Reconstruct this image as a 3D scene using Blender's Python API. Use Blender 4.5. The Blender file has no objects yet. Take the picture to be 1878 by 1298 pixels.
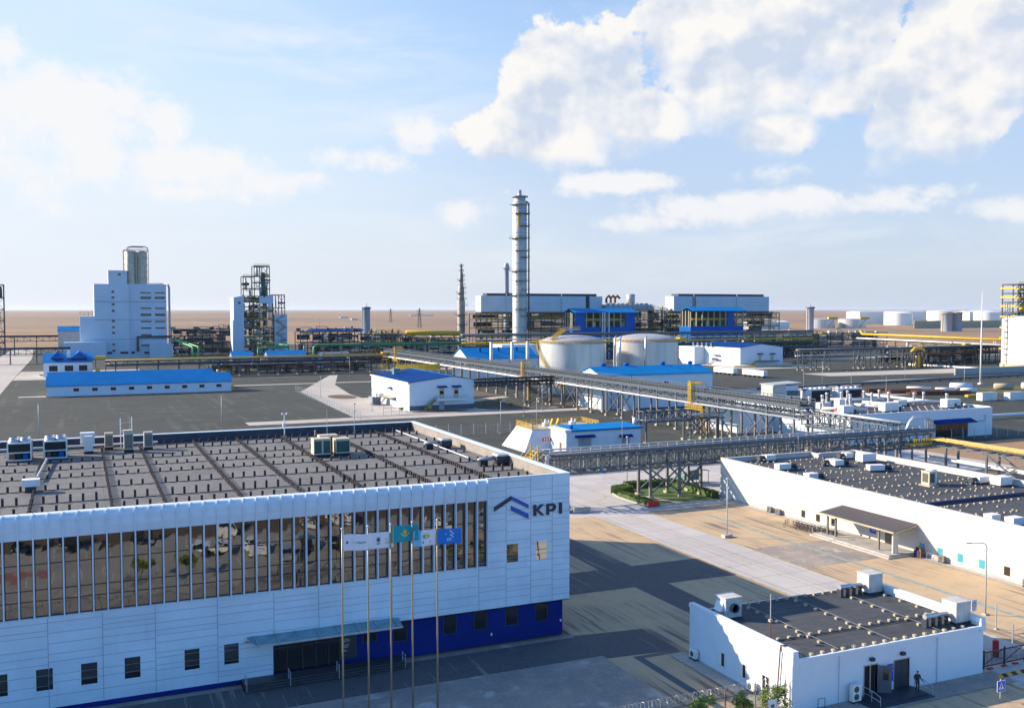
import bpy, math, random
from mathutils import Vector, Matrix
random.seed(7)
SC = bpy.context.scene
COL = SC.collection
# ------------------------------------------------------------------ camera
CAM_H = 32.0
HEAD = math.radians(24.0)                 # camera heading, clockwise from +Y
cam = bpy.data.cameras.new("camera")
cam.sensor_width = 36.0
cam.lens = 36.0 * 1792.0 / 1878.0
cam.clip_start = 0.5
cam.clip_end = 80000.0
camo = bpy.data.objects.new("camera", cam)
COL.objects.link(camo)
camo.location = (0, 0, CAM_H)
camo.rotation_euler = (math.radians(90.0) - math.atan(81.7 / 1792.0), 0, -HEAD)
SC.camera = camo
# ------------------------------------------------------------------ sun and exposure
SUN_EL = math.radians(25.0)
SUNV = Vector((-0.743, 0.519, 0.4226)).normalized()
sl = bpy.data.lights.new("sun", 'SUN')
sl.energy = 4.8
sl.angle = math.radians(0.55)
sl.color = (1.0, 0.82, 0.61)
so = bpy.data.objects.new("sun", sl)
COL.objects.link(so)
so.rotation_euler = (-SUNV).to_track_quat('-Z', 'Y').to_euler()
SC.view_settings.view_transform = 'Standard'
SC.view_settings.look = 'None'
SC.view_settings.exposure = 1.0
SC.view_settings.gamma = 1.0
SC.view_settings.use_curve_mapping = False
SC.render.engine = 'CYCLES'
SC.cycles.use_denoising = True
SC.cycles.max_bounces = 6
HAZE = 2.0e-5
SC.cycles.transparent_max_bounces = 8
# ------------------------------------------------------------------ sky
W = bpy.data.worlds.new("World")
SC.world = W
W.use_nodes = True
nt = W.node_tree
nt.nodes.clear()


class NG:
    """tiny helper to write node maths as expressions"""
    def __init__(s, tree): s.t = tree
    def node(s, typ, **kw):
        n = s.t.nodes.new(typ)
        for k, v in kw.items(): setattr(n, k, v)
        return n
    def put(s, sock, v):
        if hasattr(v, 'is_output'): s.t.links.new(v, sock)
        else: sock.default_value = v
    def math(s, op, a, b=None, c=None, clamp=False):
        n = s.node('ShaderNodeMath', operation=op, use_clamp=clamp)
        s.put(n.inputs[0], a)
        if b is not None: s.put(n.inputs[1], b)
        if c is not None: s.put(n.inputs[2], c)
        return n.outputs[0]
    def smooth(s, v, lo, hi, to0=0.0, to1=1.0):
        n = s.node('ShaderNodeMapRange', interpolation_type='SMOOTHSTEP')
        s.put(n.inputs[0], v); s.put(n.inputs[1], lo); s.put(n.inputs[2], hi)
        s.put(n.inputs[3], to0); s.put(n.inputs[4], to1)
        return n.outputs[0]
    def combine(s, x, y, z):
        n = s.node('ShaderNodeCombineXYZ')
        s.put(n.inputs[0], x); s.put(n.inputs[1], y); s.put(n.inputs[2], z)
        return n.outputs[0]
    def noise(s, vec, scale, detail=6, rough=0.55, dist=0.0, lac=2.0):
        n = s.node('ShaderNodeTexNoise')
        s.put(n.inputs['Vector'], vec); s.put(n.inputs['Scale'], scale)
        s.put(n.inputs['Detail'], detail); s.put(n.inputs['Roughness'], rough)
        s.put(n.inputs['Distortion'], dist); s.put(n.inputs['Lacunarity'], lac)
        return n.outputs['Fac']
    def mixc(s, f, a, b, mode='MIX'):
        n = s.node('ShaderNodeMix', data_type='RGBA', blend_type=mode)
        s.put(n.inputs[0], f)
        s.put(n.inputs[6], a if hasattr(a, 'is_output') else (*a, 1) if len(a) == 3 else a)
        s.put(n.inputs[7], b if hasattr(b, 'is_output') else (*b, 1) if len(b) == 3 else b)
        return n.outputs[2]


g = NG(nt)
sky = g.node('ShaderNodeTexSky', sky_type='NISHITA', sun_disc=False)
sky.sun_elevation = SUN_EL
sky.sun_rotation = math.atan2(SUNV.x, SUNV.y)
sky.altitude = 0
sky.air_density = 1.0
sky.dust_density = 0.6
sky.ozone_density = 2.0
tc = g.node('ShaderNodeTexCoord')
sep = g.node('ShaderNodeSeparateXYZ')
nt.links.new(tc.outputs['Generated'], sep.inputs[0])
dx, dy, dz = sep.outputs
# azimuth measured from compass heading 24 degrees, and elevation, both in radians
az = g.math('SUBTRACT', g.math('ARCTAN2', dx, dy), HEAD)
el = g.math('ARCSINE', g.math('MAXIMUM', g.math('MINIMUM', dz, 0.999), -0.999))
uv = g.combine(az, el, 0.0)


def px_az(px): return math.atan((px - 939.0) / 1792.0)
def px_el(py): return math.atan((567.3 - py) / 1792.0)


def cloud_field(vec, blobs):
    tot = None
    for (px, py, sx, sy, amp) in blobs:
        m = g.node('ShaderNodeMapping')
        su, sv = sx / 1792.0, sy / 1792.0
        g.put(m.inputs['Vector'], vec)
        m.inputs['Location'].default_value = (-px_az(px) / su, -px_el(py) / sv, 0)
        m.inputs['Scale'].default_value = (1 / su, 1 / sv, 1)
        L = g.node('ShaderNodeVectorMath', operation='LENGTH')
        nt.links.new(m.outputs[0], L.inputs[0])
        b = g.smooth(L.outputs['Value'], 0.1, 1.9, amp, 0.0)
        tot = b if tot is None else g.math('MAXIMUM', tot, b)
    return tot


CUMULUS = [(1000, 165, 80, 95, 1.1), (1095, 165, 100, 100, 1.0), (985, 250, 150, 62, 1.0), (1170, 215, 110, 60, .9), (1280, 55, 110, 120, 1.0),
           (1450, 55, 190, 120, 1.2), (1360, 140, 170, 95, 1.05), (1600, 45, 100, 100, .85), (1770, 100, 120, 130, 1.2),
           (1710, 215, 110, 100, 1.15), (1560, 190, 120, 55, .8), (1412, 250, 80, 44, .78),
           (1870, 70, 110, 130, 1.0)]
SOFT = [(775, 258, 60, 46, .95), (680, 300, 120, 32, .9), (150, 225, 190, 60, .85), (60, 300, 140, 85, .8), (230, 200, 110, 45, .7), (310, 230, 55, 50, .8), (20, 150, 35, 40, .6), (170, 330, 160, 60, .6),
        (370, 320, 150, 40, .7), (560, 345, 150, 32, .7), (1310, 385, 130, 32, .82), (1480, 378, 80, 26, .75), (1600, 385, 150, 24, .65),
        (1130, 338, 170, 20, .75), (1000, 355, 120, 16, .6), (860, 385, 70, 34, .65), (1850, 405, 90, 26, .7), (1190, 412, 110, 18, .62), (1720, 370, 70, 18, .65), (300, 365, 200, 25, .55), (1320, 330, 200, 20, .5)]
WISPS = [(560, 120, 260, 55, 1.0), (720, 85, 170, 35, .6), (740, 215, 240, 45, .7), (1220, 30, 220, 25, .5), (1190, 85, 60, 30, .6), (480, 400, 460, 80, .5), (250, 60, 300, 80, .35), (150, 420, 300, 60, .5), (1500, 440, 450, 50, .55), (1080, 475, 400, 45, .5)]
VEIL = [(1280, 290, 440, 120, .95), (1650, 300, 420, 110, .95), (1780, 180, 220, 170, .55), (1000, 330, 260, 60, .5), (1500, 130, 420, 120, .5)]
vstretch = g.combine(az, g.math('MULTIPLY', el, 1.12), 3.7)
n_big = g.noise(vstretch, 11.0, 12, 0.66, 0.12)
n_fine = g.noise(vstretch, 46.0, 6, 0.6, 0.0)
def density(field, nb, nf, k, kf=0.55):
    d = g.math('ADD', field, g.math('MULTIPLY', g.math('SUBTRACT', nb, 0.5), k))
    return g.math('ADD', d, g.math('MULTIPLY', g.math('SUBTRACT', nf, 0.5), kf))
def shifted(v, d):
    off = g.node('ShaderNodeVectorMath', operation='ADD')
    g.put(off.inputs[0], v); off.inputs[1].default_value = d
    return off.outputs[0]
fieldc = cloud_field(uv, CUMULUS)
dens = density(fieldc, n_big, n_fine, 1.75)
dens2 = density(cloud_field(uv, SOFT), n_big, n_fine, 2.3, .45)
# the flat shaded undersides dissolve into the haze, the tops stay crisp
above = cloud_field(shifted(uv, (0.006, 0.030, 0)), CUMULUS)
under = g.smooth(g.math('SUBTRACT', above, fieldc), 0.06, 0.42)
crisp = g.smooth(dens, 0.40, 0.56)
softm = g.smooth(dens, 0.25, 1.15)
cmask = g.math('ADD', g.math('MULTIPLY', crisp, g.math('SUBTRACT', 1.0, under)), g.math('MULTIPLY', softm, under))
smask = g.math('MULTIPLY', g.smooth(dens2, 0.36, 0.85), 0.92)
# light side of each billow: compare with the density a little way towards the sun (left and up)
m0 = g.noise(vstretch, 11.0, 4, 0.5, 0.12); m1 = g.noise(shifted(vstretch, (-0.020, 0.026, 0)), 11.0, 4, 0.5, 0.12)
k0 = g.noise(vstretch, 30.0, 5, 0.5, 0.0); k1 = g.noise(shifted(vstretch, (-0.006, 0.009, 0)), 30.0, 5, 0.5, 0.0)
lit = g.math('ADD', 0.50, g.math('MULTIPLY', g.math('SUBTRACT', m0, m1), 4.6))
lit = g.math('ADD', lit, g.math('MULTIPLY', g.math('SUBTRACT', k0, k1), 1.7))
lit = g.math('ADD', lit, g.smooth(dens, 1.0, 0.45, 0.0, 0.30))
lit = g.math('SUBTRACT', lit, g.math('MULTIPLY', under, 0.5), clamp=True)
cl_col = g.mixc(lit, (0.66, 0.745, 0.90), (1.03, 1.01, 0.985))
# thin high cloud
wv = g.combine(az, g.math('MULTIPLY', el, 4.2), 9.1)
n_w = g.noise(wv, 7.0, 8, 0.62, 0.4)
wisp = g.math('MULTIPLY', cloud_field(uv, WISPS), g.smooth(n_w, 0.32, 0.74))
veil = g.math('MULTIPLY', cloud_field(uv, VEIL), g.smooth(g.noise(wv, 3.1, 5, 0.5, 0.2), 0.25, 0.75, 0.45, 0.95))
# general cover away from the view, so the sky light is that of a half cloudy sky
gen = g.smooth(g.noise(vstretch, 3.0, 6, 0.6), 0.55, 0.72, 0.0, 0.75)
outside = g.smooth(g.math('ABSOLUTE', az), 0.6, 0.8)
gen = g.math('MULTIPLY', gen, outside)

bg_sky = g.node('ShaderNodeBackground')
SKY_STRENGTH = 0.10
# haze towards the horizon, brighter on the sun's side
hz = g.smooth(el, 0.0, 0.30, 1.0, 0.0)
sun_side = g.smooth(az, 0.45, -0.6)
hz_col = g.mixc(sun_side, (3.0, 3.35, 4.0), (4.15, 4.35, 4.75))
tint = g.mixc(1.0, sky.outputs[0], (0.86, 1.0, 1.16), 'MULTIPLY')
pale = g.mixc(g.smooth(az, 0.30, -0.55, 0.10, 0.72), tint, (3.75, 4.35, 4.95))
sky_col = g.mixc(g.math('MULTIPLY', hz, 0.92), pale, hz_col)
sky_col = g.mixc(g.math('MULTIPLY', veil, 0.85), sky_col, (2.6, 3.25, 4.4))
sky_col = g.mixc(g.math('MULTIPLY', wisp, 0.85), sky_col, (4.4, 4.6, 4.85))
cs = g.node('ShaderNodeVectorMath', operation='SCALE')
nt.links.new(cl_col, cs.inputs[0]); cs.inputs['Scale'].default_value = 4.75
far = g.smooth(el, 0.0, 0.13, 0.55, 1.0)
sky_col = g.mixc(g.math('MULTIPLY', smask, far), sky_col, (4.75, 4.72, 4.75))
sky_col = g.mixc(g.math('MULTIPLY', cmask, far), sky_col, cs.outputs[0])
away = g.smooth(g.math('ABSOLUTE', az), 0.62, 1.25)
sky_col = g.mixc(away, sky_col, g.mixc(1.0, sky.outputs[0], (0.58, 0.99, 1.43), 'MULTIPLY'))
sky_col = g.mixc(g.math('MULTIPLY', gen, 0.25), sky_col, (3.9, 4.1, 4.5))
nt.links.new(sky_col, bg_sky.inputs['Color'])
bg_sky.inputs['Strength'].default_value = SKY_STRENGTH
wo = g.node('ShaderNodeOutputWorld')
nt.links.new(bg_sky.outputs[0], wo.inputs[0])


# ------------------------------------------------------------------ mesh helpers
ORG = {}


class MB:
    def __init__(s): s.v = []; s.f = []; s.m = []
    def add(s, vs, fs, mi=0):
        o = len(s.v); s.v += [tuple(p) for p in vs]
        for f in fs: s.f.append(tuple(o + i for i in f)); s.m.append(mi)
        return s
    def box(s, x0, y0, z0, x1, y1, z1, mi=0):
        if x0 > x1: x0, x1 = x1, x0
        if y0 > y1: y0, y1 = y1, y0
        if z0 > z1: z0, z1 = z1, z0
        return s.add([(x0, y0, z0), (x1, y0, z0), (x1, y1, z0), (x0, y1, z0), (x0, y0, z1), (x1, y0, z1), (x1, y1, z1), (x0, y1, z1)],
                     [(0, 3, 2, 1), (4, 5, 6, 7), (0, 1, 5, 4), (1, 2, 6, 5), (2, 3, 7, 6), (3, 0, 4, 7)], mi)
    def cbox(s, x, y, z, w, d, h, mi=0): return s.box(x - w / 2, y - d / 2, z, x + w / 2, y + d / 2, z + h, mi)
    def bar(s, p, q, w, h=None, mi=0):
        h = h or w; p = Vector(p); q = Vector(q); t = (q - p)
        if t.length < 1e-6: return s
        t.normalize()
        a = t.cross(Vector((0, 0, 1)))
        if a.length < 1e-4: a = Vector((1, 0, 0))
        a.normalize(); b = a.cross(t).normalized()
        a *= w / 2; b *= h / 2
        return s.add([p - a - b, p + a - b, p + a + b, p - a + b, q - a - b, q + a - b, q + a + b, q - a + b],
                     [(0, 1, 2, 3), (7, 6, 5, 4), (0, 4, 5, 1), (1, 5, 6, 2), (2, 6, 7, 3), (3, 7, 4, 0)], mi)
    def pipe(s, pts, r, n=8, mi=0, cap=True):
        P = [Vector(p) for p in pts]
        o = len(s.v); k = len(P); up = None
        for i in range(k):
            if i == 0: t = (P[1] - P[0]).normalized(); sc = 1
            elif i == k - 1: t = (P[-1] - P[-2]).normalized(); sc = 1
            else:
                t1 = (P[i] - P[i - 1]).normalized(); t2 = (P[i + 1] - P[i]).normalized()
                t = (t1 + t2)
                t = t.normalized() if t.length > 1e-5 else t1
                sc = 1
            if up is None:
                up = Vector((0, 0, 1)) if abs(t.z) < .9 else Vector((1, 0, 0))
            a = t.cross(up)
            if a.length < 1e-3: a = t.cross(Vector((0, 1, 0)))
            a.normalize(); b = a.cross(t).normalized(); up = b
            rr = r[i] if isinstance(r, (list, tuple)) else r
            for j in range(n):
                c = 2 * math.pi * j / n
                s.v.append(tuple(P[i] + a * (rr * math.cos(c)) + b * (rr * math.sin(c))))
        for i in range(k - 1):
            for j in range(n):
                s.f.append((o + i * n + j, o + i * n + (j + 1) % n, o + (i + 1) * n + (j + 1) % n, o + (i + 1) * n + j)); s.m.append(mi)
        if cap:
            s.f.append(tuple(o + j for j in reversed(range(n)))); s.m.append(mi)
            s.f.append(tuple(o + (k - 1) * n + j for j in range(n))); s.m.append(mi)
        return s
    def lathe(s, prof, cx, cy, n=24, mi=0, a0=0.0, a1=2 * math.pi):
        o = len(s.v); full = abs(a1 - a0 - 2 * math.pi) < 1e-6
        cols = n if full else n + 1
        for (r, z) in prof:
            for j in range(cols):
                c = a0 + (a1 - a0) * j / n
                s.v.append((cx + r * math.cos(c), cy + r * math.sin(c), z))
        for i in range(len(prof) - 1):
            for j in range(n):
                j2 = (j + 1) % cols
                s.f.append((o + i * cols + j, o + i * cols + j2, o + (i + 1) * cols + j2, o + (i + 1) * cols + j)); s.m.append(mi)
        return s
    def prism(s, poly, axis, a0, a1, mi=0):
        """poly: 2-D outline; axis 'x' -> (y,z), 'y' -> (x,z), 'z' -> (x,y)"""
        k = len(poly)
        def P(u, v, a): return (a, u, v) if axis == 'x' else (u, a, v) if axis == 'y' else (u, v, a)
        vs = [P(u, v, a0) for u, v in poly] + [P(u, v, a1) for u, v in poly]
        fs = [tuple(range(k)), tuple(reversed(range(k, 2 * k)))] + [(i, k + i, k + (i + 1) % k, (i + 1) % k) for i in range(k)]
        return s.add(vs, fs, mi)
    def ball(s, c, r, n=8, m=6, mi=0, sq=(1, 1, 1)):
        pr = []
        o = len(s.v)
        for i in range(m + 1):
            th = math.pi * i / m
            for j in range(n):
                ph = 2 * math.pi * j / n
                s.v.append((c[0] + r * sq[0] * math.sin(th) * math.cos(ph), c[1] + r * sq[1] * math.sin(th) * math.sin(ph), c[2] - r * sq[2] * math.cos(th)))
        for i in range(m):
            for j in range(n):
                s.f.append((o + i * n + j, o + i * n + (j + 1) % n, o + (i + 1) * n + (j + 1) % n, o + (i + 1) * n + j)); s.m.append(mi)
        return s
    def build(s, name, mats, parent=None, smooth=False, label=None, kind=None):
        if not isinstance(mats, (list, tuple)): mats = [mats]
        me = bpy.data.meshes.new(name)
        off_ = ORG.get(parent.as_pointer(), (0, 0, 0)) if parent else (0, 0, 0)
        me.from_pydata([(x - off_[0], y - off_[1], z - off_[2]) for x, y, z in s.v], [], s.f)
        for mm in mats: me.materials.append(mm)
        if len(mats) > 1: me.polygons.foreach_set('material_index', s.m)
        me.validate(); 
        import bmesh
        bm = bmesh.new(); bm.from_mesh(me); bmesh.ops.recalc_face_normals(bm, faces=bm.faces); bm.to_mesh(me); bm.free()
        if smooth: me.shade_smooth()
        me.update()
        o = bpy.data.objects.new(name, me); COL.objects.link(o)
        if parent: o.parent = parent; ORG[o.as_pointer()] = off_
        if label: o['label'] = label
        if kind: o['kind'] = kind
        return o


def tag(o, label=None, cat=None, group=None, kind=None):
    if label: o['label'] = label
    if cat: o['category'] = cat
    if group: o['group'] = group
    if kind: o['kind'] = kind
    return o


def thing(name, label, cat, loc=(0, 0, 0), group=None):
    o = bpy.data.objects.new(name, None); COL.objects.link(o)
    o.empty_display_size = 0.3
    o.location = loc; ORG[o.as_pointer()] = tuple(loc)
    return tag(o, label, cat, group)


KIDS = {}


def copy_tree(o, parent=None):
    c = o.copy(); COL.objects.link(c)
    if parent: c.parent = parent
    for ch in o.children: copy_tree(ch, c)
    return c


def again(src, loc, rz, label, group=None):
    c = copy_tree(src); c.location = loc; c.rotation_euler = (0, 0, rz)
    c['label'] = label
    if group: c['group'] = group
    return c


# ------------------------------------------------------------------ materials
def mat(name, col,  rough=0.6, metal=0.0, var=0.12, scale=0.6, col2=None, bump=0.0, bscale=8.0, stretch=(1, 1, 1), fine=0.0, spec=0.5, panels=None, streak=0.0, streak_col=(.25, .22, .2)):
    m = bpy.data.materials.new(name); m.use_nodes = True
    t = m.node_tree; b = t.nodes['Principled BSDF']; q = NG(t)
    b.inputs['Roughness'].default_value = rough; b.inputs['Metallic'].default_value = metal
    b.inputs['Specular IOR Level'].default_value = spec
    tcx = q.node('ShaderNodeTexCoord'); vec = tcx.outputs['Object']
    if stretch != (1, 1, 1):
        mp = q.node('ShaderNodeMapping'); t.links.new(vec, mp.inputs[0]); mp.inputs['Scale'].default_value = stretch; vec = mp.outputs[0]
    c2 = col2 if col2 else tuple(max(0, c * (1 - var * 2)) for c in col)
    n1 = q.noise(vec, scale, 6, 0.6)
    out = q.mixc(q.smooth(n1, 0.3, 0.7), col, c2)
    if fine:
        n2 = q.noise(tcx.outputs['Object'], 9.0, 3, 0.7)
        out = q.mixc(q.math('MULTIPLY', q.smooth(n2, 0.35, 0.65), fine), out, tuple(c * 0.45 for c in col))
    if streak:
        mp = q.node('ShaderNodeMapping'); t.links.new(tcx.outputs['Object'], mp.inputs[0]); mp.inputs['Scale'].default_value = (1.3, 1.3, 0.09)
        n3 = q.noise(mp.outputs[0], 1.6, 6, 0.65)
        out = q.mixc(q.math('MULTIPLY', q.smooth(n3, 0.52, 0.75), streak), out, streak_col)
    if panels:
        sx = q.node('ShaderNodeSeparateXYZ'); t.links.new(tcx.outputs['Object'], sx.inputs[0])
        br = q.node('ShaderNodeTexBrick'); t.links.new(q.combine(sx.outputs[0], sx.outputs[2], 0.0), br.inputs['Vector'])
        br.inputs['Scale'].default_value = 1.0; br.inputs['Brick Width'].default_value = panels[0]; br.inputs['Row Height'].default_value = panels[1]; br.inputs['Mortar Size'].default_value = 0.0
        br.inputs['Color1'].default_value = (1, 1, 1, 1); br.inputs['Color2'].default_value = (.90, .92, .94, 1); br.inputs['Mortar'].default_value = (.95, .96, .97, 1)
        out = q.mixc(1.0, out, br.outputs['Color'], 'MULTIPLY')
    t.links.new(out, b.inputs['Base Color'])
    if bump:
        n4 = q.noise(tcx.outputs['Object'], bscale, 5, 0.6)
        bp = q.node('ShaderNodeBump'); bp.inputs['Strength'].default_value = bump; bp.inputs['Distance'].default_value = 0.05
        t.links.new(n4, bp.inputs['Height']); t.links.new(bp.outputs[0], b.inputs['Normal'])
    return m


MT = {}
MT['panel'] = mat('white_panel', (.66, .76, .84), .38, var=.06, scale=.25, streak=.20, streak_col=(.45, .46, .48), bump=.02, bscale=.8, panels=(3.85, 1.05))
MT['seam'] = mat('panel_seam', (.22, .25, .30), .7, var=.05)
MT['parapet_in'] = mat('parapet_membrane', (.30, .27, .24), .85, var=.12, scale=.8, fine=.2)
MT['roof'] = mat('roof_felt', (.22, .20, .185), .92, var=.16, scale=.35, fine=.35, bump=.25)
MT['roof_dark'] = mat('bitumen_roof', (.066, .070, .078), .9, var=.18, scale=.3, fine=.35, bump=.2)
MT['post'] = mat('rubber_post', (.045, .035, .04), .8, var=.1)
MT['warmgrey'] = mat('weathered_insulation', (.36, .31, .28), .6, metal=.1, var=.2, scale=.8)
MT['hallwall'] = mat('pale_blue_cladding', (.46, .555, .63), .5, var=.06, scale=.1, streak=.15, streak_col=(.35, .38, .4))
MT['towerwall'] = mat('tower_cladding', (.52, .60, .69), .55, var=.05, scale=.1, streak=.2, streak_col=(.40, .42, .45))
MT['parapet_shade'] = mat('shaded_parapet_membrane', (.055, .06, .085), .8, var=.15, scale=.5)  # parapet membrane with the shade of the rear inner face in its colour
MT['cream'] = mat('cream_block', (.42, .37, .25), .85, var=.1, scale=3)
MT['render'] = mat('white_render', (.52, .505, .48), .8, var=.035, scale=.4, streak=.16, streak_col=(.55, .50, .43))
MT['plaster'] = mat('pale_plaster', (.66, .72, .77), .75, var=.03, scale=.5, streak=.12, streak_col=(.5, .5, .5))
MT['blue'] = mat('deep_blue_cladding', (.001, .020, .19), .7, var=.1, scale=.5, spec=.2)
MT['bluewall'] = mat('factory_blue_sheet', (.001, .115, .44), .7, var=.12, scale=.2, streak=.2, streak_col=(.002, .10, .36), spec=.08)
MT['skyblue'] = mat('sky_blue_roof', (.001, .18, .47), .7, var=.09, scale=.15, streak=.2, streak_col=(.004, .17, .40), spec=.06, stretch=(1, 1, 1))
MT['royal'] = mat('royal_blue_roof', (.001, .042, .20), .75, var=.08, scale=.2, spec=.04)
MT['darkglass'] = mat('dark_glass', (.018, .018, .022), .08, var=.1, spec=.8)
MT['teal_glass'] = mat('teal_canopy_glass', (.16, .33, .36), .2, var=.2, scale=.8)
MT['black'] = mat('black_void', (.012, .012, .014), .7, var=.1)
MT['steel'] = mat('grey_steel', (.105, .13, .16), .5, metal=.15, var=.14, scale=1.2)
MT['steel_dark'] = mat('dark_steel', (.035, .045, .06), .55, metal=.1, var=.15, scale=1.0)
MT['steel_warm'] = mat('concrete_coated_steel', (.19, .165, .145), .7, var=.15, scale=.8)
MT['galv'] = mat('galvanised_metal', (.52, .54, .56), .42, metal=.45, var=.12, scale=1.5)
MT['alu'] = mat('aluminium_cladding', (.50, .485, .46), .48, metal=.25, var=.12, scale=.5, stretch=(1, 1, 3))
MT['tankside'] = mat('tank_plate', (.60, .585, .56), .42, metal=.45, var=.14, scale=.35, stretch=(1, 1, .12))
MT['white'] = mat('white_paint', (.70, .70, .69), .5, var=.04, scale=.8, streak=.12, streak_col=(.5, .47, .43))
MT['pipewhite'] = mat('white_insulation', (.74, .72, .69), .55, metal=.1, var=.1, scale=1.4)
MT['yellow'] = mat('safety_yellow', (.62, .38, .012), .5, var=.12, scale=.8)
MT['green'] = mat('pipe_green', (.03, .36, .09), .45, var=.1)
MT['dkgreen'] = mat('dark_green_steel', (.02, .085, .075), .55, var=.2, scale=.6)
MT['navy'] = mat('navy_trim', (.03, .035, .09), .6, var=.1)
MT['beige'] = mat('beige_casing', (.55, .47, .35), .6, var=.06, scale=2)
MT['concrete'] = mat('pale_concrete', (.44, .42, .39), .85, var=.1, scale=1.0, fine=.15)
MT['brownroof'] = mat('brown_sheet_roof', (.115, .105, .115), .55, var=.1, stretch=(1, 6, 1), scale=2)
MT['leaf'] = mat('foliage', (.09, .15, .022), .6, var=.3, scale=2.0, col2=(.035, .065, .014))
MT['leafy'] = mat('young_foliage', (.21, .27, .035), .6, var=.3, scale=2.0, col2=(.10, .15, .022))
MT['bark'] = mat('bark', (.09, .065, .045), .9, var=.2, scale=4)
MT['hedge'] = mat('hedge_leaf', (.085, .15, .022), .65, var=.3, scale=2.5, col2=(.045, .085, .014))
MT['turf'] = mat('turf', (.075, .14, .022), .85, var=.25, scale=1.2, col2=(.05, .09, .016), fine=.4, bump=.5)
MT['red'] = mat('red_plastic', (.42, .022, .02), .45, var=.1)
MT['rust'] = mat('rusty_steel', (.20, .085, .05), .8, var=.25, scale=2)
MT['skin'] = mat('skin', (.46, .25, .17), .55, var=.06)
MT['uniform'] = mat('dark_uniform', (.018, .02, .03), .8, var=.15)
MT['logo_dark'] = mat('logo_navy', (.012, .018, .05), .4, var=.05)
MT['logo_blue'] = mat('logo_blue', (.012, .075, .38), .4, var=.05)
MT['sign_blue'] = mat('sign_blue', (.010, .09, .55), .4, var=.04)
MT['lamp'] = mat('lamp_pole', (.46, .48, .50), .45, metal=.3, var=.08)
MT['chimney'] = mat('white_chimney', (.66, .64, .64), .55, var=.1, streak=.2)
MT['silo'] = mat('silo_grey', (.36, .37, .42), .6, var=.1, streak=.2)
MT['tyre'] = mat('tyre_rubber', (.02, .02, .02), .85, var=.1)
MT['lens'] = mat('lamp_lens', (.75, .75, .7), .3, var=.02)


def mirror_glass():
    m = bpy.data.materials.new('bronze_mirror_glass'); m.use_nodes = True
    t = m.node_tree; b = t.nodes['Principled BSDF']; q = NG(t)
    b.inputs['Metallic'].default_value = 1.0
    b.inputs['Roughness'].default_value = 0.02
    b.inputs['Base Color'].default_value = (.20, .198, .182, 1)
    tcx = q.node('ShaderNodeTexCoord')
    n = q.noise(tcx.outputs['Object'], 0.55, 2, 0.4, 0.6)
    bp = q.node('ShaderNodeBump'); bp.inputs['Strength'].default_value = 0.16; bp.inputs['Distance'].default_value = 0.05
    t.links.new(n, bp.inputs['Height']); t.links.new(bp.outputs[0], b.inputs['Normal'])
    return m


MT['mirror'] = mirror_glass()


# ------------------------------------------------------------------ ground materials
def ground_mat(name, layers, rough=.9, speck=0.0, speck_col=(.03, .03, .03), slabs=None, slab_col=(.2, .19, .18), streak=None, bump=.3):
    """layers: list of (noise scale, lo, hi, colour); first entry is the base colour"""
    m = bpy.data.materials.new(name); m.use_nodes = True
    t = m.node_tree; b = t.nodes['Principled BSDF']; q = NG(t)
    b.inputs['Roughness'].default_value = rough; b.inputs['Specular IOR Level'].default_value = .25
    tcx = q.node('ShaderNodeTexCoord'); vec = tcx.outputs['Object']
    out = (*layers[0], 1)
    first = True
    for (sc, lo, hi, c) in layers[1:]:
        n = q.noise(vec, sc, 7, .62)
        out = q.mixc(q.smooth(n, lo, hi), layers[0] if first else out, c); first = False
    if streak:
        for (sx, sy, lo, hi, c, amt) in streak:
            mp = q.node('ShaderNodeMapping'); t.links.new(vec, mp.inputs[0]); mp.inputs['Scale'].default_value = (sx, sy, 1)
            n = q.noise(mp.outputs[0], 1.0, 5, .6, .15)
            pn = q.noise(vec, .07, 4, .5)
            out = q.mixc(q.math('MULTIPLY', q.math('MULTIPLY', q.smooth(n, lo, hi), q.smooth(pn, .4, .6)), amt), out, c)
    if slabs:
        br = q.node('ShaderNodeTexBrick'); t.links.new(vec, br.inputs['Vector'])
        br.offset = 0.0; br.inputs['Scale'].default_value = 1.0
        br.inputs['Brick Width'].default_value = slabs[0]; br.inputs['Row Height'].default_value = slabs[1]
        br.inputs['Mortar Size'].default_value = slabs[2]; br.inputs['Mortar Smooth'].default_value = .3
        br.inputs['Color1'].default_value = (1, 1, 1, 1); br.inputs['Color2'].default_value = (.90, .90, .91, 1); br.inputs['Mortar'].default_value = (*slab_col, 1)
        out = q.mixc(1.0, out, br.outputs['Color'], 'MULTIPLY')
    if speck:
        n = q.noise(vec, 3.2, 4, .8)
        out = q.mixc(q.math('MULTIPLY', q.smooth(n, .45, .62), speck), out, speck_col)
    t.links.new(out, b.inputs['Base Color'])
    if bump:
        n = q.noise(vec, 5.0, 4, .7)
        bp = q.node('ShaderNodeBump'); bp.inputs['Strength'].default_value = bump; bp.inputs['Distance'].default_value = .06
        t.links.new(n, bp.inputs['Height']); t.links.new(bp.outputs[0], b.inputs['Normal'])
    return m


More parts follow.
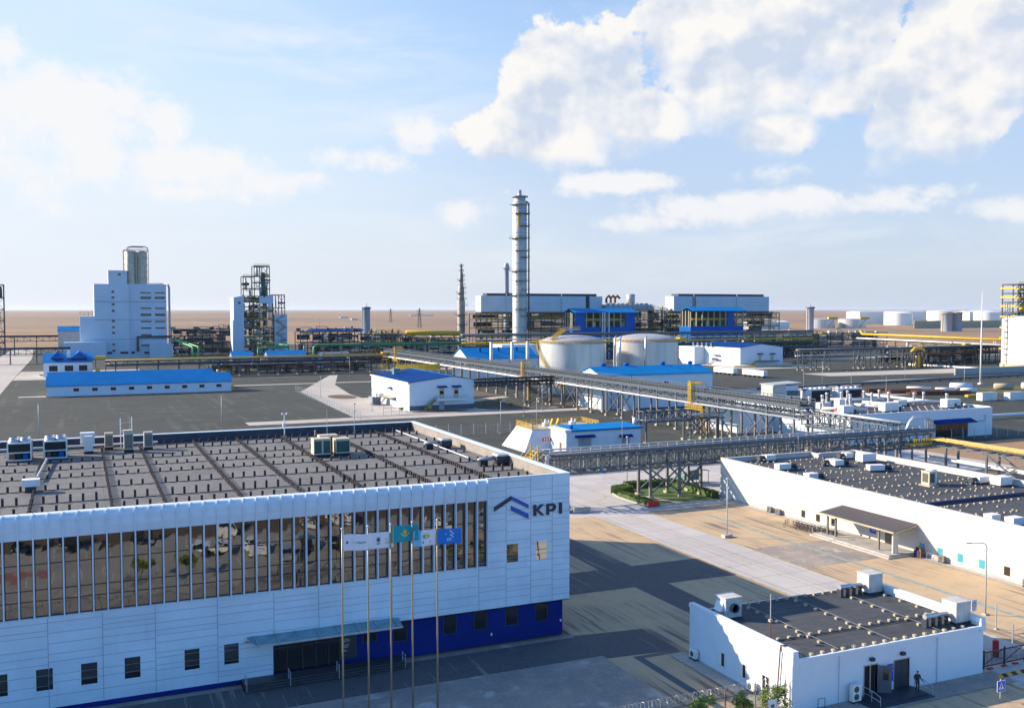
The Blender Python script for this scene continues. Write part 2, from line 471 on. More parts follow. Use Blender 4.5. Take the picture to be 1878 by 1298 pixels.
MT['roof'] = ground_mat('roof_felt_rolls', [(.185, .188, .185), (.09, .35, .65, (.150, .154, .155)), (.5, .5, .75, (.215, .212, .20)), (3., .5, .8, (.13, .132, .132)), (.2, .6, .68, (.125, .13, .135))], slabs=(9.0, 1.02, .025), slab_col=(.62, .62, .62), speck=.25, bump=.15)
MT['roof_dark'] = ground_mat('bitumen_rolls', [(.076, .084, .096), (.10, .35, .65, (.058, .066, .078)), (.5, .5, .75, (.10, .105, .112)), (3., .5, .8, (.06, .066, .074)), (.25, .58, .66, (.048, .053, .062))], slabs=(8.0, 1.0, .03), slab_col=(.55, .55, .58), speck=.25, bump=.15)
G_DESERT = ground_mat('steppe_soil', [(.31, .195, .105), (.0016, .42, .62, (.25, .162, .095)), (.00045, .46, .60, (.185, .138, .105)), (.012, .45, .7, (.27, .19, .125)), (.03, .6, .75, (.19, .15, .10))], bump=0,
                      streak=[(.0004, .0025, .50, .58, (.15, .125, .115), .9), (.02, .0006, .60, .63, (.38, .29, .20), .5)])
G_GRAVEL = ground_mat('dark_gravel', [(.050, .060, .056), (.02, .35, .65, (.038, .047, .045)), (.11, .48, .66, (.070, .072, .058)), (1.1, .4, .7, (.038, .043, .041)), (.012, .55, .7, (.062, .066, .058))], speck=.4, speck_col=(.02, .02, .02), streak=[(.35, .012, .55, .62, (.095, .095, .085), .7), (.010, .30, .56, .62, (.085, .085, .075), .6)])
G_SOIL = ground_mat('brown_soil', [(.13, .095, .07), (.3, .4, .65, (.17, .12, .085)), (2., .4, .7, (.09, .07, .055))], speck=.3)
G_CONC = ground_mat('concrete_slabs', [(.50, .475, .45), (.05, .35, .7, (.44, .425, .41)), (.5, .5, .8, (.40, .385, .37))], slabs=(4.6, 5.2, .035), speck=.08, bump=.1, streak=[(1.1, .03, .52, .64, (.33, .315, .30), .7), (.25, .02, .5, .7, (.40, .385, .37), .5)])
G_CONC_FAR = ground_mat('concrete_yard', [(.46, .425, .38), (.03, .35, .7, (.40, .37, .335)), (.3, .5, .8, (.37, .34, .31))], slabs=(6, 6, .05), slab_col=(.6, .58, .56), bump=0)
G_TAN = ground_mat('dusty_paving', [(.50, .375, .23), (.07, .35, .65, (.45, .34, .22)), (.4, .45, .75, (.40, .31, .21)), (2.5, .5, .8, (.53, .41, .265)), (.035, .54, .7, (.38, .30, .215))], speck=.12, speck_col=(.2, .15, .11),
                   streak=[(1.6, .055, .53, .60, (.14, .115, .10), .9), (.5, .03, .50, .66, (.28, .22, .165), .75)], bump=.15)
G_ASPH = ground_mat('swept_asphalt', [(.105, .105, .11), (.09, .35, .65, (.125, .12, .115)), (.8, .45, .8, (.085, .085, .09))], speck=.25,
                    streak=[(1.5, .05, .56, .64, (.30, .25, .20), .8)], bump=.15)
G_FRONT = ground_mat('worn_paving', [(.33, .285, .245), (.12, .35, .6, (.25, .23, .21)), (.5, .45, .7, (.40, .33, .265)), (.2, .56, .62, (.44, .41, .38))], speck=.2, bump=.15)
G_LOT = ground_mat('car_park_paving', [(.37, .355, .33), (.1, .35, .65, (.31, .30, .28)), (.8, .5, .8, (.25, .24, .225)), (.06, .55, .62, (.17, .165, .16))], speck=.15, bump=.1)
G_PATH = ground_mat('path_concrete', [(.40, .37, .33), (.4, .4, .7, (.34, .32, .29))], slabs=(1.5, 1.5, .03), slab_col=(.6, .58, .56), speck=.1, bump=.1)
G_MARKW = mat('marking_white', (.62, .61, .58), .8, var=.2, scale=2)
G_MARKY = mat('marking_yellow', (.52, .40, .14), .8, var=.25, scale=1.2)
G_MARKG = mat('marking_grey_green', (.33, .38, .33), .8, var=.2, scale=1.5)
G_MARKR = mat('marking_red', (.45, .06, .06), .8, var=.15, scale=2)


def sheet(name, poly, z, m, kind='structure'):
    mb = MB(); mb.add([(x, y, z) for x, y in poly], [tuple(range(len(poly)))])
    return mb.build(name, m, kind=kind)


def rect(x0, y0, x1, y1): return [(x0, y0), (x1, y0), (x1, y1), (x0, y1)]


# the ground: one sheet, finer near the camera, reaching the horizon
gv = [-40000, -12000, -4000, -1500, -500, -150, 0, 60, 120, 200, 320, 500, 800, 1300, 2400, 5000, 12000, 45000]
mb = MB()
for j, y in enumerate(gv):
    for i, x in enumerate(gv): mb.v.append((x, y, -.10))
n_ = len(gv)
for j in range(n_ - 1):
    for i in range(n_ - 1): mb.f.append((j * n_ + i, j * n_ + i + 1, (j + 1) * n_ + i + 1, (j + 1) * n_ + i)); mb.m.append(0)
mb.build('ground', G_DESERT, kind='structure')
# gravel pads
sheet('gravel', [(-120, 166), (560, 166), (640, 330), (640, 900), (-120, 900)], -.06, G_GRAVEL, 'structure')
sheet('gravel', rect(-120, 134, 43.9, 166), -.055, G_GRAVEL, 'structure')
# forecourt, tan dust over paving
sheet('pavement', rect(43.9, 40, 99.65, 132), 0.0, G_TAN)
sheet('pavement', rect(-60, 64, 43.9, 84.4), 0.0, G_FRONT)
sheet('pavement', rect(-60, 78.0, 43.9, 83.6), 0.005, G_ASPH)
sheet('pavement', [(43.9, 84), (51.3, 83.1), (51.3, 76.5), (43.9, 77.2)], 0.005, G_ASPH)
sheet('pavement', [(43.9, 96.5), (72.6, 95.6), (72.6, 104.2), (43.9, 104.4)], 0.005, G_ASPH)
sheet('pavement', [(58.1, 104.2), (58.5, 121.5), (62.6, 121), (62.8, 104.2)], 0.009, G_ASPH)
sheet('pavement', [(58.3, 96.2), (62.7, 96.0), (62.4, 80.0), (58.6, 80.0)], 0.009, G_ASPH)
sheet('pavement', rect(82.0, 94.6, 94.4, 105.2), 0.005, G_FRONT)
# road between the office and the long white building
sheet('road', rect(72.6, 40, 81.8, 132), 0.014, G_CONC)
sheet('road', [(43.9, 132), (99.65, 132), (99.65, 139), (140, 139), (175, 139), (175, 166), (-60, 166), (-60, 140), (43.9, 140)], -0.012, G_CONC)
sheet('road_marking', rect(72.30, 45, 72.55, 131), 0.019, G_MARKY)
sheet('road_marking', rect(81.85, 45, 82.05, 128), 0.019, G_MARKY)
sheet('road_marking', rect(77.15, 45, 77.27, 131), 0.019, G_MARKY)
sheet('road_marking', rect(89.05, 66, 89.75, 126), 0.010, G_MARKG)
sheet('road_marking', [(76 + 7 * math.cos(a), 148 - 6 * math.sin(a)) for a in [i * math.pi / 12 for i in range(7)]] + [(76 + 7.2 * math.cos(a), 148 - 6.2 * math.sin(a)) for a in [i * math.pi / 12 for i in range(6, -1, -1)]], -0.006, G_MARKY)
# dark drain line round the gatehouse
sheet('path', rect(46.3, 63, 47.1, 76.6), 0.012, mat('drain_cover', (.03, .075, .105), .7, var=.15))
sheet('path', rect(47.1, 75.9, 51.2, 76.6), 0.012, MT['steel_dark'])
sheet('path', rect(49.6, 60.4, 51.3, 75.6), 0.06, G_PATH)
sheet('path', rect(51.3, 57.9, 73.4, 60.55), 0.04, G_FRONT)
sheet('path', rect(98.6, 60, 99.68, 136.5), 0.05, MT['concrete'])
# car park in front of the office (seen mirrored in the glazing)
sheet('road', rect(-60, 26.5, 43.8, 60.5), 0.0, G_LOT)
sheet('road', rect(43.8, 26.5, 100, 40), -0.004, G_LOT)
sheet('pavement', rect(-60, -30, 100, 26.4), -0.02, G_SOIL)
mb = MB()
for i in range(18):
    x = -22 + i * 3.1
    mb.box(x, 39.5, .0, x + .14, 44.8, .006); mb.box(x + .5, 29.0, .0, x + .64, 34.2, .006)
mb.build('road_marking', G_MARKW, kind='structure')
mb = MB()
for i in range(6):
    mb.add([(-14, 36.8 + i * .75, .010), (-4.3, 36.8 + i * .75, .010), (-4.3, 37.2 + i * .75, .010), (-14, 37.2 + i * .75, .010)], [(0, 1, 2, 3)])
mb.build('road_marking', G_MARKR, kind='structure')
# yellow and black warning hatch by the sliding gate
mb = MB(); mk = MB()
for i in range(4):
    x = 72.6 + i * 1.15
    mb.add([(x, 59.0, .05), (x + .55, 59.0, .05), (x + 1.0, 59.7, .05), (x + .45, 59.7, .05)], [(0, 1, 2, 3)])
    mk.add([(x + .55, 59.0, .05), (x + 1.15, 59.0, .05), (x + 1.6, 59.7, .05), (x + 1.0, 59.7, .05)], [(0, 1, 2, 3)])
mb.build('road_marking', MT['yellow'], kind='structure'); mk.build('road_marking', MT['black'], kind='structure')
sheet('road', rect(73.4, 40, 100, 60.2), 0.03, G_CONC)
# kerb between the forecourt and the gravel
mb = MB(); mb.box(56, 166.0, -.1, 140, 166.3, .12); mb.box(56, 171.2, -.05, 140, 171.5, .35)
mb.build('kerb', MT['concrete'], kind='structure')
# far roads and yards
sheet('road', [(-46, 260), (-26.4, 260), (-27.2, 505), (-27, 700), (-32, 900), (-48, 900)], -.03, G_CONC_FAR)
sheet('road', [(-27.2, 494), (30, 486), (30, 560), (-26.6, 560)], -.035, G_CONC_FAR)
sheet('gravel', [(-16.5, 520), (-3, 519), (-3.5, 533), (-17.5, 534)], -.028, G_GRAVEL)
sheet('road', rect(8, 492, 700, 505), -.03, G_CONC_FAR)
sheet('path', rect(55.2, 420, 145, 424), -.04, G_CONC_FAR)
sheet('path', rect(-20, 396, -11, 400), -.04, G_CONC_FAR)
sheet('pavement', [(74.6, 284), (78.5, 284), (144, 284), (144, 292), (118.5, 292), (118.5, 310), (144, 326), (144, 332), (118.5, 318), (118.5, 345), (94, 345), (94, 362), (100, 410), (116, 470), (112, 470), (79, 380)], -.035, G_CONC_FAR)
sheet('road', [(43, 275), (700, 275), (700, 283), (43, 283)], -.04, G_CONC_FAR)
for (cx_, cy_, rx, ry, n) in ((104, 289.4, 9.5, 3.4, 'gravel'), (132, 290.5, 12.5, 5.2, 'gravel'), (88.5, 352, 5.0, 9, 'gravel')):
    sheet(n, [(cx_ + rx * math.cos(a), cy_ + ry * math.sin(a)) for a in [i * math.pi / 12 for i in range(24)]], -.02, G_SOIL)
sheet('gravel', rect(145, 284, 215, 300), -.03, G_SOIL)
sheet('gravel', rect(120, 333, 144, 372), -.03, G_SOIL)
sheet('path', [(200, 286), (340, 330), (520, 330), (520, 336), (330, 336), (200, 292)], -.036, G_CONC_FAR)
sheet('path', rect(205, 306, 262, 322), -.034, G_CONC_FAR)
sheet('path', [(300, 286), (560, 300), (560, 306), (300, 291)], -.034, G_CONC_FAR)
sheet('pavement', [(330, 386), (500, 386), (500, 350), (330, 366)], -.036, G_CONC_FAR)
sheet('pavement', rect(328, 425, 384, 500), -.036, G_CONC_FAR)
sheet('gravel', [(296, 243), (420, 243), (420, 300), (302, 296)], -.03, G_GRAVEL)
sheet('grass', [(318, 250), (400, 246), (400, 290), (322, 286)], -.02, ground_mat('rough_grass', [(.10, .11, .035), (.06, .4, .6, (.13, .12, .05)), (.4, .45, .7, (.07, .075, .04))], speck=.3), 'stuff')
sheet('road', [(99, 132), (160, 132), (160, 60), (128, 60), (128, 131)], -0.02, G_CONC)

# ------------------------------------------------------------------ the office building
OB = thing('office_building', 'long white office with a ribbed cornice, mirror window strip and blue base', 'office building', (20, 110, 0))
X1, Y0, Y1, HT, RZ = 43.8, 84.5, 132.7, 16.0, 14.9
XL = -34.0
w = MB()
# upper wall, front, made of bands round the window strip (z 7.8 to 14.05, x XL..35)
WX = 35.0; F = Y0
w.box(XL, F, 3.55, X1, F + .3, 7.78, 0)                  # below the strip
w.box(WX, F, 7.78, X1, F + .3, 16.0, 0)                  # plain end by the sign
w.box(XL, F + .02, 14.05, WX, F + .3, 15.2, 0)
w.box(X1 - .3, F + .3, 3.55, X1, Y1, 16.0, 0)            # end wall
w.box(XL, Y1 - .3, 0, X1 - .3, Y1, 16.0, 0)
w.box(XL, F, 0.42, 12.6, F + .3, 3.55, 0)                # ground floor, white part
w.box(12.6, F, 0.42, 15.0, F + .3, 3.55, 0)
# seams: shadow gaps between panels, irregular as in the real cladding
ys0, ys1 = F - .012, F + .004
rs = random.Random(3)
vx = [-33, -29.5, -26.2, -22.1, -18.6, -14.4, -10.8, -6.6, -2.55, 1.45, 5.45, 10.4, 15.1, 19.0, 21.1, 25.7, 30.0, 34.2, 37.0, 39.6, 41.9]
for a, b_ in zip(vx, vx[1:] + [X1]):
    top = 7.6 if b_ <= WX else 15.9
    bot = .5 if a < 14.9 else 3.6
    w.box(a - .018, ys0, bot, a + .018, ys1, top if a > 34 else 7.6, 1)
    z = bot + rs.choice([.45, .6, .9])
    while z < top - .25:
        if not (13.0 < a < 27 and 3.6 < z < 4.2): w.box(a, ys0, z - .014, b_, ys1, z + .014, 1)
        z += rs.choice([.42, .62, .62, .85, .85, 1.05])
w.build('wall', [MT['panel'], MT['seam']], OB)
# ribbed cornice
c = MB()
NB = 64
for k in range(NB):
    xb = WX - 1.068 * k; xa = xb - 1.068
    prof = []
    for j in range(9):
        a = math.pi / 2 * j / 8
        prof.append((F + .05 - .48 * math.cos(a) * 1.0 + .48 * 0 , 14.05 + 1.45 + .5 * math.sin(a)))
    out = [(F + .3, 14.05), (F - .30, 14.05), (F - .43, 14.8)] + prof + [(F + .55, 16.0), (F + .55, 15.0), (F + .3, 15.0)]
    c.prism(out, 'x', xa + .05, xb - .05)
c.build('cornice', MT['panel'], OB)
for k in range(NB + 1):
    x = WX - 1.068 * k
    if x < -8.2: break
    f = MB(); f.prism([(F + .02, 7.72), (F - .34, 7.72), (F - .40, 14.0), (F - .58, 15.4), (F - .40, 15.98), (F + .1, 16.07), (F + .1, 15.6), (F + .02, 14.0)], 'x', x - .055, x + .055)
    f.build('fin', MT['panel'], OB)
f = MB()
for k in range(25, NB + 1):
    x = WX - 1.068 * k
    if x > -8.2: continue
    f.prism([(F + .02, 7.72), (F - .34, 7.72), (F - .40, 14.0), (F - .58, 15.4), (F - .40, 15.98), (F + .1, 16.07), (F + .1, 15.6), (F + .02, 14.0)], 'x', x - .055, x + .055)
f.build('fin', MT['panel'], OB, kind='stuff')
FR = mat('dark_window_frame', (.03, .028, .045), .5, var=.1)
rs = random.Random(11)


def strip_window(mb, pane, xa, xb):
    mb.box(xa, F + .10, 7.80, xa + .12, F + .18, 14.05); mb.box(xb - .10, F + .10, 7.80, xb, F + .18, 14.05)
    for z in (7.80, 9.02, 9.90, 11.95, 13.98):
        mb.box(xa + .12, F + .115, z, xb - .10, F + .17, z + .07)
    zs = (7.87, 9.02, 9.90, 11.95, 13.98)
    for za, zb in zip(zs, zs[1:]):
        e = [rs.uniform(-.007, .007) for _ in range(3)]
        pane.add([(xa + .12, F + .15, za), (xb - .10, F + .15 + e[0], za), (xb - .10, F + .15 + e[1], zb), (xa + .12, F + .15 + e[2], zb)], [(0, 1, 2, 3)])


rest_f, rest_p = MB(), MB()
for k in range(NB):
    xb = WX - 1.068 * k; xa = xb - 1.068
    if xa > -8.3:
        a, p = MB(), MB(); strip_window(a, p, xa, xb)
        wn = a.build('window', FR, OB); p.build('pane', MT['mirror'], wn)
    else: strip_window(rest_f, rest_p, xa, xb)
wn = rest_f.build('window', FR, OB, kind='stuff'); rest_p.build('pane', MT['mirror'], wn, kind='stuff')
b = MB(); b.box(XL, F + .2, 7.78, WX, F + .29, 14.05); b.build('backing', MT['black'], OB)


def sq_window(x, z0, z1, wd=1.2, y=F, surround=True, split=True):
    a = MB()
    for (ax, az, bx, bz) in ((x - .07, z0 - .07, x + wd + .07, z0), (x - .07, z1, x + wd + .07, z1 + .07), (x - .07, z0, x, z1), (x + wd, z0, x + wd + .07, z1)):
        a.box(ax, y - .02, az, bx, y + .08, bz)
    if split: a.box(x, y - .012, (z0 + z1) / 2 + .05, x + wd, y + .05, (z0 + z1) / 2 + .1, 1)
    wi = a.build('window', [MT['panel'] if surround else MT['steel_dark'], FR], OB)
    p = MB(); p.add([(x, y - .004, z0), (x + wd, y - .004, z0), (x + wd, y - .004, z1), (x, y - .004, z1)], [(0, 1, 2, 3)])
    p.build('pane', MT['mirror'] if surround else MT['darkglass'], wi)


for x in (-6.65, -3.45, -.2, 3.05, 7.7, 10.9): sq_window(x, 1.92, 3.64)
for x in (-33, -30, -27, -23.8, -20.4, -17, -13.5, -10): sq_window(x, 1.92, 3.64)
for x in (37.05, 40.15): sq_window(x, 7.86, 9.62)
p = MB(); p.box(15.0, F + .5, 0.0, X1 - .5, F + .9, 3.55); p.box(X1 - .9, F + .9, 0, X1 - .5, Y1 - .3, 3.55)
p.box(XL, F + .06, 0, 15.0, F + .36, .42)
p.build('plinth', MT['blue'], OB)
F2 = F + .5
for x in (23.15, 26.0, 30.85, 33.95, 37.2, 40.4): sq_window(x, 1.65 if x > 24 else 2.0, 3.42, y=F2, surround=False, split=False)
for x in (35.6, 43.0):
    l = MB(); l.box(x, F2 - .12, .9 if x < 40 else 1.3, x + .14, F2, 1.12 if x < 40 else 1.52); l.build('wall_lamp', MT['lens'], OB)
s = MB(); s.box(12.6, F, 3.55, X1, F + .9, 3.62); s.build('soffit', MT['panel'], OB)
# entrance
d = MB()
d.box(15.0, F + .30, .45, 20.9, F + .36, 3.15, 1)
for x in (15.0, 16.25, 17.6, 18.8, 19.9, 20.9): d.box(x - .04, F + .24, .45, x + .04, F + .31, 3.15, 0)
d.box(15, F + .24, 2.55, 20.9, F + .31, 2.62, 0); d.box(15, F + .22, 3.15, 20.9, F + .49, 3.55, 0)
d.build('entrance_door', [MT['steel_dark'], MT['darkglass']], OB)
pl = MB(); pl.box(20.95, F + .36, .75, 22.5, F + .5, 3.15, 0)
for i, (wd_, zz) in enumerate([(.30, 2.75), (.75, 2.52), (.85, 2.40), (.8, 2.28), (.85, 2.02), (.7, 1.90), (.8, 1.78), (.5, 1.55), (.6, 1.43)]):
    n = int(wd_ / .09)
    for j in range(n):
        if (j * 7 + i) % 5: pl.box(21.1 + j * .09, F + .352, zz, 21.1 + j * .09 + .06, F + .36, zz + .055, 1)
pl.build('name_board', [MT['steel_dark'], MT['white']], OB)
cn = MB()
cn.add([(12.8, F - .02, 4.02), (26.3, F - .02, 4.02), (26.0, F - 2.1, 3.84), (13.3, F - 2.1, 3.84), (12.8, F - .02, 3.94), (26.3, F - .02, 3.94), (26.0, F - 2.1, 3.77), (13.3, F - 2.1, 3.77)],
       [(0, 1, 2, 3), (7, 6, 5, 4), (0, 4, 5, 1), (1, 5, 6, 2), (2, 6, 7, 3), (3, 7, 4, 0)], 0)
for i in range(8):
    x = 13.4 + i * 1.75
    cn.bar((x, F - .05, 4.08), (x, F - 2.05, 3.90), .05, .07, 1)
cn.bar((13.2, F - 2.12, 3.79), (26.05, F - 2.12, 3.79), .10, .16, 1)
cn.build('canopy', [MT['teal_glass'], MT['galv']], OB)
st = MB()
for i in range(4): st.box(12.3 - .0, F - 2.5 + i * .32 - .0, .0 + (i and .0), 26.4, F - .02, .12 * (i + 1) if False else .115 * (i + 1))
st.build('entrance_step', mat('dark_granite', (.05, .055, .06), .5, var=.15, scale=3), OB)
for (x, y0_) in ((12.4, F - 2.3), (16.0, F - 2.4), (20.2, F - 2.4), (26.2, F - 2.3)):
    r = MB()
    for y in (y0_, y0_ + .9): r.bar((x, y, .1), (x, y, 1.35), .05)
    for z in (.9, 1.35): r.bar((x, y0_, z - .15), (x, y0_ + .9, z), .045)
    r.build('handrail', MT['galv'], OB)
# company sign: chevrons and letters stand proud of the wall
lg = MB(); y_a, y_b = F - .14, F - .02
lg.prism([(35.75, 12.92), (37.5, 13.88), (37.5, 14.25), (35.75, 13.30)], 'y', y_a, y_b, 0)
lg.prism([(37.52, 13.88), (39.32, 12.93), (39.32, 13.30), (37.52, 14.25)], 'y', y_a, y_b, 1)
lg.prism([(37.5, 12.88), (39.32, 11.92), (39.32, 12.40), (37.5, 13.32)], 'y', y_a, y_b, 1)
def LT(polys, x, wdt, z0=12.13, h=1.08):
    for P in polys: lg.prism([(x + u * wdt, z0 + v * h) for u, v in P], 'y', y_a, y_b, 0)
LT([[(0, 0), (.27, 0), (.27, 1), (0, 1)], [(.27, .40), (.27, .62), (.68, 1), (1.0, 1), (.50, .52), (1.04, 0), (.72, 0), (.36, .40)]], 39.85, 1.12)
LT([[(0, 0), (.28, 0), (.28, 1), (0, 1)], [(.28, .78), (.28, 1), (.72, 1), (.88, .93), (.98, .80), (.98, .52), (.88, .36), (.72, .28), (.28, .28), (.28, .48), (.62, .48), (.70, .55), (.70, .72), (.62, .78)]], 41.25, 1.02)
LT([[(0, 0), (1, 0), (1, 1), (0, 1)]], 42.62, .30)
lg.build('company_sign', [MT['logo_dark'], MT['logo_blue']], OB)
# roof, parapets
r = MB(); r.box(XL, F + .56, 14.5, X1 - .31, Y1 - .31, RZ); r.build('roof', MT['roof'], OB)
pa = MB()
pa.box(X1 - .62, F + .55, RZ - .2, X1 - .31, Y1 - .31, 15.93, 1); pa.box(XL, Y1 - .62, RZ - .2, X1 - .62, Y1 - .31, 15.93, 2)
pa.box(X1 - .72, F + .3, 16.0, X1 + .06, Y1 + .06, 16.08, 0); pa.box(XL, Y1 - .72, 16.0, X1 - .72, Y1 + .06, 16.08, 0); pa.box(WX, F - .05, 16.0, X1 + .06, F + .3, 16.08, 0)
pa.box(XL, F + .55, RZ - .1, X1 - .62, F + .62, 15.6, 1)
pa.build('parapet', [MT['panel'], MT['parapet_in'], MT['parapet_shade']], OB)
LINES = [-33, -27, -21, -15.5, -9.7, -3.95, 2.5, 6.85, 13.35, 18.8, 24.5, 31.25, 37.5]
ROWS = [90.8, 94.8, 101.8, 108.9, 114.2, 119.6, 126.8, 130.6]
HGT = [.5, .72, .55, .40, .40, .50, .55, .50]
rs = random.Random(5)


def post(mb, x, y, h):
    mb.cbox(x + rs.uniform(-.03, .03), y + rs.uniform(-.03, .03), RZ, .21, .21, h * rs.uniform(.93, 1.06))


single = []
for y, h in zip(ROWS, HGT):
    for i in range(-7, 44):
        x = .25 + i * 1.075
        if x > 42.6 or min(abs(x - L) for L in LINES) < .45: continue
        if 110.5 < y < 113.5 and 24 < x < 29.5: continue
        if y > 119 and x < 9 and y < 129 and -8 < x: 
            if y > 124: continue
        single.append((x, y, h))
near = [q for q in single if q[0] > -3.5][:100]
for q in near: 
    m_ = MB(); post(m_, *q); m_.build('roof_post', MT['post'], OB)
m_ = MB()
for q in single:
    if q not in near: post(m_, *q)
for L in LINES:
    y = 87.0; yend = 120 if -10 < L < 0 else 131.6
    while y < yend:
        post(m_, L, y, .40); y += .62
m_.build('roof_post', MT['post'], OB, kind='stuff')
for y in ROWS:
    m_ = MB(); m_.bar((-8, y - .16, RZ + .03), (42.6, y - .16, RZ + .03), .05, .05); m_.build('post_row_shadow', MT['post'], OB)  # dark bar drawn as the shadow line along the foot of each row
m_ = MB(); m_.pipe([(40.2, 101.7, RZ + .35), (40.2, 129.7, RZ + .35)], .10, 8); m_.build('roof_pipe', MT['galv'], OB)
m_ = MB(); m_.pipe([(-3.9, 107, RZ + .45), (-3.3, 120, RZ + .5)], .13, 8); m_.build('roof_pipe', MT['galv'], OB)
m_ = MB(); m_.pipe([(-30, 129.6, RZ + .5), (9, 129.6, RZ + .5)], .13, 8); m_.build('roof_pipe', MT['pipewhite'], OB)
# a lower back wing seen past the parapet
m_ = MB(); m_.box(-4, 139, 0, 22, 150, 13.2, 0); m_.box(-4.2, 138.8, 13.2, 22.2, 150.2, 13.5, 1); m_.build('back_wing', [MT['panel'], MT['navy']], OB)


# ------------------------------------------------------------------ flags
def text_polys(txt, size):
    cu = bpy.data.curves.new('t', 'FONT'); cu.body = txt; cu.size = size; cu.resolution_u = 3
    ob = bpy.data.objects.new('t', cu); COL.objects.link(ob)
    dg = bpy.context.evaluated_depsgraph_get(); dg.update()
    me = ob.evaluated_get(dg).to_mesh()
    vs = [tuple(v.co) for v in me.vertices]; fs = [tuple(p.vertices) for p in me.polygons]
    ob.evaluated_get(dg).to_mesh_clear(); bpy.data.objects.remove(ob); bpy.data.curves.remove(cu)
    return vs, fs


FY = 72.0
F_WH = mat('flag_white', (.70, .70, .76), .8, var=.04); F_TQ = mat('flag_turquoise', (.0, .30, .36), .75, var=.05)
F_BL = mat('flag_blue', (.005, .17, .58), .75, var=.05); F_YE = mat('flag_yellow', (.75, .55, .02), .75, var=.05)
F_NV = mat('flag_navy', (.05, .07, .16), .8, var=.05); F_LG = mat('flag_grey', (.45, .45, .52), .8, var=.05); F_PB = mat('flag_pale_blue', (.20, .48, .72), .8, var=.05)
F_GR = mat('flag_green', (.12, .33, .16), .8, var=.05)


def disc(u, v, r, n=16, r2=0):
    if not r2: return [(u + r * math.cos(2 * math.pi * i / n), v + r * math.sin(2 * math.pi * i / n)) for i in range(n)]


def flag(x, top, short, label, base, art, droop, ph, wdt=2.15, hgt=1.25):
    t = thing('flagpole', 'slim golden flagpole with the ' + short, 'flagpole', (x, FY, 0), 'flagpoles in front of the office')
    m_ = MB(); m_.pipe([(x, FY, 0), (x, FY, 5), (x, FY, 10.5), (x, FY, 15.4)], [.085, .075, .06, .042], 10); m_.build('pole', POLE, t, True)
    m_ = MB(); m_.ball((x, FY, 15.47), .10, 10, 8); m_.build('finial', MT['galv'], t, True)
    m_ = MB(); m_.lathe([(0.30, 0), (.30, .16), (.10, .22)], x, FY, 14); m_.build('pole_base', MT['concrete'], t)
    fl = thing('flag', label, 'flag', (x, FY, top), 'flags in front of the office')
    def P(u, v, o=0.0):
        a = 2.6 * u - .35 * v + ph
        yy = FY + .18 * math.sin(2.2 * a) * min(1, u * 2) + o
        return (x + .07 + u * wdt * .94, yy, top - (1 - v) * hgt - droop * u * u + .06 * math.sin(3 * a + 1) * u)
    m_ = MB(); NU, NV = 22, 10
    for i in range(NU + 1):
        for j in range(NV + 1): m_.v.append(P(i / NU, j / NV))
    for i in range(NU):
        for j in range(NV):
            a = i * (NV + 1) + j
            m_.f.append((a, a + NV + 1, a + NV + 2, a + 1)); m_.m.append(base[1] if len(base) > 1 and base[2](i / NU) else 0)
    fo = m_.build('cloth', [base[0], base[3]] if len(base) > 3 else [base[0]], fl, True)
    md = fo.modifiers.new('s', 'SOLIDIFY'); md.thickness = .012
    am = MB(); mats = []
    for (kind, mt, d) in art:
        if mt not in mats: mats.append(mt)
        mi = mats.index(mt)
        if kind == 'poly': vs, fs = [(u, v) for u, v in d], [tuple(range(len(d)))]
        else:
            tv, fs = text_polys(d[0], d[3]); vs = [(d[1] + a[0], d[2] + a[1] * 1.7) for a in tv]
        am.add([P(u, v, -.022) for u, v in vs], fs, mi); am.add([P(u, v, .022) for u, v in vs], fs, mi)
    am.build('emblem', mats, fl)


POLE = mat('gold_grey_pole', (.38, .31, .20), .4, metal=.5, var=.08)
FX = [18.0, 20.0, 21.8, 23.55, 25.6]
ring = lambda u, v, r: [('poly', F_NV, disc(u, v, r)), ('poly', F_WH, disc(u, v, r * .62)), ('poly', F_NV, disc(u, v, r * .35))]
flag(FX[0], 15.0, 'small emblem white flag', 'white flag with small round dark emblem and line of lettering', (F_WH,), [('poly', F_NV, [(.17 + .045 * math.cos(a) , .5 + .085 * math.sin(a)) for a in [i * .42 for i in range(15)]]), ('text', F_LG, ('Қаз', .36, .45, .10)), ('text', F_NV, ('Мұнай', .54, .45, .10))], .15, .3)
flag(FX[1], 14.95, 'large emblem white flag', 'white flag with large round emblem and grey lettering', (F_WH,), [('poly', F_LG, [(.36 + .09 * math.cos(a), .55 + .19 * math.sin(a)) for a in [i * .42 for i in range(15)]]), ('poly', F_NV, [(.36 + .055 * math.cos(a), .55 + .12 * math.sin(a)) for a in [i * .42 for i in range(15)]]), ('poly', F_NV, [(.28, .28), (.44, .28), (.42, .34), (.30, .34)]), ('poly', F_LG, disc(.68, .55, .06)), ('poly', F_LG, [(.6, .3), (.8, .3), (.8, .38), (.6, .38)])], .05, 1.2)
rays = []
for i in range(24):
    a = 2 * math.pi * i / 24
    rays.append(('poly', F_YE, [(.52 + .075 * math.cos(a - .06), .60 + .15 * math.sin(a - .06)), (.52 + .10 * math.cos(a), .60 + .20 * math.sin(a)), (.52 + .075 * math.cos(a + .06), .60 + .15 * math.sin(a + .06))]))
wing = [(.52, .36), (.60, .36), (.70, .50), (.68, .56), (.62, .44), (.56, .42)]
orn = [('poly', F_YE, [(.03, v), (.055, v + .04), (.08, v), (.055, v - .04)]) for v in [.08 + i * .105 for i in range(9)]]
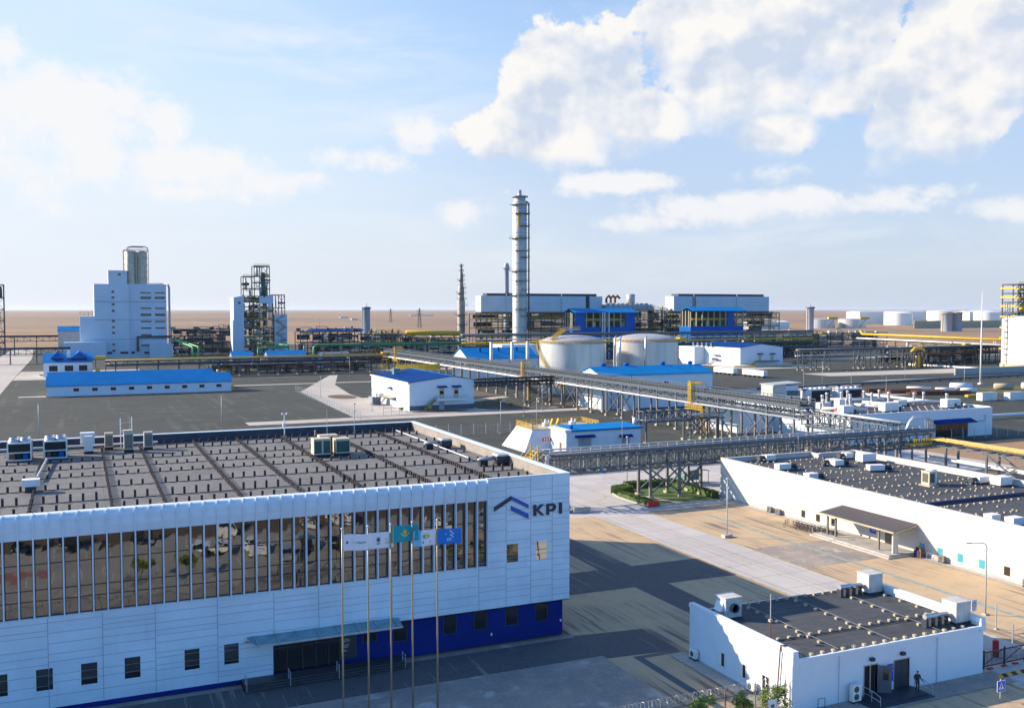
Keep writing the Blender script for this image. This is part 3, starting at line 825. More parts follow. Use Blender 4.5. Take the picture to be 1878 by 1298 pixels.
flag(FX[2], 15.3, 'turquoise sun flag', 'turquoise national flag with a golden sun over an eagle', (F_TQ,), [('poly', F_YE, [(.52 + .065 * math.cos(a), .60 + .13 * math.sin(a)) for a in [i * .42 for i in range(15)]])] + rays + [('poly', F_YE, wing), ('poly', F_YE, [(1.04 - u, v) for u, v in wing]), ('poly', F_YE, [(.49, .30), (.55, .30), (.56, .42), (.48, .42)])] + orn, .0, 2.0, 2.3, 1.3)
flag(FX[3], 14.75, 'pale blue edged white flag', 'white and pale blue flag with a green and yellow emblem', (F_WH, 1, lambda u: u < .3, F_PB), [('poly', F_GR, disc(.5, .62, .13)), ('poly', F_YE, disc(.53, .66, .08)), ('poly', F_NV, [(.36, .18), (.66, .18), (.66, .32), (.36, .32)])], -.05, .8, 2.2, 1.25)
chev = [[(.30, .66), (.50, .90), (.50, .82), (.32, .60)], [(.52, .88), (.70, .68), (.70, .60), (.52, .80)], [(.52, .66), (.70, .46), (.70, .40), (.52, .58)]]
flag(FX[4], 14.75, 'bright blue chevron flag', 'bright blue flag with white roof chevron and letters KPI', (F_BL,), [('poly', F_WH, p_) for p_ in chev] + [('text', F_WH, ('KPI', .36, .20, .17))], .12, 1.7, 2.1, 1.25)

# ------------------------------------------------------------------ gatehouse
GH = thing('gatehouse', 'small white flat roofed gatehouse with an open door and dark felt roof', 'gatehouse', (62, 67.5, 0))
gx0, gx1, gy0, gy1 = 51.3, 72.4, 60.6, 74.8
w = MB()
w.box(gx0, gy0, 0, gx0 + .35, gy1, 4.55, 0); w.box(gx1 - .35, gy0, 0, gx1, gy1, 4.55, 0)
w.box(gx0 + .35, gy1 - .3, 0, gx1 - .35, gy1, 4.15, 0)
for a, b_, z0, z1 in ((gx0 + .35, 58.75, 0, 4.2), (58.75, 60.2, 2.65, 4.2), (60.2, 62.0, 0, 4.2), (62.0, 63.7, 2.65, 4.2), (63.7, gx1 - .35, 0, 4.2)):
    w.box(a, gy0, z0, b_, gy0 + .3, z1, 0)
w.build('wall', [MT['plaster']], GH)
r = MB(); r.box(gx0 + .36, gy0 + .31, 3.9, gx1 - .36, gy1 - .31, 4.2); r.build('roof', MT['roof_dark'], GH)
c = MB()
c.box(gx0 - .06, gy0 - .15, 4.55, gx0 + .48, gy1 + .06, 4.95); c.box(gx1 - .48, gy0 - .15, 4.55, gx1 + .06, gy1 + .06, 4.95)
c.box(gx0 + .48, gy0 - .16, 4.0, gx1 - .48, gy0 - .003, 4.30); c.box(gx0 - .1, gy0 - .19, 3.82, gx0 + .5, gy0 - .003, 4.55)
c.box(gx1 - .5, gy0 - .19, 3.82, gx1 + .1, gy0 - .003, 4.55)
c.build('cornice', MT['plaster'], GH)
for i, yc in enumerate((69.85, 66.85, 63.8)):
    a = MB(); a.box(gx0 - .04, yc - .62, .55, gx0 - .003, yc + .62, .68); a.box(gx0 - .05, yc - .5, .68, gx0 - .003, yc + .5, 1.95)
    a.box(gx0 - .06, yc - .03, .70, gx0 - .05, yc + .03, 1.93)
    wn = a.build('window', MT['white'], GH)
    p = MB(); p.box(gx0 - .058, yc - .42, .76, gx0 - .051, yc - .03, 1.88, 0); p.box(gx0 - .058, yc + .03, .76, gx0 - .051, yc + .42, 1.88, 1)
    p.build('pane', [MT['darkglass'], MT['lens'] if i < 2 else MT['darkglass']], wn)
for (xa, xb) in ((58.75, 60.2), (62.0, 63.7)):
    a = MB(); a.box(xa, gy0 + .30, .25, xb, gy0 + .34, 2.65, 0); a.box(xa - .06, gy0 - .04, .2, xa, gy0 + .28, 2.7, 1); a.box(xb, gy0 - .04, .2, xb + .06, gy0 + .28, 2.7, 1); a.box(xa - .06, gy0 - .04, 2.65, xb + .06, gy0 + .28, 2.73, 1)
    if xa > 61:
        a.box(xa, gy0 + .05, .25, xb, gy0 + .12, 2.65, 2); a.box((xa + xb) / 2 - .02, gy0 + .04, .25, (xa + xb) / 2 + .02, gy0 + .05, 2.65, 0)
    else:
        a.box(xa + .75, gy0 + .1, .25, xa + .82, gy0 + .18, 2.65, 3)
    dr = a.build('door', [MT['black'], MT['galv'], MT['steel_dark'], MT['beige']], GH)
    if xa < 60:
        lf = MB(); lf.bar((60.24, gy0 - .08, 1.4), (61.15, gy0 - .62, 1.4), .06, 2.28, 0); lf.bar((60.55, gy0 - .30, 1.75), (60.9, gy0 - .51, 1.75), .075, .8, 1)
        lf.build('door_leaf', [MT['steel'], MT['darkglass']], dr)
    l = MB(); l.box((xa + xb) / 2 - .2, gy0 - .3, 3.05, (xa + xb) / 2 + .2, gy0 - .003, 3.3); l.build('wall_lamp', MT['steel_dark'], GH)
sg = MB(); sg.box(61.25, gy0 - .03, .95, 61.95, gy0 - .003, 2.45, 0)
for i in range(6): sg.box(61.33, gy0 - .034, 2.2 - i * .2, 61.33 + [.5, .4, .52, .3, .45, .38][i], gy0 - .03, 2.2 - i * .2 + .05, 1)
sg.box(61.25, gy0 - .03, .25, 61.95, gy0 - .003, .93, 1)
sg.build('sign_board', [MT['sign_blue'], MT['white']], GH)
pch = MB(); pch.box(57.6, 58.3, 0, 64.2, gy0 - .003, .12); pch.box(58.1, 58.75, .12, 63.9, gy0 - .003, .245); pch.build('porch_step', MT['steel_dark'], GH)
for x, ln in ((58.35, 1), (64.05, -1)):
    hr = MB()
    hr.pipe([(x, gy0 - .3, .2), (x, gy0 - .3, 1.15), (x, gy0 - 1.3, 1.15), (x + .15, gy0 - 2.1, .85), (x + .15, gy0 - 2.1, .05)], .03, 6)
    hr.pipe([(x, gy0 - 1.3, .2), (x, gy0 - 1.3, 1.15)], .03, 6); hr.pipe([(x, gy0 - .3, .65), (x, gy0 - 1.3, .65), (x + .15, gy0 - 2.1, .45)], .025, 6)
    hr.build('handrail', MT['galv'], GH)
for x in (66.9, 56.1):
    m_ = MB(); m_.pipe([(x, gy0 - .08, .1), (x, gy0 - .08, 4.0)], .06, 8); m_.build('downpipe', MT['plaster'], GH)
m_ = MB(); m_.pipe([(51.9, 61.9, 4.98), (51.2, 61.9, 5.05), (51.15, 61.9, 4.7), (51.15, 62.1, 2.3), (51.15, 62.3, .1)], .06, 8); m_.build('downpipe', MT['rust'], GH)
m_ = MB(); m_.cbox(71.9 + .75, 61.6, 1.2, .45, .5, 2.0); m_.build('meter_box', MT['lens'], GH)
m_ = MB(); m_.pipe([(52.2, 64.75, 4.30), (72, 64.2, 4.30)], .045, 8); m_.build('roof_conduit', MT['steel_dark'], GH)
for (a, b_) in (((56.9, 74.0), (56.3, 61.0)), ((62.5, 74.0), (62.0, 61.0)), ((68.0, 74.0), (67.6, 61.0))):
    m_ = MB(); m_.bar((*a, 4.36), (*b_, 4.36), .02); m_.build('lightning_wire', MT['galv'], GH)
blocks = []
for i in range(17): blocks.append((52.4 + i * 1.12, 61.0)); blocks.append((52.4 + i * 1.12, 65.0 if i % 2 else 64.95)); blocks.append((52.9 + i * 1.12, 74.0))
for lx in (56.8, 62.4, 68.0):
    for j in range(8): blocks.append((lx - .3 + j * -.05, 73 - j * 1.42))
for j in range(5): blocks.append((71.3, 63 + j * 2.0))
for x, y in blocks:
    m_ = MB(); m_.cbox(x + rs.uniform(-.05, .05), y, 4.2, .26, .26, .20); m_.build('roof_block', MT['cream'], GH)


DIRTY = mat('grimy_white_sheet', (.56, .54, .52), .5, var=.12, scale=1.2, streak=.45, streak_col=(.36, .33, .30))
def ac_cabinet(name, x, y, z, label, fans=True):
    """white rooftop ventilation cabinet with round hooded openings"""
    t = thing(name, label, 'ventilation unit', (x, y, z), 'white ventilation cabinets on the gatehouse roof')
    m_ = MB(); m_.cbox(x, y, z + .18, 1.75, 1.6, 1.75, 0); m_.cbox(x, y, z, 1.9, 1.75, .18, 1); m_.cbox(x, y, z + 1.93, 1.82, 1.68, .05, 0)
    m_.build('casing', [DIRTY, MT['steel_dark']], t)
    if fans:
        m_ = MB(); m_.lathe([(.02, 0), (.42, 0), (.42, .3), (.36, .3), (.36, .02)], 0, 0, 18)
        m_.v = [(x + a, y - .8 - c, z + 1.05 + b_) for a, b_, c in m_.v]; m_.build('fan_opening', MT['steel'], t)
        m_ = MB(); m_.prism([(x - 1.25, z + .75), (x - .875, z + 1.6), (x - .875, z + .75)], 'y', y - .5, y + .5); m_.build('hood', MT['white'], t)
    else:
        m_ = MB()
        m_.pipe([(x - .9, y - .1, z + .6), (x - 1.3, y - .1, z + .95), (x - 3.9, y - .15, z + .95)], .17, 10, 0); m_.pipe([(x - 2.6, y - .15, z + .95), (x - 3.95, y - .15, z + .95)], .24, 10, 0)
        m_.build('duct', [MT['galv']], t)
        m_ = MB()
        for k in range(4): m_.cbox(x - 1.5 - k * .78, y - .12, z, .28, .55, .75)
        m_.build('duct_support', MT['steel_dark'], t)
    return t


ac_cabinet('ventilation_unit', 53.4, 71.8, 4.22, 'white box ventilation unit with round fan hood beside the jagged sunlit wall')
ac_cabinet('ventilation_unit', 70.9, 72.6, 4.22, 'pale ventilation box with silver duct at the rear of the gatehouse roof', False)
ac_cabinet('ventilation_unit', 71.2, 62.5, 4.22, 'pale ventilation box with long duct above the sliding gate', False)
t = thing('antenna_mast', 'thin white and rusty antenna mast on the gatehouse roof', 'mast', (52.5, 64.8, 4.22))
m_ = MB(); m_.pipe([(52.5, 64.8, 4.2), (52.5, 64.8, 6.1)], .05, 8, 0); m_.build('pole', MT['rust'], t)
m_ = MB(); m_.pipe([(52.5, 64.8, 6.1), (52.5, 64.8, 8.3)], .045, 8); m_.build('tip', MT['lamp'], t)
m_ = MB(); m_.cbox(52.5, 64.8, 4.2, .3, .3, .2, 0); m_.cbox(52.5, 64.8, 5.95, .28, .28, .22, 0); m_.build('base_block', MT['cream'], t)


def split_ac(x, y, z, rz, label, group, fans=1, col='lens'):
    """outdoor air conditioner: casing, fan grilles, bracket. faces -Y at rz 0"""
    t = thing('air_conditioner', label, 'air conditioner', (x, y, z), group)
    h = .62 * fans + .1
    m_ = MB(); m_.cbox(x, y, z + .15, .95, .36, h); m_.build('casing', MT[col], t)
    for k in range(fans):
        zc = z + .15 + .36 + k * .62
        m_ = MB(); n = 16
        for rr, mi in ((.26, 0), (.19, 1), (.09, 0)):
            m_.add([(x - .06 + rr * math.cos(2 * math.pi * i / n), y - .182 - (.004 * (1 + (.26 - rr) * 20)), zc + rr * math.sin(2 * math.pi * i / n)) for i in range(n)], [tuple(range(n))], mi)
        m_.build('fan_grille', [MT['steel_dark'], MT['steel']], t)
    m_ = MB()
    for sx in (-.35, .35): m_.cbox(x + sx, y, z, .06, .5, .15)
    m_.box(x - .35, y - .03, z + .05, x + .35, y + .03, z + .11)
    m_.build('bracket', MT['steel_dark'], t)
    t.rotation_euler = (0, 0, rz)
    return t


split_ac(57.4, 60.1, .05, 0, 'white air conditioner with two stacked fans beside the gatehouse door', 'outdoor air conditioners', 2)
split_ac(50.95, 73.6, .1, -math.pi / 2, 'small air conditioner low on the shaded gatehouse side wall', 'outdoor air conditioners')
split_ac(50.95, 65.2, .1, -math.pi / 2, 'air conditioner on the sunlit gatehouse wall just behind the fence', 'outdoor air conditioners')
fr = MB(); fr.pipe([(53.6, 60.2, 0), (53.6, 60.2, .9), (54.3, 60.2, .9), (54.3, 60.2, 0)], .03, 6); tag(fr.build('hoop_rail', MT['steel_dark']), 'small dark hoop rail standing by the gatehouse front wall', 'rail')

# ------------------------------------------------------------------ person on the porch
def person(loc, rz, label):
    P = [((0, 0, .93), (.135, .105)), ((0, 0, 1.08), (.135, .10)), ((0, .01, 1.25), (.18, .13)), ((0, 0, 1.40), (.155, .11)), ((0, -.01, 1.50), (.055, .055)), ((0, -.03, 1.56), (.05, .05)),
         ((0, -.035, 1.64), (.078, .095)), ((0, -.03, 1.72), (.068, .085)), ((0, -.125, 1.63), (.014, .018)),
         ((.085, -.035, 1.64), (.012, .022)), ((-.085, -.035, 1.64), (.012, .022))]
    E = [(0, 1), (1, 2), (2, 3), (3, 4), (4, 5), (5, 6), (6, 7), (6, 8), (6, 9), (6, 10)]
    def chain(start, pts):
        p0 = start
        for co, r in pts:
            P.append((co, r if isinstance(r, tuple) else (r, r))); E.append((p0, len(P) - 1)); p0 = len(P) - 1
        return p0
    chain(0, [((.10, 0, .86), .095), ((.11, -.03, .50), .065), ((.11, .02, .12), .05), ((.11, .0, .06), .045), ((.12, -.16, .045), .035)])
    chain(0, [((-.10, 0, .86), .095), ((-.10, -.10, .52), .065), ((-.10, .06, .16), .05), ((-.10, .05, .08), .045), ((-.11, -.10, .045), .035)])
    hr = chain(3, [((.20, 0, 1.40), .078), ((.27, -.02, 1.13), .05), ((.36, -.16, .96), .037), ((.385, -.20, .93), (.035, .022))])
    hl = chain(3, [((-.20, 0, 1.40), .078), ((-.27, .04, 1.15), .05), ((-.20, -.12, 1.0), .037), ((-.17, -.17, .99), (.022, .035))])
    for h, d in ((hr, 1), (hl, -1)):
        c0 = P[h][0]
        for k, ln in enumerate((.055, .075, .08, .07)):
            o = (k - 1.5) * .02
            chain(h, [((c0[0] + d * .02 + o * .3, c0[1] - .045, c0[2] + o), .010), ((c0[0] + d * .02 + o * .3, c0[1] - .045 - ln * .5, c0[2] + o - .012), .009), ((c0[0] + d * .015, c0[1] - .045 - ln, c0[2] + o - .04), .008)])
        chain(h, [((c0[0] - d * .03, c0[1] - .03, c0[2] + .02), .011), ((c0[0] - d * .035, c0[1] - .065, c0[2] + .02), .009)])
    me = bpy.data.meshes.new('person'); me.from_pydata([p[0] for p in P], E, []); me.update()
    ob = bpy.data.objects.new('person', me); COL.objects.link(ob)
    sk = ob.modifiers.new('skin', 'SKIN'); ob.modifiers.new('sub', 'SUBSURF').render_levels = 1
    ob.modifiers['sub'].levels = 1
    for i, p in enumerate(P):
        me.skin_vertices[0].data[i].radius = p[1]
        me.skin_vertices[0].data[i].use_root = (i == 0)
    dg = bpy.context.evaluated_depsgraph_get(); dg.update()
    ev = bpy.data.meshes.new_from_object(ob.evaluated_get(dg))
    ob.modifiers.clear(); ob.data = ev; bpy.data.meshes.remove(me)
    ev.materials.clear(); ev.materials.append(MT['uniform']); ev.materials.append(MT['skin']); ev.materials.append(MT['tyre'])
    for f in ev.polygons:
        c = f.center
        hand = c.z < 1.03 and ((c.x > .375 and c.y < -.17) or (abs(c.x + .17) < .06 and c.y < -.165))
        f.material_index = 1 if c.z > 1.51 or hand else 2 if c.z < .10 else 0
    ev.shade_smooth()
    ob.location = loc; ob.rotation_euler = (0, 0, rz); ORG[ob.as_pointer()] = (0, 0, 0)
    tag(ob, label, 'person')
    m_ = MB(); m_.ball((0, -.015, 1.70), .095, 10, 8, sq=(.92, 1.05, .78)); m_.build('hair', MT['tyre'], ob, True)
    m_ = MB()
    for sx in (-.03, .03): m_.ball((sx, -.122, 1.655), .009, 6, 4)
    m_.build('eyes', MT['black'], ob)
    m_ = MB(); m_.lathe([(.175, 1.22), (.18, 1.16), (.17, .84), (.16, .83)], 0, 0, 16); m_.v = [(a, b_ * .8, c) for a, b_, c in m_.v]; m_.build('jacket', MT['uniform'], ob, True)
    return ob


person((63.35, 59.35, .245), math.radians(-20), 'person in dark uniform on the gatehouse porch, one hand on the rail')

# ------------------------------------------------------------------ front fence, trees, gate, signs
FN = thing('security_fence', 'grey bar fence topped with razor wire running up to the gatehouse', 'fence', (20, 61, 0))
m_ = MB()
x = -20.0
while x < 51.1:
    m_.box(x, 60.985, .12, x + .025, 61.015, 2.35); x += .115
for z in (.35, 2.1): m_.box(-20, 61.016, z, 51.2, 61.05, z + .05)
m_.build('bars', MT['steel'], FN)
for i in range(25):
    x = 51.0 - i * 2.9
    m_ = MB(); m_.cbox(x, 61.06, 0, .08, .08, 2.55); m_.bar((x, 61.06, 2.5), (x - .18, 60.85, 2.95), .04); m_.bar((x, 61.06, 2.5), (x + .18, 61.25, 2.95), .04); m_.build('post', MT['steel_warm'], FN)
m_ = MB(); pts = []
for i in range(2600):
    a = i * .52; pts.append((-20 + i * 71.0 / 2600, 61.05 + .24 * math.cos(a), 2.72 + .24 * math.sin(a)))
m_.pipe(pts, .008, 3); m_.build('razor_wire', MT['galv'], FN)


def leaf_crown(mb, c, r, n, size, rnd, squash=1.0):
    for _ in range(n):
        d = Vector((rnd.gauss(0, 1), rnd.gauss(0, 1), rnd.gauss(0, 1))).normalized() * (rnd.random() ** .45)
        p = Vector(c) + Vector((d.x * r, d.y * r, d.z * r * squash))
        a = Vector((rnd.gauss(0, 1), rnd.gauss(0, 1), rnd.gauss(0, .6))).normalized(); b_ = a.cross(Vector((rnd.gauss(0, 1), rnd.gauss(0, 1), rnd.gauss(0, 1)))).normalized()
        s = size * rnd.uniform(.6, 1.3)
        mb.add([p - a * s, p - b_ * s * .45, p + a * s, p + b_ * s * .45], [(0, 1, 2, 3)])


def young_tree(x, y, h, cr, label, group, seed, m='leafy', n=2400, leaf=.085):
    rnd = random.Random(seed)
    t = thing('young_tree', label, 'tree', (x, y, 0), group)
    m_ = MB(); top = (x + rnd.uniform(-.1, .1), y, h * .75)
    m_.pipe([(x, y, 0), (x + .03, y, h * .35), top], [.07, .05, .025], 7)
    tips = []
    for k in range(7):
        a = k * 2.4 + rnd.random(); zz = h * rnd.uniform(.35, .65); e = (x + math.cos(a) * cr * .75, y + math.sin(a) * cr * .75, zz + h * rnd.uniform(.12, .3))
        m_.pipe([(x, y, zz), ((x + e[0]) / 2, (y + e[1]) / 2, zz + .12 * h), e], [.03, .02, .01], 5); tips.append(e)
    m_.build('trunk', MT['bark'], t)
    m_ = MB()
    for e in tips + [top, (x, y, h * .9)]: leaf_crown(m_, e, cr * rnd.uniform(.32, .5), n // 9, leaf, rnd, 1.25)
    m_.build('crown', MT[m], t)
    return t


young_tree(41.2, 58.4, 3.9, .95, 'leafy young tree in front of the bar fence, farthest from the gatehouse', 'young trees along the fence', 1)
young_tree(44.8, 58.4, 3.6, .8, 'slim young tree in front of the fence between two bushier ones', 'young trees along the fence', 2)
young_tree(48.0, 58.6, 3.5, 1.1, 'broad bushy young tree closest to the gatehouse corner', 'young trees along the fence', 3)
for i, x in enumerate((6.7, 11.4)): young_tree(x, 49, 3.2, .9, ('dark young tree seen mirrored in the middle of the window strip', 'second young tree seen mirrored in the window strip')[i], 'young trees along the fence', 20 + i)
# small notice board in front of the bushy tree
m_ = MB(); m_.cbox(46.9, 57.6, 0, .07, .07, 2.3, 0); m_.cbox(46.9, 57.55, 2.0, .75, .05, .95, 1); m_.cbox(46.9, 57.52, 2.35, .3, .02, .25, 2)
tag(m_.build('notice_board', [MT['lamp'], MT['white'], MT['steel']]), 'small white notice board on a pole among the young trees', 'sign')

GT = thing('sliding_gate', 'dark blue grey sliding gate with vertical bars beside the gatehouse', 'gate', (77, 61.1, 0))
m_ = MB()
for z in (.25, 1.5): m_.box(73.0, 61.05, z, 88, 61.13, z + .09)
x = 73.1
while x < 88: m_.box(x, 61.08, .3, x + .03, 61.11, 1.5); x += .16
m_.build('bars', MT['steel_dark'], GT)
for x in (73.0, 75.6, 78.2, 80.8, 83.4, 86.0):
    m_ = MB(); m_.cbox(x, 61.0, .1, .12, .12, 1.7); m_.build('post', MT['steel_dark'], GT)
    m_ = MB(); m_.bar((x, 61.14, .3), (x + 2.5, 61.14, 1.5), .05); m_.build('brace', MT['steel_dark'], GT)
for x in (73.8, 75.6, 77.0, 79.3): 
    m_ = MB(); m_.cbox(x, 61.0, 0, .55, .25, .14); m_.build('reflector', MT['red'], GT)
m_ = MB(); m_.lathe([(.26, 0), (.28, .1), (.28, 1.5), (.18, 1.6), (0, 1.6)], 76.9, 63.0, 14); tag(m_.build('red_hydrant', MT['red']), 'red cylindrical fire hydrant housing behind the sliding gate', 'hydrant')


def ped_sign():
    t = thing('crossing_sign', 'blue square pedestrian crossing sign on a yellowish post', 'traffic sign', (68.4, 55.5, 0))
    m_ = MB(); m_.pipe([(68.4, 55.5, 0), (68.4, 55.5, 1.9)], .045, 8); m_.build('post', MT['cream'], t)
    m_ = MB(); a = .46
    m_.box(68.4 - a, 55.42, .85, 68.4 + a, 55.45, .85 + 2 * a, 0); m_.box(68.4 - a + .04, 55.412, .89, 68.4 + a - .04, 55.42, .81 + 2 * a, 1)
    zc = .85 + a
    m_.prism([(68.4 - .33, zc - .28), (68.4 + .33, zc - .28), (68.4, zc + .32)], 'y', 55.404, 55.412, 0)
    fx = 68.4
    for poly in ([(fx - .03, zc + .10), (fx + .03, zc + .10), (fx + .03, zc + .17), (fx - .03, zc + .17)], [(fx - .04, zc - .08), (fx + .04, zc - .08), (fx + .03, zc + .09), (fx - .03, zc + .09)], [(fx - .04, zc - .08), (fx - .01, zc - .08), (fx - .08, zc - .24), (fx - .12, zc - .24)], [(fx + .01, zc - .08), (fx + .04, zc - .08), (fx + .11, zc - .24), (fx + .07, zc - .24)], [(fx + .03, zc + .06), (fx + .10, zc - .06), (fx + .08, zc - .08), (fx + .02, zc + .02)], [(fx - .03, zc + .06), (fx - .10, zc - .05), (fx - .08, zc - .07), (fx - .02, zc + .02)]):
        m_.prism(poly, 'y', 55.398, 55.404, 2)
    for k in range(4): m_.box(fx - .26 + k * .15, 55.398, zc - .275, fx - .19 + k * .15, 55.404, zc - .25, 2)
    m_.build('plate', [MT['white'], MT['sign_blue'], MT['black']], t)


ped_sign()
t = thing('speed_sign', 'white rectangular zone sign with a ringed number beside a lamp post', 'traffic sign', (81.2, 69.2, 0))
m_ = MB(); m_.pipe([(81.2, 69.2, 0), (81.2, 69.2, 3.2)], .04, 8); m_.build('post', MT['galv'], t)
m_ = MB(); m_.box(80.85, 69.1, 2.0, 81.55, 69.13, 3.15, 0); n = 24
zc = 2.65
for rr, mi, dd in ((.27, 1, .004), (.20, 0, .008)):
    m_.add([(81.2 + rr * math.cos(2 * math.pi * i / n), 69.1 - dd, zc + rr * math.sin(2 * math.pi * i / n)) for i in range(n)], [tuple(range(n))], mi)
vs, fs = text_polys('5', .34); m_.add([(81.11 + a[0], 69.088, zc - .12 + a[1]) for a in vs], fs, 2)
vs, fs = text_polys('ЗОНА', .15); m_.add([(80.97 + a[0], 69.088, 2.15 + a[1]) for a in vs], fs, 2)
m_.build('plate', [MT['white'], MT['navy'], MT['black']], t)
for i, (x, y, h) in enumerate(((77.9, 67.8, 4.2), (83.6, 68.5, 2.6), (80.6, 64.2, 2.2))):
    m_ = MB(); m_.pipe([(x, y, 0), (x, y, h)], .06 if i else .07, 8); m_.cbox(x, y, 0, .3, .3, .12)
    tag(m_.build('bollard_post', MT['lamp']), ('tall plain pale post on tan paving behind the gatehouse', 'thin dark post on tan paving right of the zone sign', 'short pale post standing just behind the sliding gate')[i], 'post')
m_ = MB()
for z in (.5, 1.0, 1.5): m_.bar((80.6, 64.2, z), (92, 66.5, z), .025)
tag(m_.build('wire_barrier', MT['steel']), 'low wire barrier running off behind the sliding gate', 'barrier')


# ------------------------------------------------------------------ lamp posts
def lamp(x, y, h, ang, label, arm=1.8, block=False, group='street lamps', r=.09):
    t = thing('street_lamp', label, 'street lamp', (x, y, 0), group)
    m_ = MB(); c, s_ = math.cos(ang), math.sin(ang)
    if arm: pts = [(x, y, 0), (x, y, h * .5), (x, y, h - .45), (x + c * .12, y + s_ * .12, h - .12), (x + c * .45, y + s_ * .45, h), (x + c * arm, y + s_ * arm, h + .05)]; rr = [r, r * .85, r * .7, r * .6, r * .55, r * .5]
    else: pts = [(x, y, 0), (x, y, h * .5), (x, y, h)]; rr = [r, r * .85, r * .65]
    m_.pipe(pts, rr, 8); m_.build('pole', MT['lamp'], t, True)
    m_ = MB()
    if arm: m_.bar((x + c * (arm - .15), y + s_ * (arm - .15), h + .05), (x + c * (arm + .5), y + s_ * (arm + .5), h + .05), .22, .1, 0)
    else: m_.cbox(x, y, h, .3, .3, .2, 0)
    m_.build('lamp_head', [MT['lamp']], t)
    m_ = MB(); m_.cbox(x, y, 0, 1.3 if block else .5, .9 if block else .5, .42 if block else .15); m_.build('footing', MT['concrete'], t)


lamp(83.0, 112.1, 8.2, 0, 'white lamp post on a concrete block at the edge of the concrete road', 0, True)
lamp(86.6, 72.3, 7.6, math.radians(165), 'curved arm lamp post in front of the long white wall', 1.9)
lamp(90.1, 151.4, 9.0, 0, 'straight pale lamp post standing in the clipped hedge island', 0)


# ------------------------------------------------------------------ parked cars (mirrored in the office glazing)
def car(x, y, rz, paint, label, tall=0.0, copy_of=None):
    t = thing('parked_car', label, 'car', (x, y, 0), 'cars parked in front of the office')
    side = [(-2.25, .42), (-2.2, .85), (-1.95, 1.02 + tall * .6), (-1.55, 1.05 + tall * .9), (1.05, 1.05 + tall * .3), (2.0, .92), (2.28, .72), (2.25, .38), (-2.2, .35)]
    m_ = MB(); k = len(side)
    for yy, inset in ((-.92, .0), (.92, .0)):
        pass
    m_.prism([(x + a, b_) for a, b_ in side], 'y', y - .91, y + .91); m_.build('body', paint, t)
    top = 1.50 + tall
    m_ = MB(); m_.add([(x - 1.9, y - .85, 1.0), (x + 1.15, y - .85, 1.0), (x + .35, y - .68, top), (x - 1.5, y - .68, top), (x - 1.9, y + .85, 1.0), (x + 1.15, y + .85, 1.0), (x + .35, y + .68, top), (x - 1.5, y + .68, top)],
                      [(0, 1, 2, 3), (7, 6, 5, 4), (1, 5, 6, 2), (0, 3, 7, 4)]); m_.build('window', MT['darkglass'], t)
    m_ = MB(); m_.box(x - 1.55, y - .70, top, x + .4, y + .70, top + .05)
    for a, b_ in ((-1.55, -1.45), (-.55, -.45)):
        for s_ in (-1, 1): m_.bar((x + a - .1, y + s_ * .86, 1.0), (x + a + .05, y + s_ * .70, top), .09)
    for s_ in (-1, 1): m_.bar((x + 1.13, y + s_ * .86, 1.0), (x + .36, y + s_ * .70, top), .09)
    m_.build('roof', paint, t)
    for wx in (-1.4, 1.4):
        for s_ in (-1, 1):
            m_ = MB(); m_.pipe([(x + wx, y + s_ * .72, .34), (x + wx, y + s_ * .94, .34)], .34, 16); wl_ = m_.build('wheel', MT['tyre'], t)
            m_ = MB(); m_.pipe([(x + wx, y + s_ * .94, .34), (x + wx, y + s_ * .95, .34)], .2, 12); m_.build('rim', MT['galv'], wl_)
    for s_ in (-.65, .65):
        m_ = MB(); m_.box(x + 2.2, y + s_ - .18, .68, x + 2.285, y + s_ + .18, .84); m_.build('headlight', MT['lens'], t)
        m_ = MB(); m_.box(x - 2.26, y + s_ - .15, .75, x - 2.19, y + s_ + .15, .95); m_.build('tail_light', MT['red'], t)
    t.rotation_euler = (0, 0, rz)
    return t


CW = mat('car_white', (.75, .75, .74), .25, var=.02); CB = mat('car_black', (.015, .016, .02), .2, var=.02); CS = mat('car_silver', (.42, .44, .46), .3, metal=.5, var=.03)
for (x, y, a, pm, tl, lb) in ((-7.5, 26.5, 96, CB, .45, 'black van mirrored at the left end of the window strip'), (-1.5, 26.5, 88, CB, .45, 'second black van mirrored near the left end'), (7.5, 27.5, 92, CB, .4, 'black off roader mirrored left of the middle bays'), (14.3, 37.4, 84, CW, 0, 'small white car of a close pair mirrored mid strip'), (17.0, 36.6, 95, CW, 0, 'other small white car of the close pair mirrored mid strip'), (19.0, 26.0, 90, CW, .2, 'white minivan mirrored just under the cornice'), (20.8, 39.6, 80, CW, .1, 'white hatchback mirrored right of the pair'), (24.4, 44.5, 100, CS, 0, 'silver car mirrored low in the strip behind the first flag'), (30.5, 27.0, 92, CW, .1, 'white car mirrored high above the first flag'), (35.5, 26.0, 88, CW, .2, 'white off roader mirrored high above the second flag'), (27.5, 40.5, 90, CB, .1, 'black car mirrored left of the first flagpole'), (32.2, 41.0, 86, CB, 0, 'black car mirrored behind the white flags'), (48, 34.5, 90, CW, 0, 'white car mirrored right of the turquoise flag'), (54, 36.5, 92, CS, .1, 'silver car mirrored in the last window bay')):
    car(x, y, math.radians(a), pm, lb, tl)


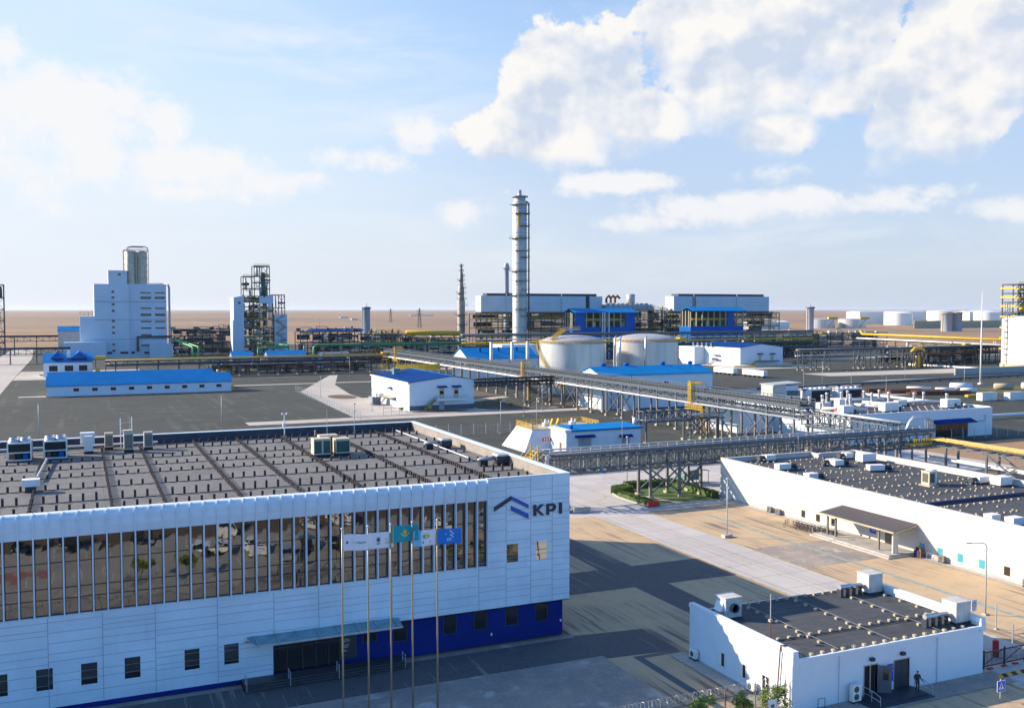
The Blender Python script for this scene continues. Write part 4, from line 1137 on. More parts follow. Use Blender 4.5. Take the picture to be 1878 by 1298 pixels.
# ------------------------------------------------------------------ long white building
LB = thing('service_building', 'long low white service building with dark flat roof and a brown entrance canopy', 'service building', (113, 95, 0))
bx0, bx1, by0, by1 = 99.7, 127.2, 52.0, 136.6
w = MB()
w.box(bx0, by0, 0, bx0 + .4, by1, 6.8, 0); w.box(bx1 - .4, by0, 0, bx1, by1 - 2.5, 6.8, 0)
w.box(bx0 + .4, by1 - .4, 0, 119, by1, 6.7, 0); w.box(119, by1 - 2.6, 0, bx1 - .4, by1 - 2.2, 6.7, 0); w.box(118.6, by1 - 2.6, 0, 119, by1 - .4, 6.7, 0)
w.box(bx0 + .4, by0, 0, bx1 - .4, by0 + .4, 6.8, 0)
w.box(bx0 - .03, by0, 0, bx0 - .002, by1, .38, 1)
w.build('wall', [MT['render'], MT['concrete']], LB)
r = MB(); r.box(bx0 + .41, by0 + .41, 5.6, bx1 - .41, by1 - .41, 5.9); r.build('roof', MT['roof_dark'], LB)
c = MB(); c.box(bx0 - .05, by0, 6.8, bx0 + .45, by1 + .05, 6.86); c.box(bx1 - .45, by0, 6.8, bx1 + .05, by1 - 2.2, 6.86); c.box(bx0 + .45, by1 - .45, 6.7, 119, by1 + .05, 6.77); c.box(119, by1 - 2.65, 6.7, bx1 - .45, by1 - 2.15, 6.77)
c.build('coping', MT['render'], LB)
d = MB(); d.box(bx0 + .42, 95.2, 5.9, bx1 - .42, 95.7, 6.35); d.box(bx0 + .42, 70.2, 5.9, bx1 - .42, 70.7, 6.35); d.build('roof_upstand', MT['navy'], LB)
teal = mat('teal_blind', (.05, .32, .42), .4, var=.1)
lens_g = mat('pale_green_pane', (.50, .62, .50), .3, var=.1)
for i, yc in enumerate((128.9, 125.7, 119.3, 115.9, 112.7, 109.5, 93.2, 90.3, 87.2, 84.0, 80.5, 76.5, 72.5, 68)):
    a = MB(); y0_, y1_ = yc - .62, yc + .62
    a.box(bx0 - .10, y0_, .56, bx0 - .003, y1_, .62, 0); a.box(bx0 - .012, y0_, .62, bx0 - .004, y1_, 1.76, 1)
    wi = a.build('window', [MT['white'], MT['beige']], LB)
    p = MB(); p.box(bx0 - .022, y0_ + .06, .66, bx0 - .013, y1_ - .35, 1.72); p.build('pane', teal if i in (6, 7, 8, 9) else lens_g if i < 3 else MT['darkglass'], wi)
cp = MB()
cp.add([(bx0 - .01, 93.9, 4.05), (bx0 - .01, 107.6, 4.05), (95.2, 107.4, 3.45), (95.2, 93.5, 3.45), (bx0 - .01, 93.9, 3.92), (bx0 - .01, 107.6, 3.92), (95.2, 107.4, 3.32), (95.2, 93.5, 3.32)],
       [(0, 1, 2, 3), (7, 6, 5, 4), (0, 4, 5, 1), (1, 5, 6, 2), (2, 6, 7, 3), (3, 7, 4, 0)], 0)
for i in range(46):
    y = 93.7 + i * .297; cp.bar((bx0 - .05, y, 4.06), (95.22, y, 3.46), .035, .04, 0)
cp.bar((95.17, 93.45, 3.36), (95.17, 107.45, 3.36), .10, .22, 1); cp.bar((95.2, 93.42, 3.32), (bx0, 93.8, 3.9), .12, .12, 1); cp.bar((95.2, 93.42, 3.05), (bx0, 93.8, 3.2), .08, .08, 1)
cp.build('canopy', [MT['brownroof'], MT['cream']], LB)
for y in (94.6, 96.8, 104.8, 106.4):
    m_ = MB(); m_.cbox(96.0 if y > 95 else 96.6, y, .3, .22 if y > 95 else .9, .22, 3.1); m_.build('canopy_post', MT['steel_warm'] if y > 95 else MT['render'], LB)
m_ = MB(); m_.box(94.5, 93.6, 0, bx0 - .03, 108.4, .2); m_.box(94.9, 93.9, .2, bx0 - .03, 108.0, .4); m_.build('entrance_platform', MT['concrete'], LB)
m_ = MB(); m_.box(bx0 - .06, 101.1, 1.2, bx0 - .003, 102.2, 2.3, 0); m_.box(bx0 - .064, 101.25, 1.9, bx0 - .06, 102.05, 2.0, 1); m_.box(bx0 - .064, 101.25, 1.65, bx0 - .06, 101.8, 1.72, 1); m_.build('sign_board', [MT['sign_blue'], MT['white']], LB)
m_ = MB(); m_.box(bx0 - .04, 97.6, .4, bx0 - .003, 99.4, 2.6); m_.build('entrance_door', MT['darkglass'], LB)
for y in (94.0, 101.0, 107.9):
    m_ = MB(); m_.pipe([(94.6, y, 0), (94.6, y, 1.1), (96.2, y, 1.3), (96.2, y, .4)], .03, 6); m_.build('handrail', MT['galv'], LB)
m_ = MB(); m_.pipe([(94.9, 108.3, .2), (94.9, 108.3, 1.1), (99.3, 108.3, 1.2)], .03, 6); m_.build('handrail', MT['galv'], LB)
pts = []
for lx in (101.0, 104.2, 107.4, 110.8, 114.2, 117.6, 121.0, 124.6):
    y = 134.5 - (lx % 1.3)
    while y > 60:
        if abs(y - 95.4) > .5: pts.append((lx + rs.uniform(-.08, .08), y))
        y -= 1.25 if lx < 102 else 2.4
for ly in (133.5, 127.0, 121, 114.5, 108, 101.5, 97.2, 93.6, 88, 82):
    for i in range(21): pts.append((101.2 + i * 1.2, ly + rs.uniform(-.08, .08)))
pts.sort(key=lambda q: q[0] ** 2 + q[1] ** 2)
vis = [q for q in pts if q[1] > 76 and math.atan2(q[0], q[1]) < HEAD + math.radians(27.6)]
for q in vis[:100]:
    m_ = MB(); m_.cbox(q[0], q[1], 5.9, .22, .22, .19); m_.build('roof_block', MT['cream'], LB)
m_ = MB()
for q in vis[100:]: m_.cbox(q[0], q[1], 5.9, .22, .22, .19)
m_.build('roof_block', MT['cream'], LB, kind='stuff')


def roof_unit(x, y, z, label, group, ln=2.3, rz=0.0, hh=.8, wd=1.3, dark=True):
    t = thing('air_handling_unit', label, 'air handling unit', (x, y, z), group)
    m_ = MB(); m_.box(x - ln, y - wd / 2, z + .25, x, y + wd / 2, z + .25 + hh); m_.box(x - ln - .03, y - wd / 2 - .03, z + .25 + hh, x + .03, y + wd / 2 + .03, z + .3 + hh); m_.build('casing', MT['white'], t)
    m_ = MB(); m_.box(x - ln, y - wd / 2, z, x + .1, y + wd / 2, z + .14); 
    for sx in (x - ln + .2, x - .2): m_.box(sx - .1, y - wd / 2, z + .14, sx + .1, y + wd / 2, z + .25)
    m_.build('base_frame', MT['steel_dark'], t)
    if dark:
        m_ = MB(); m_.pipe([(x, y, z + .7), (x + .5, y, z + .7), (x + 1.0, y, z + .55)], .33, 10); m_.pipe([(x + 1.0, y, z + .55), (x + 1.35, y + .1, z + .6)], .42, 10); m_.build('duct', MT['steel_dark'], t)
        m_ = MB(); m_.cbox(x + 1.3, y, z, .5, .9, .3); m_.cbox(x + .5, y, z, .3, .7, .35); m_.pipe([(x + 1.4, y - .3, z + .4), (x + 2.0, y - .3, z + .35)], .09, 6); m_.build('fan_box', MT['steel'], t)
    t.rotation_euler = (0, 0, rz)
    return t


GR = 'white air handling units on the service building roof'
PI = math.pi
roof_unit(107.6, 135.0, 5.9, 'white roof unit with tangled pipes in the back corner of the dark roof', GR, 2.0, PI)
roof_unit(105.6, 126.3, 5.9, 'white roof unit near the sunlit parapet, second along the long roof edge', GR, 2.4)
roof_unit(103.2, 117.2, 5.9, 'low white roof unit hugging the sunlit parapet', GR, 1.8)
roof_unit(114.4, 126.9, 5.9, 'white roof unit with pipework facing away, one of the mid roof pair', GR, 1.8, PI)
roof_unit(116.2, 125.8, 5.9, 'white roof unit of the mid roof pair with blue duct', GR, 1.9)
roof_unit(122.0, 131.5, 5.9, 'small white unit with valves at the back of the dark roof', GR, 1.6, PI)
roof_unit(124.4, 127.2, 5.9, 'largest tall white unit near the far parapet', GR, 3.0, 0, 1.25, 1.7, False)
roof_unit(118.6, 119.0, 5.9, 'long white unit with steel duct in the middle of the dark roof', GR, 2.6, -.25)
roof_unit(122.6, 104.5, 5.9, 'white unit with dark fan cluster by the far parapet', GR, 2.0, PI)
roof_unit(126.0, 101.9, 5.9, 'bulky white hooded unit against the far parapet at the picture edge', GR, 2.5, 0, 1.15, 1.8, False)
roof_unit(102.4, 84.2, 5.9, 'short white unit behind the roof upstand beside the parapet', GR, 1.5, 0, .9, 1.2, False)
roof_unit(103.9, 82.2, 5.9, 'white unit with long dark duct close to the picture edge', GR, 1.8)
t = thing('cooling_unit', 'upright beige cooling unit with a dark grille on the dark roof', 'cooling unit', (115.0, 106.4, 5.9))
m_ = MB(); m_.cbox(115.0, 106.4, 6.1, 1.25, 1.5, 2.0); m_.build('casing', MT['beige'], t)
m_ = MB(); m_.box(114.36, 105.85, 6.45, 114.374, 106.95, 7.8, 0); m_.box(114.55, 105.63, 6.45, 115.45, 105.648, 7.8, 0); m_.build('grille', mat('olive_grille', (.10, .10, .07), .7), t)
m_ = MB(); m_.cbox(115.0, 106.3, 5.9, 1.9, 2.1, .2); m_.build('base_slab', MT['cream'], t)
m_ = MB(); m_.cbox(116.4, 107.2, 5.95, 1.1, 1.1, 2.2); m_.build('rear_cabinet', MT['lens'], t)
# small things along the white wall
for i, y in enumerate((123.0, 120.9, 89.4, 77.3)):
    split_ac(99.2, y, .12, -PI / 2, ('air conditioner at the wall foot below the second pale window', 'air conditioner at the wall foot just before the bicycles', 'air conditioner below the first teal window past the canopy', 'air conditioner below the last dark window by the picture edge')[i], 'air conditioners along the white wall', 1, 'steel_warm')
m_ = MB(); m_.cbox(98.9, 92.9, 0, .7, .8, .9, 0); m_.cbox(98.8, 92.4, 0, .35, .35, 1.3, 1); m_.cbox(99.1, 93.3, 0, .35, .35, 1.2, 1)
tag(m_.build('refuse_bins', [MT['navy'], MT['rust']]), 'cluster of dark bins beside the canopy steps', 'bins')
m_ = MB(); m_.pipe([(99.0, 91.6, 0), (99.0, 91.6, .9), (99.0, 90.8, .9), (99.0, 90.8, 0)], .03, 6); tag(m_.build('hoop_rail', MT['galv']), 'low metal hoop rail at the foot of the white wall past the canopy', 'rail')

# ------------------------------------------------------------------ bicycles
def bicycle(x, y, rz, label, group):
    t = thing('bicycle', label, 'bicycle', (x, y, 0), group)
    for wx in (-.52, .52):
        m_ = MB(); n = 18
        m_.pipe([(x + wx + .33 * math.cos(2 * PI * i / n), y, .35 + .33 * math.sin(2 * PI * i / n)) for i in range(n + 1)], .024, 5)
        for i in range(6): m_.bar((x + wx, y, .35), (x + wx + .32 * math.cos(PI * i / 3), y, .35 + .32 * math.sin(PI * i / 3)), .008)
        m_.build('wheel', MT['tyre'], t)
    m_ = MB()
    for a, b_ in (((-.52, .35), (-.22, .80)), ((-.52, .35), (-.05, .33)), ((-.05, .33), (-.24, .85)), ((-.05, .33), (.38, .82)), ((-.22, .80), (.38, .82)), ((.38, .86), (.52, .35))):
        m_.bar((x + a[0], y, a[1]), (x + b_[0], y, b_[1]), .035)
    m_.build('frame', MT['navy'], t)
    m_ = MB(); m_.pipe([(x + .42, y - .27, 1.03), (x + .38, y - .1, 1.02), (x + .38, y + .1, 1.02), (x + .42, y + .27, 1.03)], .018, 5); m_.bar((x + .38, y, .85), (x + .38, y, 1.02), .03); m_.build('handlebar', MT['steel_dark'], t)
    m_ = MB(); m_.cbox(x - .27, y, .88, .26, .15, .07); m_.bar((x - .24, y, .8), (x - .27, y, .9), .03); m_.build('saddle', MT['tyre'], t)
    t.rotation_euler = (0, 0, rz)
    return t


BL = 'dark bicycle packed in the middle of the row along the white wall'
b0 = bicycle(95.3, 114.3, math.radians(20), 'outermost bicycle standing clear at the far end of the row', 'bicycles parked along the white wall')
for i in range(22):
    lab = BL
    if i == 0: lab = 'second bicycle from the far end, slightly apart from the pack'
    if i == 21: lab = 'last bicycle of the row, closest to the canopy steps'
    again(b0, (95.9 + i * .05 + rs.uniform(-.15, .15), 113.2 - i * .36, 0), math.radians(rs.uniform(2, 32)), lab)

# ------------------------------------------------------------------ roof plant on the office
def chiller(x, y, label):
    t = thing('chiller', label, 'chiller', (x, y, 14.9), 'fan topped chillers on the office roof')
    z = 15.05; wd, dp = 2.35, 3.2
    m_ = MB()
    for sx in (-1, 1):
        for sy in (0, dp): m_.box(x + sx * wd / 2 - .07, y + sy - .07, z, x + sx * wd / 2 + .07, y + sy + .07, z + 2.0)
    m_.box(x - wd / 2, y - .06, z, x + wd / 2, y + .06, z + .14); m_.box(x - wd / 2, y - .06, z + .86, x + wd / 2, y + .06, z + .98); m_.box(x - wd / 2, y - .06, z + 1.9, x + wd / 2, y + dp, z + 2.05)
    m_.build('frame', MT['lens'], t)
    m_ = MB(); m_.box(x - wd / 2 + .08, y + .08, z + 1.0, x + wd / 2 - .08, y + dp - .1, z + 1.9); m_.build('coil', MT['black'], t)
    m_ = MB(); m_.box(x - .9, y + .15, z + .15, x - .45, y + .6, z + .75, 0); m_.box(x - .3, y + .15, z + .15, x + .2, y + 1.0, z + .8, 1); m_.box(x + .35, y + .15, z + .2, x + .85, y + .6, z + .7, 2); m_.box(x - 1.05, y + .9, z + .1, x + 1.05, y + dp - .2, z + .85, 1)
    m_.build('compressor', [MT['rust'], MT['black'], MT['bluewall']], t)
    for sx in (-.56, .56):
        for sy in (.8, 2.3):
            m_ = MB(); m_.lathe([(.60, z + 2.05), (.52, z + 2.4), (.49, z + 2.4), (.46, z + 2.15), (0, z + 2.12)], x + sx, y + sy, 20); m_.build('fan_shroud', MT['galv'], t, True)
    m_ = MB(); m_.box(x - wd / 2 - .1, y - .15, 14.9, x + wd / 2 + .1, y + dp + .1, 15.05); m_.build('base', MT['steel_dark'], t)


chiller(-6.15, 121.9, 'fan topped chiller at the picture edge of the office roof')
chiller(-2.5, 122.3, 'fan topped chiller with orange compressor, nearer the beige units')


def beige_unit(x, y, w_, d_, h, label, grp='beige cooling units on the office roof', grille2=False, stackup=False):
    t = thing('cooling_unit', label, 'cooling unit', (x, y, 14.9), grp)
    z = 15.25
    m_ = MB(); m_.box(x - w_ / 2, y - d_ / 2, z, x + w_ / 2, y + d_ / 2, z + h)
    if stackup: m_.box(x - w_ / 2 - .05, y - d_ / 2 + .1, z + h, x + w_ / 2 - .1, y + d_ / 2, z + h + .25)
    m_.build('casing', MT['beige'], t)
    m_ = MB()
    k = 2 if grille2 else 1
    for i in range(k):
        a = x - w_ / 2 + .12 + i * (w_ / k); b_ = a + w_ / k - .2
        m_.box(a, y - d_ / 2 - .012, z + .15, b_, y - d_ / 2 - .002, z + h - .25)
    m_.build('grille', MT['dkgreen'] if h > 1.5 and w_ > 1.2 else MT['steel_warm'], t)
    m_ = MB(); m_.box(x - w_ / 2, y - d_ / 2, 14.9, x + w_ / 2, y + d_ / 2, z); m_.build('plinth', MT['black'], t)


beige_unit(3.3, 128.4, .95, .9, 1.75, 'narrow beige unit beside a white roof cabinet')
beige_unit(5.4, 125.4, 1.05, 1.1, 2.05, 'tallest narrow beige unit with two pale pipes behind', stackup=True)
beige_unit(7.7, 126.6, 1.0, .9, 1.85, 'narrow beige unit, closest to the post rows')
beige_unit(25.65, 112.2, 2.0, 1.5, 1.85, 'wide beige unit with twin dark grilles in the middle of the roof', grille2=True)
beige_unit(28.1, 112.4, 1.7, 1.5, 1.7, 'wide beige unit with one dark grille, right of the twin grille one')
beige_unit(27.0, 114.6, 2.2, 1.2, 1.9, 'beige unit standing behind the two wide ones')
t = thing('roof_cabinet', 'pale blue and white cabinet between chiller and beige units', 'cabinet', (1.0, 126.5, 14.9))
m_ = MB(); m_.box(.55, 125.6, 15.2, 1.45, 126.6, 17.0); m_.build('casing', MT['lens'], t)
m_ = MB(); m_.box(.1, 126.6, 16.0, 1.7, 127.6, 17.3); m_.build('hood', MT['white'], t)
m_ = MB(); m_.box(.5, 125.5, 14.9, 1.5, 127.5, 15.2); m_.build('base', MT['black'], t)
t = thing('exhaust_vent', 'white capped exhaust vent with silver duct near the front edge of the office roof', 'vent', (-4.2, 101.3, 14.9))
m_ = MB(); m_.box(-4.95, 100.8, 15.5, -3.45, 101.9, 16.15); m_.build('hood', MT['white'], t)
m_ = MB(); m_.box(-4.7, 101.0, 14.9, -3.8, 101.7, 15.5); m_.build('base', MT['steel_dark'], t)
m_ = MB(); m_.pipe([(4.7, 129.3, 14.9), (4.7, 129.3, 18.6)], .06, 8); m_.pipe([(6.0, 129.3, 14.9), (6.0, 129.3, 18.7)], .06, 8); m_.bar((4.7, 129.3, 18.0), (6.0, 129.3, 18.1), .03)
tag(m_.build('vent_pipes', MT['lens']), 'pair of thin pale vent pipes rising behind the beige units', 'pipes')
for x, y, lb in ((40.4, 112.9, 'dark roof fan with silver duct near the side parapet, farther one'), (41.6, 98.4, 'dark roof fan with blue duct near the side parapet, closer to the sign corner')):
    t = thing('roof_fan', lb, 'roof fan', (x, y, 14.9), 'roof fans beside the side parapet')
    m_ = MB(); m_.box(x + .1, y - .7, 15.2, x + 1.5, y + .7, 15.95); m_.build('casing', MT['steel_dark'], t)
    m_ = MB(); m_.prism([(x + .05, 15.95), (x + 1.55, 15.95), (x + 1.35, 16.15), (x + .25, 16.15)], 'y', y - .75, y + .75); m_.build('hood', MT['galv'], t)
    m_ = MB(); m_.pipe([(x + .1, y, 15.7), (x - 1.0, y - .1, 15.7), (x - 1.9, y - .1, 15.6)], .18, 10); m_.build('duct', MT['galv'], t, True)
    m_ = MB(); m_.cbox(x - 1.3, y - .1, 14.9, .9, .7, .6); m_.cbox(x + .8, y, 14.9, 1.2, 1.1, .3); m_.build('support', MT['black'], t)
t = thing('camera_mast', 'slim white camera mast at the back parapet of the office roof', 'mast', (25.0, 130.6, 14.9))
m_ = MB(); m_.pipe([(25.0, 130.6, 14.9), (25.0, 130.6, 18.0)], .07, 8); m_.build('pole', MT['white'], t)
m_ = MB(); m_.cbox(25.0, 130.6, 18.0, .7, .12, .1); m_.ball((24.7, 130.5, 18.15), .14, 8, 6); m_.ball((25.3, 130.5, 18.15), .14, 8, 6); m_.build('camera_head', MT['white'], t)
m_ = MB(); m_.cbox(24.9, 130.4, 16.4, .35, .3, .55); m_.build('junction_box', MT['white'], t)
m_ = MB(); m_.cbox(25.0, 130.5, 14.9, .5, .5, .3); m_.build('base', MT['cream'], t)
for x, y, h, lb in ((28.4, 127.5, 1.1, 'stubby beige roof vent beside the camera mast'), (34.6, 131.0, 3.0, 'slim white antenna pole at the office rear parapet')):
    m_ = MB(); m_.pipe([(x, y, 14.9), (x, y, 14.9 + h)], .10 if h < 2 else .05, 8); m_.cbox(x, y, 14.9, .4, .4, .25); m_.cbox(x, y, 14.9 + h, .2, .2, .12)
    tag(m_.build('roof_vent' if h < 2 else 'antenna_pole', MT['cream'] if h < 2 else MT['lamp']), lb, 'vent' if h < 2 else 'antenna')
t = thing('antenna_pole', 'hair thin lightning rod behind the middle beige units', 'antenna', (27.4, 116.5, 14.9))
m_ = MB(); m_.pipe([(27.4, 116.5, 14.9), (27.4, 116.5, 20.0)], [.05, .02], 6); m_.build('rod', MT['galv'], t)


# ------------------------------------------------------------------ pipe racks
def rack(name, label, axis, a0, a1, c0, c1, z0, z1, legs, pipes, group=None, m='steel', leg_m='steel_warm', truss=True, bay=2.2, rail=0.0, rail_m='steel', braces=(), tray=False, foot=.45, dashed=False, lean=None):
    def P(a, c, z): return (a, c, z) if axis == 'x' else (c, a, z)
    t = thing(name, label, 'pipe rack', P((a0 + a1) / 2, (c0 + c1) / 2, 0), group)
    for a in legs:
        for c in (c0, c1):
            q = MB(); q.bar(P(a, c, foot), P(a, c, z1 if truss else z0), .34, .34, 0)
            if leg_m != m: q.bar(P(a, c, foot), P(a, c, z0 * .82), .42, .42, 1)
            col = q.build('column', [MT[m], MT[leg_m]], t)
            q = MB(); b = P(a, c, 0); q.cbox(b[0], b[1], -.05, .95, .95, foot + .05); q.build('footing', MT['cream'], col)
    for (ka, kb) in braces:
        for c in (c0, c1):
            q = MB(); q.bar(P(ka, c - .02, foot + .4), P(kb, c - .02, z0 - .1), .24); q.bar(P(kb, c + .06, foot + .4), P(ka, c + .06, z0 - .1), .24); q.build('brace', MT[m], t)
    for c in (c0, c1):
        q = MB()
        q.bar(P(a0, c, z0 + .14), P(a1, c, z0 + .14), .26, .28); 
        if truss:
            q.bar(P(a0, c, z1 - .14), P(a1, c, z1 - .14), .26, .28)
            n = max(1, round((a1 - a0) / bay)); st = (a1 - a0) / n
            for i in range(n + 1): q.bar(P(a0 + i * st, c, z0 + .28), P(a0 + i * st, c, z1 - .28), .17)
            for i in range(n):
                s_ = i % 2 if not lean else 0
                q.bar(P(a0 + (i + s_) * st, c + .02, z1 - .28), P(a0 + (i + 1 - s_) * st, c + .02, z0 + .28), .13)
        q.build('truss_side' if truss else 'longitudinal_beam', MT[m], t)
    n = max(2, min(60, round((a1 - a0) / (bay * 1.5)))); st = (a1 - a0) / n
    for i in range(n + 1):
        q = MB(); q.bar(P(a0 + i * st, c0 - .2, z0 + .05), P(a0 + i * st, c1 + .2, z0 + .05), .2, .24); q.build('crossbeam', MT[m], t)
        if truss:
            q = MB(); q.bar(P(a0 + i * st, c0 - .15, z1 - .1), P(a0 + i * st, c1 + .15, z1 - .1), .2, .2); q.build('crossbeam', MT[m], t)
    for (c, z, r, mm) in pipes:
        q = MB(); 
        if isinstance(c, (list, tuple)): q.pipe(c, r, 8)
        else: q.pipe([P(a0 - .3, c, z), P((a0 + a1) / 2, c, z), P(a1 + .3, c, z)], r, 9)
        q.build('pipe', MT[mm], t, True)
    if tray:
        q = MB(); a, b = P(a0, c0 + .5, z1 - .02), P(a1, c1 - .5, z1 + .2); q.box(*a, *b); q.build('cable_tray', MT['galv'], t)
    if rail:
        for c in (c0 - .25, c1 + .25):
            q = MB(); n = max(2, round((a1 - a0) / 1.5)); st = (a1 - a0) / n
            for i in range(n + 1): q.bar(P(a0 + i * st, c, z1), P(a0 + i * st, c, z1 + rail), .11)
            for k in (1.0, .66, .33): q.bar(P(a0, c, z1 + rail * k), P(a1, c, z1 + rail * k), .09, .12)
            q.build('handrail', MT[rail_m], t)
    return t


# rack A: passes between the office and the long white building
rack('pipe_rack', 'blue grey truss pipe bridge crossing behind the office corner over the hedge island', 'x', 69, 152, 140.2, 144, 5.2, 7.9, [88, 93.8, 98.2, 118, 123.6, 139, 144],
     [(139.7, 8.55, .36, 'steel'), (140.6, 8.35, .16, 'galv'), (141.5, 8.3, .22, 'steel'), (142.5, 8.25, .2, 'pipewhite'), (143.4, 8.4, .3, 'steel'), ([(68.6, 139.7, 4.2), (68.6, 139.7, 8.2), (69.2, 139.7, 8.55)], 0, .36, 'galv') if False else (143.9, 8.9, .15, 'galv')],
     m='steel', bay=1.9, braces=((88, 93.8), (93.8, 98.2), (118, 123.6)), rail=0)
RA = [o for o in bpy.data.objects if o.name == 'pipe_rack'][0]
q = MB(); n = 44
for i in range(n): q.bar((69.5 + i * 1.87, 141.0, 7.9), (69.5 + i * 1.87, 141.0, 9.45), .10)
q.bar((69.5, 141.0, 9.42), (150.2, 141.0, 9.42), .12, .14); q.bar((69.5, 141.0, 8.95), (150.2, 141.0, 8.95), .3, .1)
q.build('cable_tray', MT['galv'], RA)
q = MB(); q.pipe([(68.3, 139.7, 3.5), (68.3, 139.7, 8.3), (68.9, 139.7, 8.55)], .36, 9); q.build('pipe', MT['galv'], RA)
for y in (141.4, 142.4, 143.4):
    q = MB(); q.pipe([(67.6, y, 3.0), (67.6, y, 8.9), (68.6, y, 9.2)], .18, 8); q.build('pipe', MT['galv'], RA)
YS = thing('yellow_stair', 'yellow access ladder frame at the left end of the truss pipe bridge', 'stair', (66.2, 142, 0))
q = MB()
for y in (140.6, 143.4):
    q.bar((63.6, y, 5.2), (67.2, y, 9.3), .14); q.bar((63.6, y, 6.4), (67.2, y, 10.2), .08); q.bar((67.2, y, 0), (67.2, y, 10.2), .16)
q.build('stringer', MT['yellow'], YS)
for i in range(9):
    q = MB(); q.box(63.7 + i * .42, 140.6, 5.3 + i * .47, 63.95 + i * .42, 143.4, 5.36 + i * .47); q.build('tread', MT['yellow'], YS)
# rack B: the long main rack running away into the plant
rack('pipe_rack', 'long main pipe rack with tall grey handrails running away towards the far plant', 'y', 171, 492, 146, 150, 8.4, 10.1,
     [173 + i * 9.4 for i in range(34)], [(145.6, 7.7, .26, 'pipewhite'), (146.6, 7.75, .2, 'alu'), (147.4, 7.7, .3, 'pipewhite'), (148.3, 7.75, .22, 'galv'), (149.4, 7.7, .28, 'pipewhite'), (147.0, 8.9, .2, 'steel'), (148.6, 8.9, .25, 'steel')],
     m='steel', bay=2.6, rail=1.9, braces=[(201.2, 210.6), (248.2, 257.6), (295.2, 304.6), (276.4, 285.8), (182.4, 191.8)], tray=True)
rack('pipe_rack', 'lower grey truss section joining the main rack to the cross bridge', 'y', 145.5, 170.5, 146, 151, 6.6, 9.2, [148, 157.5, 167], [(147, 6.3, .25, 'pipewhite'), (148.5, 6.3, .25, 'pipewhite'), (149.5, 9.5, .3, 'galv')], m='steel', bay=1.7)
t = thing('rack_stair', 'grey open stair stepping down the end of the tall railed rack', 'stair', (148, 169, 0))
for x in (145.8, 148.2):
    q = MB(); q.bar((x, 172, 10.2), (x, 166.8, 7.6), .16, .3); 
    for k in (.4, .8, 1.2): q.bar((x, 172, 10.2 + k), (x, 166.8, 7.6 + k), .05)
    for i in range(6): q.bar((x, 172 - i, 10.2 - i * .5), (x, 172 - i, 11.5 - i * .5), .05)
    q.build('stringer', MT['steel'], t)
for i in range(11):
    q = MB(); q.box(145.9, 171.6 - i * .46, 10.0 - i * .23, 148.1, 171.9 - i * .46, 10.05 - i * .23); q.build('tread', MT['galv'], t)
# rack C: bridge from the small white house to the main rack
rack('pipe_rack', 'short heavy truss bridge above the small white pump house', 'x', 122.6, 136, 198.6, 201.6, 5.0, 7.8, [123.4, 136], [(199.3, 5.5, .22, 'galv'), (200.6, 5.5, .25, 'steel')], m='steel', bay=1.9, leg_m='steel')
rack('pipe_rack', 'slim low pipe run between the heavy truss and the main rack', 'x', 136.2, 146, 198.8, 201.2, 5.2, 6.2, [141, 145.5], [(199.2, 6.2, .25, 'galv'), (200.0, 6.3, .22, 'steel'), (200.8, 6.2, .25, 'galv')], truss=False, m='steel', braces=((136.6, 141),))
t = thing('expansion_tank', 'small white vessel at the left end of the heavy truss', 'vessel', (121.6, 200.4, 0))
q = MB(); q.lathe([(0, 4.6), (.55, 4.8), (.55, 6.0), (0, 6.3)], 121.2, 200.2, 14); q.build('shell', MT['white'], t, True)
q = MB(); q.pipe([(121.4, 200.2, 5.4), (123.2, 200.2, 5.4)], .5, 12); q.build('nozzle', MT['galv'], t, True)
q = MB(); q.cbox(121.2, 200.2, 4.25, .9, .9, .4); q.build('saddle', MT['steel_dark'], t)
# rack D
rack('pipe_rack', 'dark enclosed truss bridge from the hip roofed house to the main rack', 'x', 117.6, 145.6, 292.4, 295.4, 7.0, 9.7, [136.6, 144.4], [(293, 8.2, .3, 'steel_dark'), (294.5, 8.3, .35, 'steel_dark'), (293.8, 9.4, .4, 'steel_dark')], m='steel_dark', leg_m='steel_dark', bay=1.5, braces=((136.6, 144.4),))
# rack E, far left
rack('pipe_rack', 'dark pipe rack with a yellow railed top behind the long blue shed', 'x', 12, 146, 485.2, 489.5, 5.8, 8.2, [16 + i * 9.3 for i in range(14)], [(485.6, 6.7, .35, 'steel_dark'), (486.8, 6.8, .4, 'dkgreen'), (488, 6.7, .3, 'galv'), (487.2, 8.5, .3, 'beige')], m='steel_dark', leg_m='steel_dark', bay=4.6, rail=1.2, rail_m='yellow', braces=((53.2, 62.5), (99.7, 109)))
rack('pipe_rack', 'low grey pipe rack just beyond the yellow railed one', 'x', 60, 145, 512, 516, 4.6, 6.6, [62 + i * 12 for i in range(7)], [(512.5, 7, .4, 'dkgreen'), (514, 7, .5, 'steel_dark'), (515, 7, .3, 'galv')], m='steel_dark', leg_m='cream', bay=6)
t = thing('yellow_stair', 'yellow cage stair where the yellow railed rack meets the main rack', 'stair', (145, 488, 0))
q = MB()
for x in (143.2, 146.0):
    for y in (484, 487): q.bar((x, y, 0), (x, y, 10.4), .2)
q.build('frame', MT['yellow'], t)
for z in (3, 6, 9.4):
    q = MB(); q.box(142.8, 483.6, z, 146.2, 487.4, z + .7); q.build('platform', MT['yellow'], t)


